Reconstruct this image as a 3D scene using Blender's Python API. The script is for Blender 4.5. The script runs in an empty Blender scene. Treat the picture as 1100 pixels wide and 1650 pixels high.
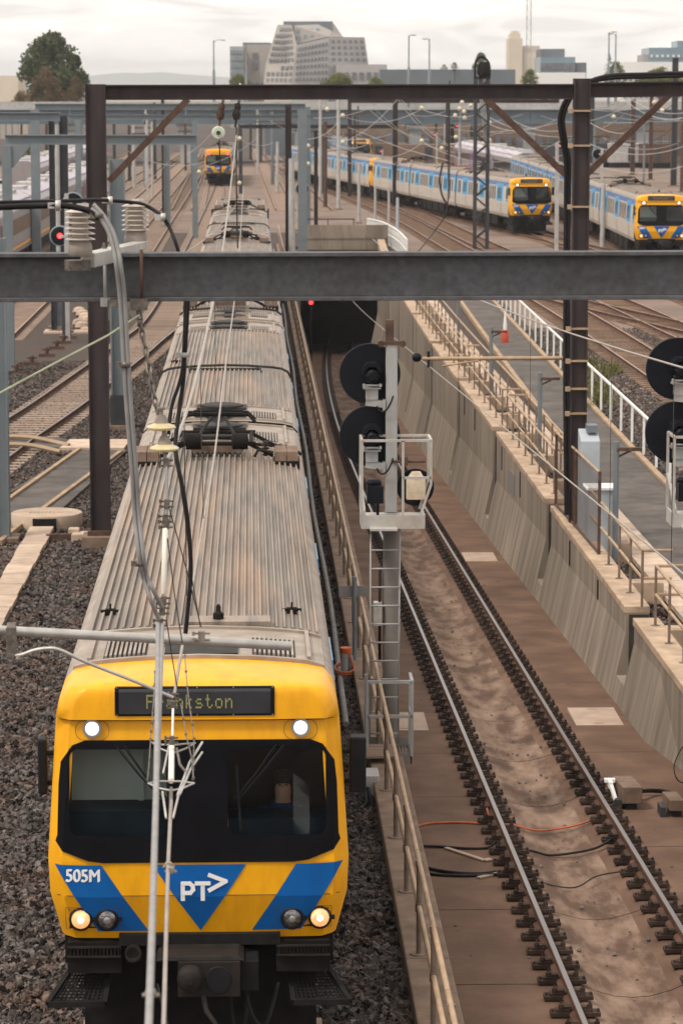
import bpy, bmesh, math, random
from mathutils import Vector, Matrix
random.seed(7)
V = Vector
sc = bpy.context.scene
COL = sc.collection
# ---------------------------------------------------------------- camera
FPX, CX, CY = 4700.0, 550.0, 825.0
CAMH = 9.7
PITCH = math.atan(670 / 4700.0)
YAW = math.radians(1.78)
cd = bpy.data.cameras.new('camera'); cam = bpy.data.objects.new('camera', cd); COL.objects.link(cam)
cam.location = (0, 0, CAMH)
cam.rotation_euler = (math.pi / 2 - PITCH, 0, -YAW)
cd.sensor_fit = 'VERTICAL'; cd.sensor_height = 36.0; cd.sensor_width = 24.0
cd.lens = 36.0 * FPX / 1650.0
cd.clip_start = 0.5; cd.clip_end = 60000
cd.dof.use_dof = True; cd.dof.focus_distance = 31.5; cd.dof.aperture_fstop = 5.0
sc.camera = cam
FW = V((math.sin(YAW) * math.cos(PITCH), math.cos(YAW) * math.cos(PITCH), -math.sin(PITCH)))
RT = V((math.cos(YAW), -math.sin(YAW), 0))
UP = RT.cross(FW)
CAM = V((0, 0, CAMH))
def ray(px, py): return FW + RT * ((px - CX) / FPX) + UP * ((CY - py) / FPX)
def D(px, py, d): return CAM + ray(px, py) * d            # point seen at a photo pixel, d metres ahead
def G(px, py, z=0.0):                                     # point seen at a photo pixel, on the level z
    r = ray(px, py); return CAM + r * ((z - CAMH) / r.z)
# ---------------------------------------------------------------- sky, sun, exposure
SUN_EL, SUN_AZ = math.radians(56), math.radians(238)      # azimuth clockwise from +Y: from the left, a little behind
w = bpy.data.worlds.new('World'); sc.world = w; w.use_nodes = True
nt = w.node_tree; N = nt.nodes; L = nt.links
bg = N['Background']; bg.inputs['Strength'].default_value = 0.148
sky = N.new('ShaderNodeTexSky'); sky.sky_type = 'NISHITA'; sky.sun_disc = False
sky.sun_elevation = SUN_EL; sky.sun_rotation = SUN_AZ; sky.dust_density = 3
tc = N.new('ShaderNodeTexCoord')
mp = N.new('ShaderNodeMapping'); mp.inputs['Scale'].default_value = (6.0, 6.0, 34.0); mp.inputs['Location'].default_value = (1.3, 0.4, 2.1)
n1 = N.new('ShaderNodeTexNoise'); n1.inputs['Scale'].default_value = 2.6; n1.inputs['Detail'].default_value = 6; n1.inputs['Roughness'].default_value = .55; n1.inputs['Distortion'].default_value = 1.1
r1 = N.new('ShaderNodeValToRGB'); r1.color_ramp.interpolation = 'EASE'
cr = r1.color_ramp; cr.elements[0].position = .36; cr.elements[0].color = (7.5, 7.05, 6.75, 1); cr.elements[1].position = .66; cr.elements[1].color = (11.6, 11.1, 10.0, 1)
e = cr.elements.new(.5); e.color = (9.1, 8.6, 8.1, 1)
mx = N.new('ShaderNodeMix'); mx.data_type = 'RGBA'; mx.inputs['Factor'].default_value = .9
L.new(tc.outputs['Generated'], mp.inputs['Vector']); L.new(mp.outputs[0], n1.inputs['Vector']); L.new(n1.outputs['Fac'], r1.inputs[0])
L.new(sky.outputs[0], mx.inputs['A']); L.new(r1.outputs[0], mx.inputs['B']); L.new(mx.outputs['Result'], bg.inputs['Color'])
sd = bpy.data.lights.new('sun', 'SUN'); so = bpy.data.objects.new('sun', sd); COL.objects.link(so)
sd.energy = 2.7; sd.angle = math.radians(11); sd.color = (1.0, .93, .82)
sdir = V((math.sin(SUN_AZ) * math.cos(SUN_EL), math.cos(SUN_AZ) * math.cos(SUN_EL), math.sin(SUN_EL)))
so.rotation_euler = sdir.to_track_quat('Z', 'Y').to_euler(); so.location = sdir * 200
sc.view_settings.view_transform = 'Standard'; sc.view_settings.look = 'None'
sc.view_settings.exposure = 0.0; sc.view_settings.gamma = 1.0; sc.view_settings.use_curve_mapping = False
try:
    sc.cycles.max_bounces = 6; sc.cycles.transparent_max_bounces = 12; sc.cycles.use_denoising = True; sc.cycles.volume_bounces = 0
except Exception: pass

# ---------------------------------------------------------------- materials
def rgb(h):                                               # sRGB hex -> linear
    h = h.lstrip('#'); c = [int(h[i:i + 2], 16) / 255 for i in (0, 2, 4)]
    return tuple(x / 12.92 if x <= .04045 else ((x + .055) / 1.055) ** 2.4 for x in c)
def mat(name, col, rough=.6, metal=0., var=.2, scale=4., dirt=None, dscale=2., damt=.5, bump=0., bscale=40., stretch=(1, 1, 1), space='Object', coat=0., emit=None, est=1., rnd=0., spec=.5):
    m = bpy.data.materials.new(name); m.use_nodes = True
    t = m.node_tree; n = t.nodes; l = t.links; b = n['Principled BSDF']
    b.inputs['Roughness'].default_value = rough; b.inputs['Metallic'].default_value = metal
    b.inputs['Specular IOR Level'].default_value = spec if (metal > .3 or coat or rough < .4) else spec * .3
    if coat: b.inputs['Coat Weight'].default_value = coat; b.inputs['Coat Roughness'].default_value = .12
    if emit:
        b.inputs['Emission Color'].default_value = (*emit, 1); b.inputs['Emission Strength'].default_value = est
    if space == 'World':
        g = n.new('ShaderNodeNewGeometry'); src = g.outputs['Position']
    else:
        g = n.new('ShaderNodeTexCoord'); src = g.outputs['Object']
    mpg = n.new('ShaderNodeMapping'); mpg.inputs['Scale'].default_value = stretch; l.new(src, mpg.inputs['Vector'])
    nz = n.new('ShaderNodeTexNoise'); nz.inputs['Scale'].default_value = scale; nz.inputs['Detail'].default_value = 5; l.new(mpg.outputs[0], nz.inputs['Vector'])
    rp = n.new('ShaderNodeValToRGB'); rp.color_ramp.elements[0].position = .3; rp.color_ramp.elements[1].position = .72
    rp.color_ramp.elements[0].color = (*[c * (1 - var) for c in col], 1); rp.color_ramp.elements[1].color = (*[min(1, c * (1 + var)) for c in col], 1)
    l.new(nz.outputs['Fac'], rp.inputs[0]); out = rp.outputs[0]
    if dirt:
        nd = n.new('ShaderNodeTexNoise'); nd.inputs['Scale'].default_value = dscale; nd.inputs['Detail'].default_value = 7; nd.inputs['Roughness'].default_value = .68; l.new(mpg.outputs[0], nd.inputs['Vector'])
        rd = n.new('ShaderNodeValToRGB'); rd.color_ramp.elements[0].position = .45; rd.color_ramp.elements[1].position = .68
        rd.color_ramp.elements[0].color = (0, 0, 0, 1); rd.color_ramp.elements[1].color = (damt, damt, damt, 1)
        l.new(nd.outputs['Fac'], rd.inputs[0])
        mm = n.new('ShaderNodeMix'); mm.data_type = 'RGBA'; l.new(rd.outputs[0], mm.inputs['Factor']); l.new(out, mm.inputs['A']); mm.inputs['B'].default_value = (*dirt, 1); out = mm.outputs['Result']
    if rnd:
        oi = n.new('ShaderNodeObjectInfo'); hs = n.new('ShaderNodeHueSaturation'); mr = n.new('ShaderNodeMapRange')
        mr.inputs['To Min'].default_value = 1 - rnd; mr.inputs['To Max'].default_value = 1 + rnd
        l.new(oi.outputs['Random'], mr.inputs[0]); l.new(mr.outputs[0], hs.inputs['Value']); l.new(out, hs.inputs['Color']); out = hs.outputs[0]
    l.new(out, b.inputs['Base Color'])
    if bump:
        nb = n.new('ShaderNodeTexNoise'); nb.inputs['Scale'].default_value = bscale; nb.inputs['Detail'].default_value = 4; l.new(mpg.outputs[0], nb.inputs['Vector'])
        bp = n.new('ShaderNodeBump'); bp.inputs['Strength'].default_value = bump; bp.inputs['Distance'].default_value = .02; l.new(nb.outputs['Fac'], bp.inputs['Height']); l.new(bp.outputs[0], b.inputs['Normal'])
    return m
def glass(name, tint=(.5, .53, .53), dark=.35, rough=.03):
    m = bpy.data.materials.new(name); m.use_nodes = True; t = m.node_tree; n = t.nodes; l = t.links
    n.remove(n['Principled BSDF']); o = n['Material Output']
    tr = n.new('ShaderNodeBsdfTransparent'); tr.inputs[0].default_value = (*[c * dark for c in tint], 1)
    gl = n.new('ShaderNodeBsdfGlossy'); gl.inputs['Roughness'].default_value = rough
    nzz = n.new('ShaderNodeTexNoise'); nzz.inputs['Scale'].default_value = 6; rr = n.new('ShaderNodeMapRange'); rr.inputs['To Min'].default_value = rough; rr.inputs['To Max'].default_value = rough + .05
    l.new(nzz.outputs['Fac'], rr.inputs[0]); l.new(rr.outputs[0], gl.inputs['Roughness'])
    fr = n.new('ShaderNodeFresnel'); fr.inputs[0].default_value = 1.5
    mxs = n.new('ShaderNodeMixShader'); l.new(fr.outputs[0], mxs.inputs[0]); l.new(tr.outputs[0], mxs.inputs[1]); l.new(gl.outputs[0], mxs.inputs[2]); l.new(mxs.outputs[0], o.inputs[0])
    return m
M = {}
M['ballast'] = mat('ballast', (.072, .06, .054), .95, var=.55, scale=14, dirt=(.1, .055, .036), dscale=.35, damt=.6, bump=1., bscale=16, space='World')
M['stone'] = mat('stone', (.088, .076, .071), .92, var=.35, scale=7, rnd=.95, dirt=(.12, .06, .038), dscale=1.2, damt=.5, space='World')
M['yard'] = mat('yard_ballast', (.215, .16, .132), .95, var=.3, scale=9, dirt=(.1, .07, .055), dscale=.12, damt=.75, bump=.8, bscale=14, space='World')
M['slab'] = mat('slab_concrete', (.145, .086, .059), .85, var=.3, scale=1.1, dirt=(.1, .06, .043), dscale=1.6, damt=.6, bump=.35, bscale=30, stretch=(1, .75, 1), space='World')
M['gutter'] = mat('gutter_concrete', (.14, .086, .061), .85, var=.45, scale=1.9, dirt=(.33, .24, .18), dscale=1.9, damt=.6, bump=.25, bscale=11, stretch=(1.3, .45, 1), space='World')
M['hatch'] = mat('hatch_concrete', (.4, .3, .235), .85, var=.15, scale=3, bump=.2, space='World')
M['wall'] = mat('wall_concrete', (.27, .223, .18), .85, var=.34, scale=2.2, dirt=(.1, .08, .064), dscale=1.1, damt=.8, bump=.3, bscale=8, stretch=(1, 2.4, .22), space='World', rnd=.16)
M['coping'] = mat('coping_concrete', (.43, .315, .225), .85, var=.25, scale=2.5, dirt=(.24, .165, .115), dscale=1.5, damt=.6, bump=.25, bscale=20, space='World')
M['kerb'] = mat('kerb_concrete', (.22, .155, .113), .85, var=.3, scale=3, dirt=(.16, .115, .085), dscale=1.6, damt=.6, bump=.3, bscale=14, space='World')
M['kerb_edge'] = mat('path_edging', (.38, .27, .18), .8, var=.3, scale=3, dirt=(.2, .14, .08), dscale=1.5, damt=.6, space='World')
M['paver'] = mat('paver_concrete', (.5, .385, .3), .85, var=.15, scale=3, dirt=(.3, .21, .15), dscale=1.2, damt=.5, rnd=.12, bump=.15, space='World')
M['asphalt'] = mat('asphalt', (.095, .083, .077), .9, var=.2, scale=2.5, dirt=(.19, .165, .145), dscale=.7, damt=.5, bump=.4, bscale=60, stretch=(1, 1, 1), space='World')
M['rail_side'] = mat('rail_rust', (.11, .06, .042), .8, var=.35, scale=3, space='World')
M['rail_top'] = mat('rail_polished', (.25, .225, .22), .38, 1.0, var=.12, scale=2, stretch=(4, .3, 4), space='World')
M['rail_top_dull'] = mat('rail_dull', (.4, .27, .2), .45, .5, var=.25, scale=2, stretch=(4, .3, 4), space='World')
M['chair_iron'] = mat('chair_iron', (.05, .033, .026), .7, .2, var=.4, scale=9, rnd=.3)
M['sleeper'] = mat('sleeper_concrete', (.36, .27, .215), .9, var=.2, scale=4, dirt=(.2, .13, .09), dscale=2, damt=.6, rnd=.15)
M['sleeper_wood'] = mat('sleeper_timber', (.23, .15, .105), .9, var=.35, scale=4, rnd=.25, stretch=(.4, 3, 3))
M['roof'] = mat('roof_metal', (.255, .215, .182), .48, .15, var=.3, scale=3.2, dirt=(.38, .245, .16), dscale=.8, damt=.7, stretch=(2.2, .16, 1), spec=.5, bump=.12, bscale=5)
M['roof_trim'] = mat('roof_trim', (.34, .285, .24), .5, .15, var=.18, scale=4, dirt=(.22, .16, .12), dscale=2.5, damt=.6)
M['roof_dark'] = mat('roof_dark', (.03, .027, .025), .6, .2, var=.4, scale=6)
M['roof_brown'] = mat('equipment_box_brown', (.17, .115, .085), .7, var=.3, scale=5)
M['steel_body'] = mat('carriage_side', (.62, .56, .5), .42, .3, var=.1, scale=2, dirt=(.4, .32, .26), dscale=1.2, damt=.4, stretch=(1, 1, 3))
M['blue'] = mat('train_blue', (.007, .105, .36), .42, var=.1, scale=3, spec=.3)
M['blue_side'] = mat('train_blue_side', (.07, .35, .6), .4, var=.12, scale=3, coat=.2)
M['blue_dull'] = mat('cantrail_blue', (.1, .19, .38), .5, var=.15, scale=2)
M['yellow'] = mat('train_yellow', (.83, .385, .004), .42, var=.05, scale=2, coat=.08, spec=.3, dirt=(.58, .235, .008), dscale=3.5, damt=.45, stretch=(1.6, 1, .5))
M['black'] = mat('black_gloss', (.006, .006, .008), .42, var=.3, scale=3, spec=.25)
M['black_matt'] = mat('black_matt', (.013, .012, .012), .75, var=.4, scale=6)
M['rubber'] = mat('black_rubber', (.012, .012, .014), .55, var=.3, scale=6)
M['under'] = mat('underframe', (.011, .009, .008), .8, var=.45, scale=5)
M['coupler'] = mat('coupler_steel', (.024, .02, .018), .65, .1, var=.35, scale=7)
M['white_paint'] = mat('white_paint', (.78, .78, .76), .5, var=.06, scale=6)
M['decal'] = mat('white_decal', (.8, .8, .8), .5, var=.04, scale=6)
M['silver_rim'] = mat('silver_rim', (.45, .45, .46), .35, .8, var=.1, scale=8)
M['lens_dark'] = mat('headlight_lens', (.22, .21, .21), .12, .8, var=.5, scale=22)
M['lit_white'] = mat('marker_lamp_lit', (.9, .9, .9), .4, emit=(1, .98, .94), est=1.6)
M['lit_warm'] = mat('headlamp_lit', (.8, .5, .3), .3, emit=(1, .45, .14), est=.75, var=.4, scale=20)
M['lit_core'] = mat('headlamp_filament', (1, .9, .7), .3, emit=(1, .75, .45), est=1.6)
M['lit_red'] = mat('red_lamp_lit', (.8, .03, .03), .4, emit=(1, .045, .05), est=3.0)
M['led'] = mat('amber_led', (.2, .19, .08), .5, emit=(.62, .55, .16), est=.2)
M['sign_face'] = mat('sign_face', (.02, .02, .024), .32, var=.3, scale=4)
M['glass_cab'] = glass('cab_glass', (.9, .95, .93), .93, .02)
M['glass_side'] = mat('window_glass', (.03, .033, .035), .12, var=.5, scale=1.2)
M['glass_frame'] = mat('window_frame', (.35, .33, .3), .5, .5, var=.1)
M['cab_wall'] = mat('cab_lining', (.46, .5, .48), .6, var=.06, scale=2)
M['cab_dark'] = mat('cab_dark', (.03, .025, .022), .7, var=.3, scale=3)
M['desk'] = mat('cab_desk', (.012, .022, .035), .5, var=.2, scale=3)
M['skin'] = mat('skin', (.42, .24, .17), .6, var=.1, scale=8)
M['navy'] = mat('navy_cloth', (.02, .035, .09), .85, var=.2, scale=20)
M['hair'] = mat('hair', (.03, .02, .015), .7, var=.3, scale=30)
M['galv'] = mat('galvanised_beam', (.1, .1, .107), .6, .1, var=.22, scale=22, dirt=(.06, .052, .048), dscale=2.4, damt=.5, stretch=(.8, 1, .8), bump=.2, bscale=40)
M['galv_light'] = mat('galvanised_light', (.5, .485, .46), .5, .45, var=.16, scale=7, dirt=(.33, .27, .22), dscale=3, damt=.4)
M['pipe_grey'] = mat('pipe_grey', (.2, .185, .175), .6, var=.25, scale=5)
M['cable_grey'] = mat('cable_grey', (.3, .29, .285), .6, .2, var=.12, scale=10)
M['cable_black'] = mat('cable_black', (.014, .012, .013), .5, var=.2, scale=8)
M['wire_bare'] = mat('wire_bare', (.4, .35, .3), .45, .6, var=.15, scale=5)
M['wire_dark'] = mat('wire_dark', (.05, .042, .038), .6, .3, var=.2, scale=8)
M['wire_green'] = mat('wire_green', (.4, .42, .3), .55, .3, var=.2, scale=5)
M['fitting'] = mat('clamp_metal', (.17, .145, .125), .5, .6, var=.4, scale=30)
M['porcelain'] = mat('porcelain', (.56, .49, .42), .3, var=.14, scale=4, coat=.3, dirt=(.34, .27, .21), dscale=7, damt=.45)
M['porcelain_base'] = mat('insulator_cap', (.3, .255, .22), .65, var=.2, scale=10)
M['disc_cream'] = mat('disc_cream', (.62, .53, .29), .35, var=.12, scale=8, coat=.3)
M['white_rod'] = mat('white_insulator', (.82, .77, .68), .4, var=.06, scale=8)
M['disc_glass'] = mat('disc_glass', (.6, .66, .54), .25, var=.1, coat=.5)
M['lit_red_far'] = mat('tail_lamp_lit', (.8, .03, .03), .4, emit=(1, .04, .04), est=5.)
M['ball_cream'] = mat('ball_cream', (.6, .53, .38), .4, var=.05)
M['brown_steel'] = mat('brown_steel', (.048, .039, .041), .6, .2, var=.25, scale=3, dirt=(.07, .04, .028), dscale=4, damt=.5, stretch=(1, 1, .3))
M['rust_steel'] = mat('rust_steel', (.1, .06, .046), .75, .1, var=.35, scale=5)
M['grey_steel'] = mat('grey_blue_steel', (.175, .205, .222), .55, .2, var=.12, scale=2, dirt=(.18, .17, .16), dscale=2, damt=.35)
M['dark_steel'] = mat('dark_steel', (.05, .052, .057), .6, .2, var=.2, scale=3)
M['pale_steel'] = mat('pale_steel', (.42, .41, .4), .6, .1, var=.14, scale=2, dirt=(.26, .19, .15), dscale=3, damt=.35)
M['mast_grey'] = mat('signal_mast_grey', (.38, .385, .38), .55, .25, var=.14, scale=3, dirt=(.3, .22, .17), dscale=4, damt=.45, stretch=(1, 1, .3))
M['mast_low'] = mat('signal_mast_concrete', (.21, .19, .17), .7, var=.16, scale=3)
M['cage'] = mat('cage_paint', (.46, .44, .41), .5, .2, var=.12, scale=4, dirt=(.38, .27, .19), dscale=5, damt=.5)
M['handrail'] = mat('handrail_tan', (.43, .3, .195), .55, .2, var=.2, scale=4, dirt=(.3, .21, .15), dscale=3, damt=.6)
M['handpost'] = mat('handrail_post', (.21, .155, .12), .65, .2, var=.3, scale=5)
M['signal_black'] = mat('signal_black', (.0065, .008, .012), .5, var=.25, scale=4)
M['signal_rim'] = mat('signal_rim', (.25, .3, .33), .5, var=.1)
M['cream_box'] = mat('cream_box', (.6, .5, .37), .6, var=.15, scale=6, dirt=(.3, .17, .1), dscale=5, damt=.5)
M['cabinet'] = mat('cabinet_grey', (.40, .44, .48), .5, var=.06, scale=3, dirt=(.36, .36, .35), dscale=1.2, damt=.5)
M['joint_and_slot_shade'] = mat('joint_filler_and_shade', (.05, .042, .036), .9, var=.3, scale=6)  # fills the panel joints and paints shade into the wall slots
M['orange'] = mat('orange_plastic', (.62, .14, .03), .5, var=.15, scale=8)
M['orange_cable'] = mat('orange_cable', (.42, .11, .05), .55, var=.2, scale=6)
M['red_plastic'] = mat('red_plastic', (.55, .09, .05), .5, var=.1)
M['plate_grey'] = mat('plate_grey', (.25, .24, .235), .55, .3, var=.1)
M['timber'] = mat('old_timber', (.27, .19, .145), .9, var=.3, scale=3, stretch=(.5, 6, 6))
M['mesh_wire'] = mat('mesh_wire', (.1, .07, .055), .7, .2, var=.3)
M['weed'] = mat('weed_leaf', (.12, .125, .035), .8, var=.4, scale=6)
M['leaf_dark'] = mat('leaf_dark', (.06, .075, .03), .8, var=.5, scale=.5, space='World')
M['leaf_brown'] = mat('leaf_brown', (.13, .085, .045), .8, var=.45, scale=.5, space='World')
M['leaf_mid'] = mat('leaf_mid', (.115, .13, .03), .8, var=.45, scale=.4, space='World')
M['bark'] = mat('bark', (.09, .065, .045), .9, var=.3, scale=3)
M['bridge_steel'] = mat('bridge_girder', (.11, .14, .165), .6, var=.16, scale=.3, space='World')
M['bridge_deck'] = mat('bridge_concrete', (.38, .39, .39), .8, var=.14, scale=.3, space='World')
M['facade_pale'] = mat('facade_pale', (.36, .325, .3), .8, var=.06, scale=.1, space='World')
M['facade_grey'] = mat('facade_grey', (.36, .34, .335), .8, var=.06, scale=.1, space='World')
M['facade_beige'] = mat('facade_beige', (.6, .52, .42), .85, var=.08, scale=.12, space='World')
M['facade_white'] = mat('facade_white', (.74, .72, .69), .8, var=.05, scale=.1, space='World')
M['facade_dark'] = mat('facade_dark', (.13, .15, .17), .6, var=.15, scale=.1, space='World')
M['facade_glass'] = mat('facade_glass', (.16, .23, .28), .25, var=.2, scale=.08, space='World')
M['win_far'] = mat('far_window', (.12, .125, .14), .3, var=.3, scale=.3, space='World')
M['hill'] = mat('hill', (.1, .13, .12), .95, var=.15, scale=.002, space='World')
M['purple'] = mat('train_purple', (.2, .08, .24), .45, var=.1)
M['train_white'] = mat('train_white', (.42, .38, .41), .45, var=.06)
M['train_silver'] = mat('train_silver', (.3, .265, .265), .4, .4, var=.1, scale=2)
M['wheel'] = mat('wheel_steel', (.09, .075, .065), .6, .5, var=.3)
M['car_white'] = mat('car_paint_white', (.7, .7, .7), .3, var=.04, coat=.5)
M['car_dark'] = mat('car_paint_dark', (.03, .05, .06), .3, var=.1, coat=.5)
M['drum_white'] = M['white_paint']

# ---------------------------------------------------------------- mesh builder
class MB:
    def __init__(s): s.v = []; s.f = []; s.fm = []; s.fs = []; s.m = 0
    def mi(s, i): s.m = i; return s
    def face(s, idx, smooth=False): s.f.append(tuple(idx)); s.fm.append(s.m); s.fs.append(smooth)
    def poly(s, pts, smooth=False):
        n = len(s.v); s.v += [tuple(p) for p in pts]; s.face(range(n, n + len(pts)), smooth)
    def box(s, x0, x1, y0, y1, z0, z1):
        n = len(s.v); s.v += [(x0, y0, z0), (x1, y0, z0), (x1, y1, z0), (x0, y1, z0), (x0, y0, z1), (x1, y0, z1), (x1, y1, z1), (x0, y1, z1)]
        for q in ((0, 3, 2, 1), (4, 5, 6, 7), (0, 1, 5, 4), (1, 2, 6, 5), (2, 3, 7, 6), (3, 0, 4, 7)): s.face([n + i for i in q])
        return s
    def hexa(s, b, t):                                    # 4 bottom points, 4 top points
        n = len(s.v); s.v += [tuple(p) for p in b] + [tuple(p) for p in t]
        for q in ((0, 3, 2, 1), (4, 5, 6, 7), (0, 1, 5, 4), (1, 2, 6, 5), (2, 3, 7, 6), (3, 0, 4, 7)): s.face([n + i for i in q])
        return s
    def bar(s, p, q, wx, wz, up=(0, 0, 1)):               # square bar between two points
        p, q = V(p), V(q); d = (q - p).normalized(); u = V(up)
        if abs(d.dot(u)) > .98: u = V((0, 1, 0))
        a = d.cross(u).normalized() * wx / 2; b = a.normalized().cross(d).normalized() * wz / 2
        return s.hexa([p - a - b, p + a - b, p + a + b, p - a + b], [q - a - b, q + a - b, q + a + b, q - a + b])
    def tube(s, pts, r, n=8, closed=False):
        pts = [V(p) for p in pts]; k = len(pts); base = len(s.v); u = None
        rr = r if isinstance(r, (list, tuple)) else [r] * k
        for i, p in enumerate(pts):
            if closed: d = pts[(i + 1) % k] - pts[i - 1]
            else: d = pts[min(i + 1, k - 1)] - pts[max(i - 1, 0)]
            d.normalize()
            if u is None:
                u = V((0, 0, 1)) if abs(d.z) < .9 else V((1, 0, 0))
            a = d.cross(u); 
            if a.length < 1e-6: a = d.cross(V((1, .3, .1)))
            a.normalize(); u = a.cross(d).normalized()
            for j in range(n):
                t = 2 * math.pi * j / n; s.v.append(tuple(p + a * (math.cos(t) * rr[i]) + u * (math.sin(t) * rr[i])))
        for i in range(k if closed else k - 1):
            for j in range(n):
                a0 = base + i * n + j; a1 = base + i * n + (j + 1) % n; i2 = (i + 1) % k
                s.face((a0, a1, base + i2 * n + (j + 1) % n, base + i2 * n + j), n > 5)
        if not closed:
            s.face([base + j for j in range(n)][::-1]); s.face([base + (k - 1) * n + j for j in range(n)])
        return s
    def lathe(s, prof, c=(0, 0, 0), ax='z', n=16, smooth=True):   # prof: (r, h) list
        base = len(s.v); c = V(c)
        for r, h in prof:
            for j in range(n):
                t = 2 * math.pi * j / n; x, y = r * math.cos(t), r * math.sin(t)
                p = {'z': (x, y, h), 'y': (x, h, y), 'x': (h, x, y)}[ax]; s.v.append(tuple(c + V(p)))
        for i in range(len(prof) - 1):
            for j in range(n):
                q = (base + i * n + j, base + i * n + (j + 1) % n, base + (i + 1) * n + (j + 1) % n, base + (i + 1) * n + j)
                s.face(q if ax != 'y' else q[::-1], smooth)
        a = [base + j for j in range(n)]; b = [base + (len(prof) - 1) * n + j for j in range(n)]
        s.face(a[::-1] if ax != 'y' else a); s.face(b if ax != 'y' else b[::-1])
        return s
    def sweep(s, prof, path, caps=True, mats=None):       # prof: (x, z) polygon; path: (point, right vector) list
        k = len(prof); base = len(s.v)
        for p, rgt in path:
            for x, z in prof: s.v.append(tuple(V(p) + V(rgt) * x + V((0, 0, z))))
        for i in range(len(path) - 1):
            for j in range(k):
                if mats: s.m = mats[j]
                s.face((base + i * k + j, base + i * k + (j + 1) % k, base + (i + 1) * k + (j + 1) % k, base + (i + 1) * k + j))
        if caps:
            s.face([base + j for j in range(k)][::-1]); s.face([base + (len(path) - 1) * k + j for j in range(k)])
        return s
    def prism(s, poly, f0, f1):                            # 2-D polygon mapped by two functions to near and far faces
        n = len(s.v); k = len(poly); s.v += [tuple(f0(*p)) for p in poly] + [tuple(f1(*p)) for p in poly]
        s.face(range(n, n + k)); s.face(range(n + 2 * k - 1, n + k - 1, -1))
        for j in range(k): s.face((n + j, n + k + j, n + k + (j + 1) % k, n + (j + 1) % k))
        return s
    def mesh(s, name, mats, off=(0, 0, 0)):
        me = bpy.data.meshes.new(name); o = V(off)
        me.from_pydata([(x - o.x, y - o.y, z - o.z) for x, y, z in s.v], [], s.f)
        mats = mats if isinstance(mats, (list, tuple)) else [mats]
        for m in mats: me.materials.append(M[m] if isinstance(m, str) else m)
        if len(mats) > 1: me.polygons.foreach_set('material_index', s.fm)
        me.polygons.foreach_set('use_smooth', s.fs)
        bm = bmesh.new(); bm.from_mesh(me); bmesh.ops.recalc_face_normals(bm, faces=bm.faces[:])
        for ed in bm.edges:
            if len(ed.link_faces) == 2 and ed.calc_face_angle(0) > .9: ed.smooth = False
        bm.to_mesh(me); bm.free(); me.update()
        return me
def worldloc(o):
    p = V((0, 0, 0))
    while o is not None: p += o.location; o = o.parent
    return p
def link(name, me, parent=None, loc=(0, 0, 0), rz=0):
    o = bpy.data.objects.new(name, me); COL.objects.link(o); o.parent = parent; o.location = loc
    if rz: o.rotation_euler = (0, 0, rz)
    return o
def part(name, mb, mats, parent, label=None, kind=None, local=False, bevel=0):
    off = (0, 0, 0) if local else worldloc(parent)
    o = link(name, mb.mesh(name, mats, off), parent)
    if label: o['label'] = label
    if kind: o['kind'] = kind
    if bevel: bv = o.modifiers.new('bevel', 'BEVEL'); bv.width = bevel; bv.segments = 2; bv.limit_method = 'ANGLE'
    return o
def tag(o, label, cat, group=None):
    o['label'] = label; o['category'] = cat
    if group: o['group'] = group
    return o
def thing(name, label, cat, loc=(0, 0, 0), group=None, rz=0): return tag(link(name, None, None, loc, rz), label, cat, group)
def one(name, mb, mats, label, cat, loc=(0, 0, 0), group=None):     # a thing that is one mesh
    return tag(link(name, mb.mesh(name, mats, loc), None, loc), label, cat, group)
def structure(name, mb, mats, kind='structure'):
    o = link(name, mb.mesh(name, mats)); o['kind'] = kind; return o
def copy_tree(o, parent=None):
    c = o.copy(); COL.objects.link(c)
    if parent is not None: c.parent = parent
    for ch in list(o.children): copy_tree(ch, c)
    return c
def text_mesh(body, size, bold=.0, depth=.002):
    cu = bpy.data.curves.new('text', 'FONT'); cu.body = body; cu.size = size; cu.extrude = depth; cu.offset = bold; cu.align_x = 'CENTER'; cu.align_y = 'CENTER'
    ob = bpy.data.objects.new('text', cu); COL.objects.link(ob)
    dg = bpy.context.evaluated_depsgraph_get(); me = bpy.data.meshes.new_from_object(ob.evaluated_get(dg))
    bpy.data.objects.remove(ob); return me
def arc(pts, n=10):                                       # smooth curve through points (Catmull-Rom)
    pts = [V(p) for p in pts]; P = [2 * pts[0] - pts[1]] + pts + [2 * pts[-1] - pts[-2]]; out = []
    for i in range(1, len(P) - 2):
        for j in range(n):
            t = j / n; a, b, c, d = P[i - 1:i + 3]
            out.append(.5 * ((2 * b) + (c - a) * t + (2 * a - 5 * b + 4 * c - d) * t * t + (3 * b - a - 3 * c + d) * t ** 3))
    out.append(pts[-1]); return out
# ---------------------------------------------------------------- suburban train
def lerp_tab(tab, z):
    if z <= tab[0][0]: return tab[0][1]
    for (a, b), (c, d) in zip(tab, tab[1:]):
        if z <= c: return b + (d - b) * (z - a) / (c - a)
    return tab[-1][1]
BODY = [(0.98, 1.42), (1.2, 1.5), (1.94, 1.515), (3.1, 1.44), (3.38, 1.42), (3.54, 1.38), (3.64, 1.28), (3.676, 1.1), (3.70, .85), (3.72, .55), (3.735, 0.)]
SHELLW = [(1.14, 1.39), (1.59, 1.5)] + BODY[2:-1] + [(3.735, .15)]
FY = [(1.14, .12), (1.59, 0), (1.94, 0), (3.1, .1), (3.32, .13), (3.345, .07), (3.62, .09), (3.66, .11), (3.69, .2), (3.708, .34), (3.722, .52), (3.735, .8)]
def chamfer(d): return lerp_tab([(0, .24), (.05, .11), (.15, .025), (.4, 0)], d)
def roofz(x): return lerp_tab([(w_, z_) for z_, w_ in BODY[::-1]][:7], abs(x))
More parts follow.
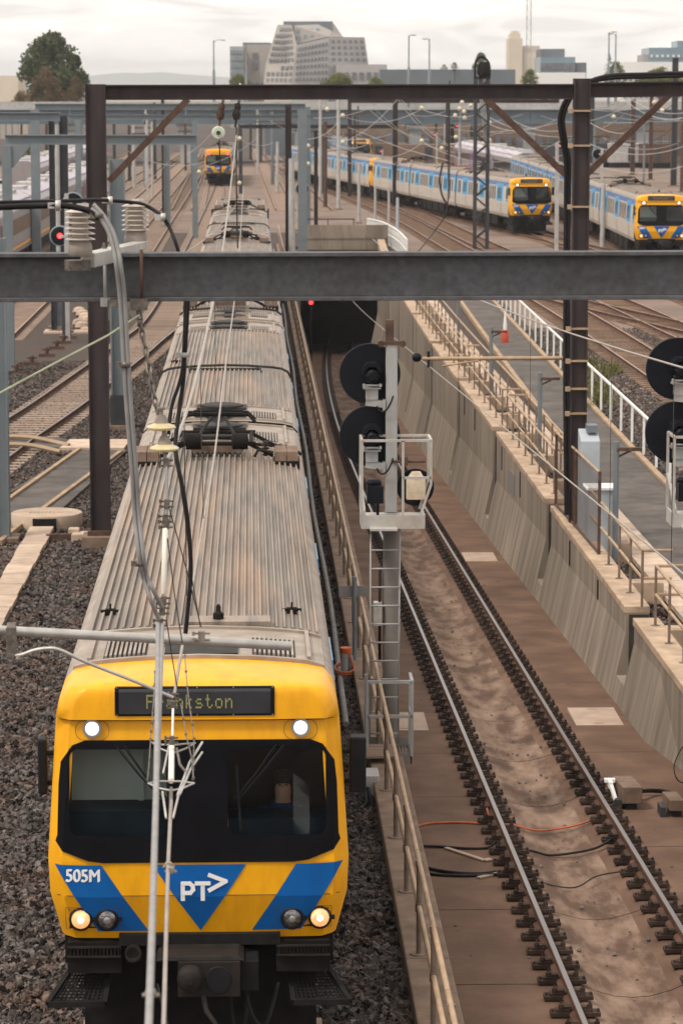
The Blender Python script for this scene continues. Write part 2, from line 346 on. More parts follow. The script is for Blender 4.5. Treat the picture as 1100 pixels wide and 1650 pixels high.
def front_y(x, z): return lerp_tab(FY, z) + chamfer(max(0, lerp_tab(SHELLW, z) - abs(x)))
def clip(poly, ax, val, keep_gt):
    out = []
    for i in range(len(poly)):
        a, b = poly[i], poly[(i + 1) % len(poly)]
        ia = (a[ax] >= val) == keep_gt or a[ax] == val; ib = (b[ax] >= val) == keep_gt or b[ax] == val
        if ia: out.append(a)
        if ia != ib:
            t = (val - a[ax]) / (b[ax] - a[ax]); out.append((a[0] + (b[0] - a[0]) * t, a[1] + (b[1] - a[1]) * t))
    return out
def patch(mb, poly, off=.006, dx=.1, ybase=None):         # a sheet lying on the curved cab front
    x0, x1 = min(p[0] for p in poly), max(p[0] for p in poly); z0, z1 = min(p[1] for p in poly), max(p[1] for p in poly)
    zs = [z0] + [z for z, _ in FY if z0 < z < z1] + [z1]; zz = []
    for a, b in zip(zs, zs[1:]):
        k = max(1, int((b - a) / .12)); zz += [a + (b - a) * i / k for i in range(k)]
    zz.append(z1); k = max(1, int((x1 - x0) / dx)); xx = [x0 + (x1 - x0) * i / k for i in range(k + 1)]
    for a, b in zip(xx, xx[1:]):
        col = clip(clip(poly, 0, a, True), 0, b, False)
        if len(col) < 3: continue
        for c, d in zip(zz, zz[1:]):
            q = clip(clip(col, 1, c, True), 1, d, False)
            if len(q) >= 3: mb.poly([(x, front_y(x, z) - off, z) for x, z in q])
def rrect(x0, x1, z0, z1, r, n=5):
    out = []
    for cx_, cz_, a0 in ((x1 - r, z1 - r, 0), (x0 + r, z1 - r, 90), (x0 + r, z0 + r, 180), (x1 - r, z0 + r, 270)):
        for i in range(n + 1):
            t = math.radians(a0 + 90 * i / n); out.append((cx_ + r * math.cos(t), cz_ + r * math.sin(t)))
    return out
def ring(mb, outer, inner, off):                          # frame between two outlines of equal length
    k = len(outer)
    for i in range(k):
        q = [outer[i], outer[(i + 1) % k], inner[(i + 1) % k], inner[i]]
        mb.poly([(x, front_y(x, z) - off, z) for x, z in q])
def stroke(mb, pts, wd, off):
    for i, (a, b) in enumerate(zip(pts, pts[1:])):
        off += .0015 * (i > 0)
        d = V((b[0] - a[0], b[1] - a[1])); l = d.length; d /= l; nn = V((-d[1], d[0])) * wd / 2; e = d * wd * .38
        q = [(a[0] - e[0] - nn[0], a[1] - e[1] - nn[1]), (b[0] + e[0] - nn[0], b[1] + e[1] - nn[1]), (b[0] + e[0] + nn[0], b[1] + e[1] + nn[1]), (a[0] - e[0] + nn[0], a[1] - e[1] + nn[1])]
        mb.poly([(x, front_y(x, z) - off, z) for x, z in q])
fx = lambda px: (px - 320) / 160.4
fz = lambda py, d=29.27: 9.7 - (py - 155) * d / 4653
LCAR = 23.2
def side_quad(mb, sx, y0, y1, z0, z1, off):               # a panel lying on the carriage side
    zs = [z0] + [z for z, _ in BODY if z0 < z < z1] + [z1]
    for a, b in zip(zs, zs[1:]):
        xa, xb = sx * (lerp_tab(BODY, a) + off), sx * (lerp_tab(BODY, b) + off)
        mb.poly([(xa, y0, a), (xa, y1, a), (xb, y1, b), (xb, y0, b)])
    xa, xb = sx * (lerp_tab(BODY, z0) + off), sx * (lerp_tab(BODY, z1) + off); ia, ib = xa - sx * (off + .01), xb - sx * (off + .01)
    mb.poly([(xa, y0, z0), (xb, y0, z1), (ib, y0, z1), (ia, y0, z0)]); mb.poly([(xa, y1, z0), (xb, y1, z1), (ib, y1, z1), (ia, y1, z0)])
    mb.poly([(xb, y0, z1), (xb, y1, z1), (ib, y1, z1), (ib, y0, z1)]); mb.poly([(xa, y0, z0), (xa, y1, z0), (ia, y1, z0), (ia, y0, z0)])
def ac_unit(par, y0, y1, cab=False):
    m = MB()                                              # flashing arches and flat cover
    xs = [-1.3 + 2.6 * i / 14 for i in range(15)]
    for ya, yb, h in ((y0, y1, .012), (y0 - .02, y0 + .05, .04), (y1 - .05, y1 + .02, .04)):
        for a, b in zip(xs, xs[1:]):
            m.hexa([(a, ya, roofz(a) - .01), (b, ya, roofz(b) - .01), (b, yb, roofz(b) - .01), (a, yb, roofz(a) - .01)], [(a, ya, roofz(a) + h), (b, ya, roofz(b) + h), (b, yb, roofz(b) + h), (a, yb, roofz(a) + h)])
    for x in (-1.14, 1.14): m.box(x - .02, x + .02, y0 + .1, y1 - .05, roofz(x), roofz(x) + .06)
    part('roof_cover', m, 'roof_trim', par, local=True)
    ym = (y0 + y1) / 2
    for s in (-1, 1):
        g = MB(); g.mi(0)
        xa, xb = (s * .55, s * 1.0) if s > 0 else (-1.0, -.55)
        zz = roofz((xa + xb) / 2) + .02; ya, yb = (y0 + .12, ym + .3)
        g.hexa([(xa, ya, roofz(xa)), (xb, ya, roofz(xb)), (xb, yb, roofz(xb)), (xa, yb, roofz(xa))], [(xa, ya, roofz(xa) + .02), (xb, ya, roofz(xb) + .02), (xb, yb, roofz(xb) + .02), (xa, yb, roofz(xa) + .02)])
        g.mi(1)
        for i in range(9):
            x = xa + .03 + (xb - xa - .06) * i / 8
            g.hexa([(x - .012, ya + .03, roofz(x) + .018), (x + .012, ya + .03, roofz(x) + .018), (x + .012, yb - .03, roofz(x) + .018), (x - .012, yb - .03, roofz(x) + .018)], [(x - .012, ya + .03, roofz(x) + .05), (x + .012, ya + .03, roofz(x) + .05), (x + .012, yb - .03, roofz(x) + .05), (x - .012, yb - .03, roofz(x) + .05)])
        part('grille', g, ['roof_dark', 'roof_trim'], par, local=True)
    f = MB(); f.mi(0)
    if cab:
        f.box(-.36, .4, y0 + .1, y0 + .62, 3.64, 3.77); f.mi(1); f.box(-.38, .42, y0 + .62, y0 + .68, 3.64, 3.79)
    else:
        for yy in (ym - .75, ym + .75):
            f = MB(); f.mi(0); f.box(-.46, .46, yy - .3, yy + .3, 3.68, 3.78)
            f.lathe([(.4, 3.77), (.4, 3.81), (.3, 3.83)], (0, yy, 0), n=14); f.mi(1); f.box(-.5, .5, yy + .3, yy + .36, 3.66, 3.8)
            part('fan_housing', f, ['roof_dark', 'roof_trim'], par, local=True)
    if cab: part('fan_housing', f, ['roof_dark', 'roof_trim'], par, local=True)
def pantograph(par, yc):
    z = 3.78
    b = MB()
    for y in (yc - .8, yc + .8): b.tube([(-.62, y, z + .22), (.62, y, z + .22)], .035, 6)
    for x in (-.55, .55): b.tube([(x, yc - .85, z + .22), (x, yc + .85, z + .22)], .035, 6)
    for x in (-.37, .37): b.lathe([(.02, -.14), (.13, -.12), (.13, .12), (.02, .14)], (x, yc - .75, z + .25), 'x', 12)
    pb = MB(); pb.box(-.42, .42, yc - .35, yc + .3, z + .03, z + .14); part('pantograph_base', pb, 'roof_brown', par, local=True)
    for x in (-.95, .95): b.bar((x, yc + .5, z + .03), (x * .55, yc + .6, z + .24), .05, .05)
    for x in (-.9, .9): b.bar((x, yc - .6, z), (x * .5, yc - .6, z + .22), .05, .05)
    fr = part('pantograph', b, 'under', par, local=True)
    a = MB()
    a.tube([(-.3, yc - .6, z + .3), (-.12, yc + 1.3, z + .4)], .03, 6); a.tube([(.3, yc - .6, z + .3), (.12, yc + 1.3, z + .4)], .03, 6)
    for yy in (yc + 1.55, yc + 1.95):
        a.tube([(-.62, yy, z + .3), (-.5, yy, z + .42), (.5, yy, z + .42), (.62, yy, z + .3)], .03, 6)
        a.box(-.42, .42, yy - .03, yy + .03, z + .42, z + .46)
    a.poly([(-.32, yc + 1.9, z + .4), (.32, yc + 1.9, z + .4), (.06, yc + .9, z + .36), (-.06, yc + .9, z + .36)])
    a.tube([(0, yc + 2, z + .4), (0, yc + .2, z + .36)], .03, 6)
    part('collector_head', a, 'black_matt', par, local=True)
    for sx, s0 in ((-1, 0), (1, .1)):
        q = MB(); zb = roofz(1.0)
        x0, x1 = sorted((sx * .92, sx * 1.3))
        q.mi(1).box(x0 - .02, x1 + .02, yc - 1.02, yc - .35, zb - .12, zb + .06); q.mi(0)
        for k in (0, 1):
            xa = x0 + (x1 - x0) * k / 2 + .006; xb = x0 + (x1 - x0) * (k + 1) / 2 - .006
            q.hexa([(xa, yc - 1, zb + .06), (xb, yc - 1, zb + .06), (xb, yc - .4, zb + .06), (xa, yc - .4, zb + .06)], [(xa, yc - .97, zb + .2), (xb, yc - .97, zb + .2), (xb, yc - .43, zb + .24), (xa, yc - .43, zb + .24)])
        part('arrester_box', q, ['roof_brown', 'black_matt'], par, local=True)
    ins = MB()
    for i in range(5): ins.lathe([(.03, -.02), (.075, 0), (.03, .02)], (.78, yc - .6, z + .02 + i * .05), n=10)
    part('surge_arrester', ins, 'coupler', par, local=True); ins = MB()
    ins.tube([(.6, yc - .95, z + .03), (.66, yc - .98, z + .14), (.9, yc - 1., z + .1)], .025, 6)
    part('arrester_lead', ins, 'coupler', par, local=True)
    hp = MB(); hp.tube([(x, yc + .95, roofz(x) + .07) for x in (-1.38, -1.25, -1.0, -.5)], .03, 6); part('roof_cable', hp, 'cable_black', par, local=True)
    hp = MB(); hp.tube([(x, yc + .95, roofz(x) + .07) for x in (.5, 1., 1.25, 1.38)], .03, 6)
    part('roof_cable', hp, 'cable_black', par, local=True)
WINDOW_ME = {}
def windows(par, cab):
    doors = (4.6, 11.9, 19.2)
    def ww(key, sx, wd, z0, z1):
        if (key, sx) not in WINDOW_ME:
            m = MB(); m.mi(1); side_quad(m, sx, -wd / 2 - .05, wd / 2 + .05, z0 - .05, z1 + .05, .006); m.mi(0); side_quad(m, sx, -wd / 2, wd / 2, z0, z1, .012)
            WINDOW_ME[(key, sx)] = m.mesh('window', ['glass_side', 'glass_frame'])
        return WINDOW_ME[(key, sx)]
    def dd(sx):
        if ('door', sx) not in WINDOW_ME:
            m = MB(); m.mi(0); side_quad(m, sx, -.72, -.01, 2.0, 3.2, .03); side_quad(m, sx, .01, .72, 2.0, 3.2, .03)
            m.mi(2); side_quad(m, sx, -.72, -.01, 1.15, 2.0, .03); side_quad(m, sx, .01, .72, 1.15, 2.0, .03)
            m.mi(1); side_quad(m, sx, -.56, -.17, 2.2, 2.95, .04); side_quad(m, sx, .17, .56, 2.2, 2.95, .04)
            WINDOW_ME[('door', sx)] = m.mesh('door', ['blue_side', 'glass_side', 'steel_body'])
        return WINDOW_ME[('door', sx)]
    for sx in (-1, 1):
        for ya, yb in [(y - 1.25, y + 1.25) for y in doors] + [(LCAR - .6, LCAR), (1.25 if cab else 0, 2.2 if cab else .6)]:
            p = MB(); side_quad(p, sx, ya, yb, 2.02, 3.24, .003); part('blue_panel', p, 'blue_side', par, local=True)
        for y in doors: link('door', dd(sx), par, (0, y, 0))
        gaps = [(6.1, 10.4), (13.4, 17.7)]
        for a, b in gaps:
            for i in range(5): link('window', ww('win', sx, .42, 2.1, 2.98), par, (0, a + (b - a) * (i + .5) / 5, 0))
        for y in ((21.3, 22.0) if cab else (1.4, 2.3, 21.3, 22.0)): link('window', ww('win', sx, .42, 2.1, 2.98), par, (0, y, 0))
        if cab: link('cab_window', ww('cab', sx, .5, 2.25, 2.95), par, (0, 1.75, 0))
def make_carriage(cab, root, detail=True):
    m = MB(); y0 = 1.2 if cab else 0.0
    prof = [(w_, z_) for z_, w_ in BODY]; full = prof + [(-w_, z_) for w_, z_ in prof[::-1][1:]]
    k = len(full)
    for y in (y0, LCAR): m.v += [(x, y, z) for x, z in full]
    for j in range(k):
        a = full[j]; b = full[(j + 1) % k]; za = (a[1] + b[1]) / 2
        m.m = 0 if za < 3.2 else (2 if za < 3.45 else 1)
        if j == k - 1: m.m = 3
        m.face((j, (j + 1) % k, k + (j + 1) % k, k + j), za > 3.4)
    m.m = 3; m.face(range(k)); m.face(range(2 * k - 1, k - 1, -1))
    m.mi(3)
    m.box(-.75, .75, LCAR, LCAR + .2, 1.15, 3.3)
    if not cab: m.box(-.75, .75, -.2, 0, 1.15, 3.3)
    c = part('carriage', m, ['steel_body', 'roof_trim', 'blue_dull', 'under'], root, local=True)
    # ribbed roof sheet
    ya, yb = (2.95, 20.2) if cab else (2.35, 20.2)
    r = MB(); pts = []; nr = 29; pit = 2.56 / nr
    for i in range(nr):
        x = -1.28 + pit * i
        for dx, h in ((.0, .004), (.05, .004), (.058, .05), (.08, .05)): pts.append((x + dx, roofz(x + dx) + h))
    pts.append((1.28, roofz(1.28) + .012))
    segs = [(ya, yb)]
    for s0, s1 in segs:
        n = len(r.v); kk = len(pts)
        r.v += [(x, s0, z) for x, z in pts] + [(x, s1, z) for x, z in pts] + [(x, s0, z - .035) for x, z in pts]
        for j in range(kk - 1): r.face((n + j, n + j + 1, n + kk + j + 1, n + kk + j)); r.face((n + 2 * kk + j, n + 2 * kk + j + 1, n + j + 1, n + j))
    part('ribbed_roof', r, 'roof', c, local=True)
    ac_unit(c, 1.22, 2.9, True) if cab else ac_unit(c, .2, 2.3)
    ac_unit(c, 20.25, 22.9)
    if cab: pantograph(c, 18.6)
    else:
        h = MB(); yy = 9.8
        h.tube([(x, yy, roofz(x) + .1) for x in (-1.4, -1.33, -1.2, -1., -.5, 0, .5, 1., 1.2, 1.33, 1.4)], .028, 6)
        h.tube([(-.75, yy - .22, 3.77), (.75, yy - .22, 3.77)], .03, 6)
        for x in (-.75, .75): h.bar((x, yy, 3.8), (x, yy - .4, 3.74), .04, .05)
        part('roof_conduit', h, 'roof_dark', c, local=True)
    for x, y in ((-1.05, 4.1), (1.0, 4.1)) if cab else ((-1.1, 12.),):
        q = MB(); q.box(x - .06, x + .06, y - .04, y + .04, roofz(x), roofz(x) + .07); q.tube([(x, y, roofz(x) + .05), (x, y, roofz(x) + .13)], .012, 5); q.box(x - .11, x + .11, y - .02, y + .02, roofz(x) + .03, roofz(x) + .06)
        part('roof_antenna', q, 'under', c, local=True)
    if cab:
        q = MB(); q.box(-.15, .75, 2.97, 3.35, 3.72, 3.8); part('hatch_plate', q, 'roof', c, local=True)
        q = MB(); q.lathe([(.06, 3.78), (.06, 3.86), (.03, 3.88), (.025, 3.94), (.01, 3.96)], (.18, 3.15, 0), n=8); part('roof_lamp', q, 'under', c, local=True)
    windows(c, cab)
    b = MB()                                              # running gear
    b.box(-1.3, 1.3, 1.0, LCAR - .3, .85, 1.0)
    for y0_, y1_ in ((6, 8.3), (8.8, 11.5), (12., 14.8), (15.2, 16.6)):
        b.box(-1.38, -.7, y0_, y1_, .35, .95); b.box(.7, 1.38, y0_, y1_, .35, .95)
    part('underframe', b, 'under', c, local=True)
    for y in (3.4, LCAR - 3.4):
        g = MB()
        for x in (-1.0, 1.0):
            g.box(x - .09, x + .09, y - 1.7, y + 1.7, .48, .72)
            for yy in (y - 1.2, y + 1.2): g.box(x - .16, x + .16, yy - .16, yy + .16, .3, .62); g.lathe([(.06, x * .8 - .07), (.45, x * .8 - .07), (.45, x * .8 + .03), (.06, x * .8 + .05)], (0, yy, .455), 'x', 14)
        g.box(-.9, .9, y - .35, y + .35, .4, .8)
        part('bogie', g, 'under', c, local=True)
    if cab: cab_front(c)
    return c
FONT57 = {'F': '11111 10000 10000 11110 10000 10000 10000', 'r': '00000 00000 10110 11001 10000 10000 10000', 'a': '00000 00000 01110 00001 01111 10001 01111', 'n': '00000 00000 10110 11001 10001 10001 10001', 'k': '10000 10000 10010 10100 11000 10100 10010', 's': '00000 00000 01110 10000 01110 00001 11110', 't': '01000 01000 11100 01000 01000 01001 00110', 'o': '00000 00000 01110 10001 10001 10001 01110'}
def cab_front(c):
    TS = [-1, -.965, -.6, -.225, 0, .225, .6, .965, 1]
    zs = [1.14, 1.35, 1.59, 1.94, 2.18, 2.6, 3.06, 3.1, 3.2, 3.32, 3.345, 3.45, 3.54, 3.6, 3.64, 3.66, 3.676, 3.69, 3.70, 3.708, 3.715, 3.722, 3.729, 3.735]
    m = MB(); rows = []
    for z in zs:
        w_ = lerp_tab(SHELLW, z); i_ = max(w_ - .15, w_ * .8)
        xs = [-w_, -(w_ + i_ * .35) / 1.35, ] + [t * i_ for t in TS] + [(w_ + i_ * .35) / 1.35, w_]
        n = len(m.v); m.v.append((-w_, 1.2, z)); m.v += [(x, min(1.2, front_y(x, z)), z) for x in xs]; m.v.append((w_, 1.2, z)); rows.append((n, len(xs) + 2))
    for i in range(len(zs) - 1):
        a, k = rows[i]; b, _ = rows[i + 1]
        for j in range(k - 1):
            if 2.18 <= zs[i] < 3.06 and j in (4, 5, 8, 9): continue
            m.face((a + j, a + j + 1, b + j + 1, b + j), zs[i] > 3.34 or j in (0, 1, 2, k - 4, k - 3, k - 2))
    n, k = rows[-1]; m.face(range(n, n + k))
    part('cab_shell', m, 'yellow', c, local=True)
    # dark surround with two window holes: built as rings round each pane plus fillers
    mk = MB()
    L_ = rrect(-1.28, -.30, 2.2, 3.05, .09); R_ = rrect(.30, 1.28, 2.2, 3.05, .09)
    zt, zb, zl = 3.14, 1.935, 2.2
    patch(mk, [(-1.28, 3.05), (1.28, 3.05), (1.25, 3.09), (1.12, zt), (-1.12, zt), (-1.25, 3.09)], .014, .04)
    patch(mk, [(-.30, 2.2), (.30, 2.2), (.30, 3.05), (-.30, 3.05)], .014)
    patch(mk, [(-1.41, 2.2), (-1.43, 2.14), (-1.36, 2.05), (-1.1, 1.955), (-.95, zb), (.95, zb), (1.1, 1.955), (1.36, 2.05), (1.43, 2.14), (1.41, 2.2)], .014, .025)
    for s in (-1, 1):
        patch(mk, [(s * 1.28, 2.2), (s * 1.41, 2.2), (s * 1.395, 2.7), (s * 1.37, 2.92), (s * 1.28, 3.05)], .016, .013)
    for R0, r1 in ((rrect(-1.285, -.295, 2.195, 3.055, .002), L_), (rrect(.295, 1.285, 2.195, 3.055, .002), R_)): ring(mk, R0, r1, .0145)
    part('windscreen_surround', mk, 'black', c, local=True)
    for q in (L_, R_):
        g = MB(); patch(g, q, -.012, .14); part('windscreen', g, 'glass_cab', c, local=True)
    it = MB()
    it.mi(0).box(-1.3, .05, .72, .76, 1.2, 3.5); it.box(-.62, -.56, .66, .72, 1.2, 3.5); it.mi(1)
    it.box(.05, .12, .25, 1.15, 1.3, 3.3); it.box(.12, 1.34, 1.12, 1.145, 1.2, 3.4)
    it.mi(2).box(-1.3, -.05, .22, .7, 1.3, 2.4); it.box(.14, 1.3, .2, .62, 1.3, 2.32)
    it.mi(1).box(-1.3, 1.3, .1, 1.15, 1.25, 1.3)
    part('cab_interior', it, ['cab_wall', 'cab_dark', 'desk'], c, local=True)
    zt, zb = fz(1393), fz(1504, 29.25)
    for poly in ([(-1.44, zt), (-.97, zt), (-.505, zb), (-1.01, zb)], [(-.458, zt), (.48, zt), (.02, zb)], [(.98, zt), (1.455, zt + .01), (1.03, zb + .01), (.536, zb)]):
        b = MB(); patch(b, poly, .009, .03); part('blue_stripe', b, 'blue', c, local=True)
    lg = MB(); w_ = .042; zc = lambda py: fz(py, 29.26)
    stroke(lg, [(fx(295), zc(1449)), (fx(295), zc(1423)), (fx(306), zc(1423)), (fx(311), zc(1427)), (fx(311.5), zc(1433)), (fx(307), zc(1438)), (fx(296), zc(1438))], w_, .02)
    stroke(lg, [(fx(317), zc(1423)), (fx(337), zc(1423))], w_, .0215); stroke(lg, [(fx(327), zc(1423)), (fx(327), zc(1449))], w_, .02)
    stroke(lg, [(fx(338), zc(1410)), (fx(364), zc(1420)), (fx(338), zc(1434))], w_, .02)
    part('logo', lg, 'decal', c, local=True)
    me = text_mesh('505M', .178, 0, 0); z0 = zc(1411)
    for v in me.vertices: x, y = v.co.x * .87 + fx(135), v.co.y + z0; v.co = (x, front_y(x, y) - .014, y)
    me.materials.append(M['decal']); bm = bmesh.new(); bm.from_mesh(me)
    for dx, dy in ((.006, -.0006), (-.006, -.0012), (0, -.0018)):
        g2 = bmesh.ops.duplicate(bm, geom=bm.faces[:len(me.polygons)])['geom']
        for e_ in g2:
            if isinstance(e_, bmesh.types.BMVert): e_.co.x += dx; e_.co.z += dx * .6; e_.co.y += dy
        bm.faces.ensure_lookup_table()
    bm.to_mesh(me); bm.free(); link('fleet_number', me, c)
    sg = MB(); patch(sg, rrect(-.82, .77, 3.385, 3.668, .015), .012, .2); fs = MB()
    part('sign_frame', sg, 'black', c, local=True)
    patch(fs, rrect(-.78, .73, 3.405, 3.648, .01), .016, .2); part('destination_sign', fs, 'sign_face', c, local=True)
    sp = .0145; x0 = fx(240)
    for ci, ch in enumerate('Frankston'):
        ld = MB()
        for rI, row in enumerate(FONT57[ch].split()):
            for cI, bit in enumerate(row):
                if bit == '1':
                    x = x0 + ci * .098 + cI * sp; z = 3.585 - rI * .0195; y = front_y(x, z) - .0185
                    ld.poly([(x - .006, y, z - .009), (x + .006, y, z - .009), (x + .006, y, z + .009), (x - .006, y, z + .009)])
        part('destination_letter', ld, 'led', c, local=True)
    bo = MB()
    for x in (-.8, -.42, 0, .36, .75):
        for z in (3.394, 3.659): bo.lathe([(.007, -.002), (.007, .004)], (x, front_y(x, z) - .016, z), 'y', 6)
    part('sign_screw', bo, 'silver_rim', c, local=True, kind='stuff')
    for x in (-1.05, 1.03):
        h = MB(); y = front_y(x, 3.25); h.mi(0).lathe([(.094, .03), (.094, -.035), (.07, -.035), (.068, -.01)], (x, y, 3.255), 'y', 18); h.mi(1).lathe([(.07, 0), (.062, -.025), (.03, -.03)], (x, y, 3.255), 'y', 16)
        part('marker_lamp', h, ['silver_rim', 'lit_white'], c, local=True)
        rr = rrect(x - .17, x + .17, 3.135, 3.33, .09); hb = MB(); ring(hb, rr, [(x + (a - x) * .97, 3.23 + (b - 3.23) * .96) for a, b in rr], .004)
        part('lamp_panel', hb, 'rust_steel', c, local=True)
    for s in (-1, 1):
        q0 = rrect(s * 1.06 - .28, s * 1.06 + .28, 1.225, 1.475, .01); hb = MB(); ring(hb, q0, [(s * 1.06 + (a - s * 1.06) * .982, 1.35 + (b - 1.35) * .965) for a, b in q0], .0125); part('lamp_panel', hb, 'rust_steel', c, local=True)
        hb = MB(); hb.mi(0)
        for xx, zz in ((s * .82, 1.25), (s * 1.3, 1.25), (s * .82, 1.45), (s * 1.3, 1.45)): hb.lathe([(.008, 0), (.008, -.006)], (xx, front_y(xx, zz) - .004, zz), 'y', 6)
        part('panel_screw', hb, 'rust_steel', c, local=True, kind='stuff')
    for zz, xa in ((3.335, 1.36), (1.6, 1.42)):
        hb = MB(); patch(hb, [(-xa, zz - .004), (xa, zz - .004), (xa, zz + .004), (-xa, zz + .004)], .0035, .1); part('panel_seam', hb, 'rust_steel', c, local=True)
    for x, lit in ((-1.185, 1), (-.92, 0), (.94, 0), (1.22, 1)):
        h = MB(); z = 1.352; y = front_y(x, z)
        h.mi(0).lathe([(.118, .05), (.118, -.03), (.1, -.045), (.096, -.03)], (x, y, z), 'y', 18)
        h.mi(1).lathe([(.098, -.026), (.08, -.045), (.04, -.055)], (x, y, z), 'y', 16); h.mi(2).lathe([(.035, -.055), (.012, -.062)], (x, y, z), 'y', 10)
        h.mi(0).box(x + (.1 if x in (-1.185, .94) else .1) - .0, x + .15, y - .03, y, z - .02, z + .02)
        part('headlight', h, ['rubber', 'lit_warm' if lit else 'lens_dark', 'lit_core' if lit else 'silver_rim'], c, local=True)
    for s, piv, tip in ((-1, -.81, -.34), (1, .78, .36)):
        wv = MB()
        for dd_ in (0, .05):
            pts = [(piv + dd_ * 1.6, 3.09), ((piv + tip) / 2 + dd_, 2.8), (tip + dd_, 2.56)]
            wv.tube([(x, front_y(x, z) - .05, z) for x, z in pts], .011, 5)
        x = pts[-1][0]; wv.tube([(x - .02, front_y(x, 2.5) - .04, 2.9), (x + .02, front_y(x, 2.3) - .04, 2.26)], .014, 5)
        part('wiper', wv, 'rubber', c, local=True)
    for s in (-1, 1):
        mr = MB(); x0, x1 = sorted((s * 1.53, s * (1.70 if s > 0 else 1.62)))
        mr.box(x0, x1, .42, .62, 2.52, 3.08); mr.box(min(s * 1.44, s * 1.54), max(s * 1.44, s * 1.54), .48, .54, 2.9, 2.95); mr.box(min(s * 1.44, s * 1.54), max(s * 1.44, s * 1.54), .48, .54, 2.6, 2.65)
        part('side_mirror', mr, 'rubber', c, local=True, bevel=.02)
        st = MB(); xa, xb = sorted((s * .78, s * 1.32))
        st.box(xa, xb, .05, .5, .82, 1.12)
        st.mi(1)
        for i in range(14): x = xa + .03 + (xb - xa - .06) * i / 13; st.box(x - .008, x + .008, .02, .05, .99, 1.07)
        st.box(xa, xb, .0, .04, .975, .99); st.box(xa, xb, .0, .04, 1.07, 1.085)
        part('step_box', st, ['under', 'coupler'], c, local=True)
        gt = MB(); ya, yb = -.02, .38; z0_, z1_ = .56, .8; f_ = lambda x, t: (x, ya + (yb - ya) * t, z0_ + (z1_ - z0_) * t)
        xo, xi = s * 1.52, s * .95; xo2, xi2 = s * 1.28, s * .9
        for i in range(13):
            t = i / 12; gt.bar(f_(xo + (xo2 - xo) * t, t), f_(xi + (xi2 - xi) * t, t), .014, .014)
        for i in range(13):
            t = i / 12; gt.bar(f_(xo + (xi - xo) * t, 0), f_(xo2 + (xi2 - xo2) * t, 1), .014, .014)
        gt.bar(f_(xo, 0), f_(xi, 0), .05, .05); gt.bar(f_(xo, 0), f_(xo2, 1), .05, .05); gt.bar(f_(xi, 0), f_(xi2, 1), .05, .05)
        part('step_grating', gt, 'black_matt', c, local=True)
    bh = MB(); bh.mi(0).box(-1.36, 1.36, .3, 1.2, .85, 1.2); bh.box(-.8, .82, .02, .3, 1.09, 1.2)
    bh.box(-1.2, 1.2, .8, 3.0, .1, .9)
    part('headstock', bh, 'black_matt', c, local=True)
    cp = MB(); cp.mi(0).box(-.2, .42, -.42, .3, .72, 1.05); cp.mi(1)
    cp.hexa([(-.42, -.4, 1.05), (.46, -.4, 1.05), (.46, .2, 1.05), (-.42, .2, 1.05)], [(-.34, -.38, 1.1), (.4, -.38, 1.1), (.4, .2, 1.1), (-.34, .2, 1.1)])
    cp.mi(0).lathe([(.13, 0), (.13, -.05), (.09, -.12), (.03, -.15)], (-.08, -.42, .9), 'y', 14)
    cp.mi(2).lathe([(.13, 0), (.13, -.02), (.1, -.02)], (.2, -.42, .88), 'y', 14)
    cp.mi(2).box(.42, .6, -.3, .2, .74, 1.02); cp.mi(1).tube([(.05, -.44, .74), (.08, -.5, .62), (.24, -.6, .44)], [.03, .03, .02], 6)
    part('coupler', cp, ['coupler', 'coupler', 'rubber'], c, local=True, bevel=.012)
    for a, b, zl in ((.45, .8, .42), (-.3, -.42, .4), (.3, .5, .35)):
        ho = MB(); ho.tube(arc([(a, -.2, .75), ((a * .7 + b * .3), -.25, zl + .05), ((a + b) / 2 + .05, -.2, zl), (b, .1, .7)], 6), .02, 6)
        part('air_hose', ho, 'rubber', c, local=True)
    fg = MB(); fg.lathe([(.085, .02), (.085, -.05), (.06, -.05), (.055, -.02)], (-.66, .02, 1.02), 'y', 14); part('tail_lamp', fg, 'coupler', c, local=True)
def make_train(label, loc, rz, cars, proto=None, group='yellow fronted suburban trains'):
    root = thing('commuter_train', label, 'train', loc, group, rz)
    for i, k in enumerate(cars):
        y = i * 23.6
        if proto is None or k not in proto: c = make_carriage(k != 'mid', root); P_[k] = c
        else: c = copy_tree(proto[k], root)
        if k == 'rear': c.location = (0, y + LCAR, 0); c.rotation_euler = (0, 0, math.pi)
        else: c.location = (0, y, 0); c.rotation_euler = (0, 0, 0)
    return root
TRAIN_Y = 28.5; TX = -.55
P_ = {}
t1 = thing('commuter_train', 'yellow and blue fronted train numbered 505M running towards the camera on the middle track', 'train', (TX, TRAIN_Y, 0), 'yellow fronted suburban trains')
P_['cab'] = make_carriage(True, t1); P_['mid'] = make_carriage(False, t1)
P_['mid'].location = (0, 23.6, 0)
seen = set()
def warp(z): return z * 1.024 + .113 if z > .95 else z * 1.143
for root_ in (P_['cab'], P_['mid']):
    for o_ in [root_] + list(root_.children):
        if o_.data is not None and o_.data.name not in seen:
            seen.add(o_.data.name)
            for v_ in o_.data.vertices: v_.co.z = warp(v_.co.z)
def add_car(root, kind, i):
    c = copy_tree(P_['mid' if kind == 'mid' else 'cab'], root)
    if kind == 'rear': c.location = (0, i * 23.6 + LCAR, 0); c.rotation_euler = (0, 0, math.pi)
    else: c.location = (0, i * 23.6, 0); c.rotation_euler = (0, 0, 0)
    return c
for i, k in enumerate(('rear', 'cab', 'mid', 'rear')): add_car(t1, k, i + 2)
def place_train(label, pa, pb, cars):                     # front point and a point further back along the track
    d = V(pb) - V(pa); rz = math.atan2(-d.x, d.y)
    r = thing('commuter_train', label, 'train', pa, 'yellow fronted suburban trains', rz)
    for i, k in enumerate(cars): add_car(r, k, i)
    return r
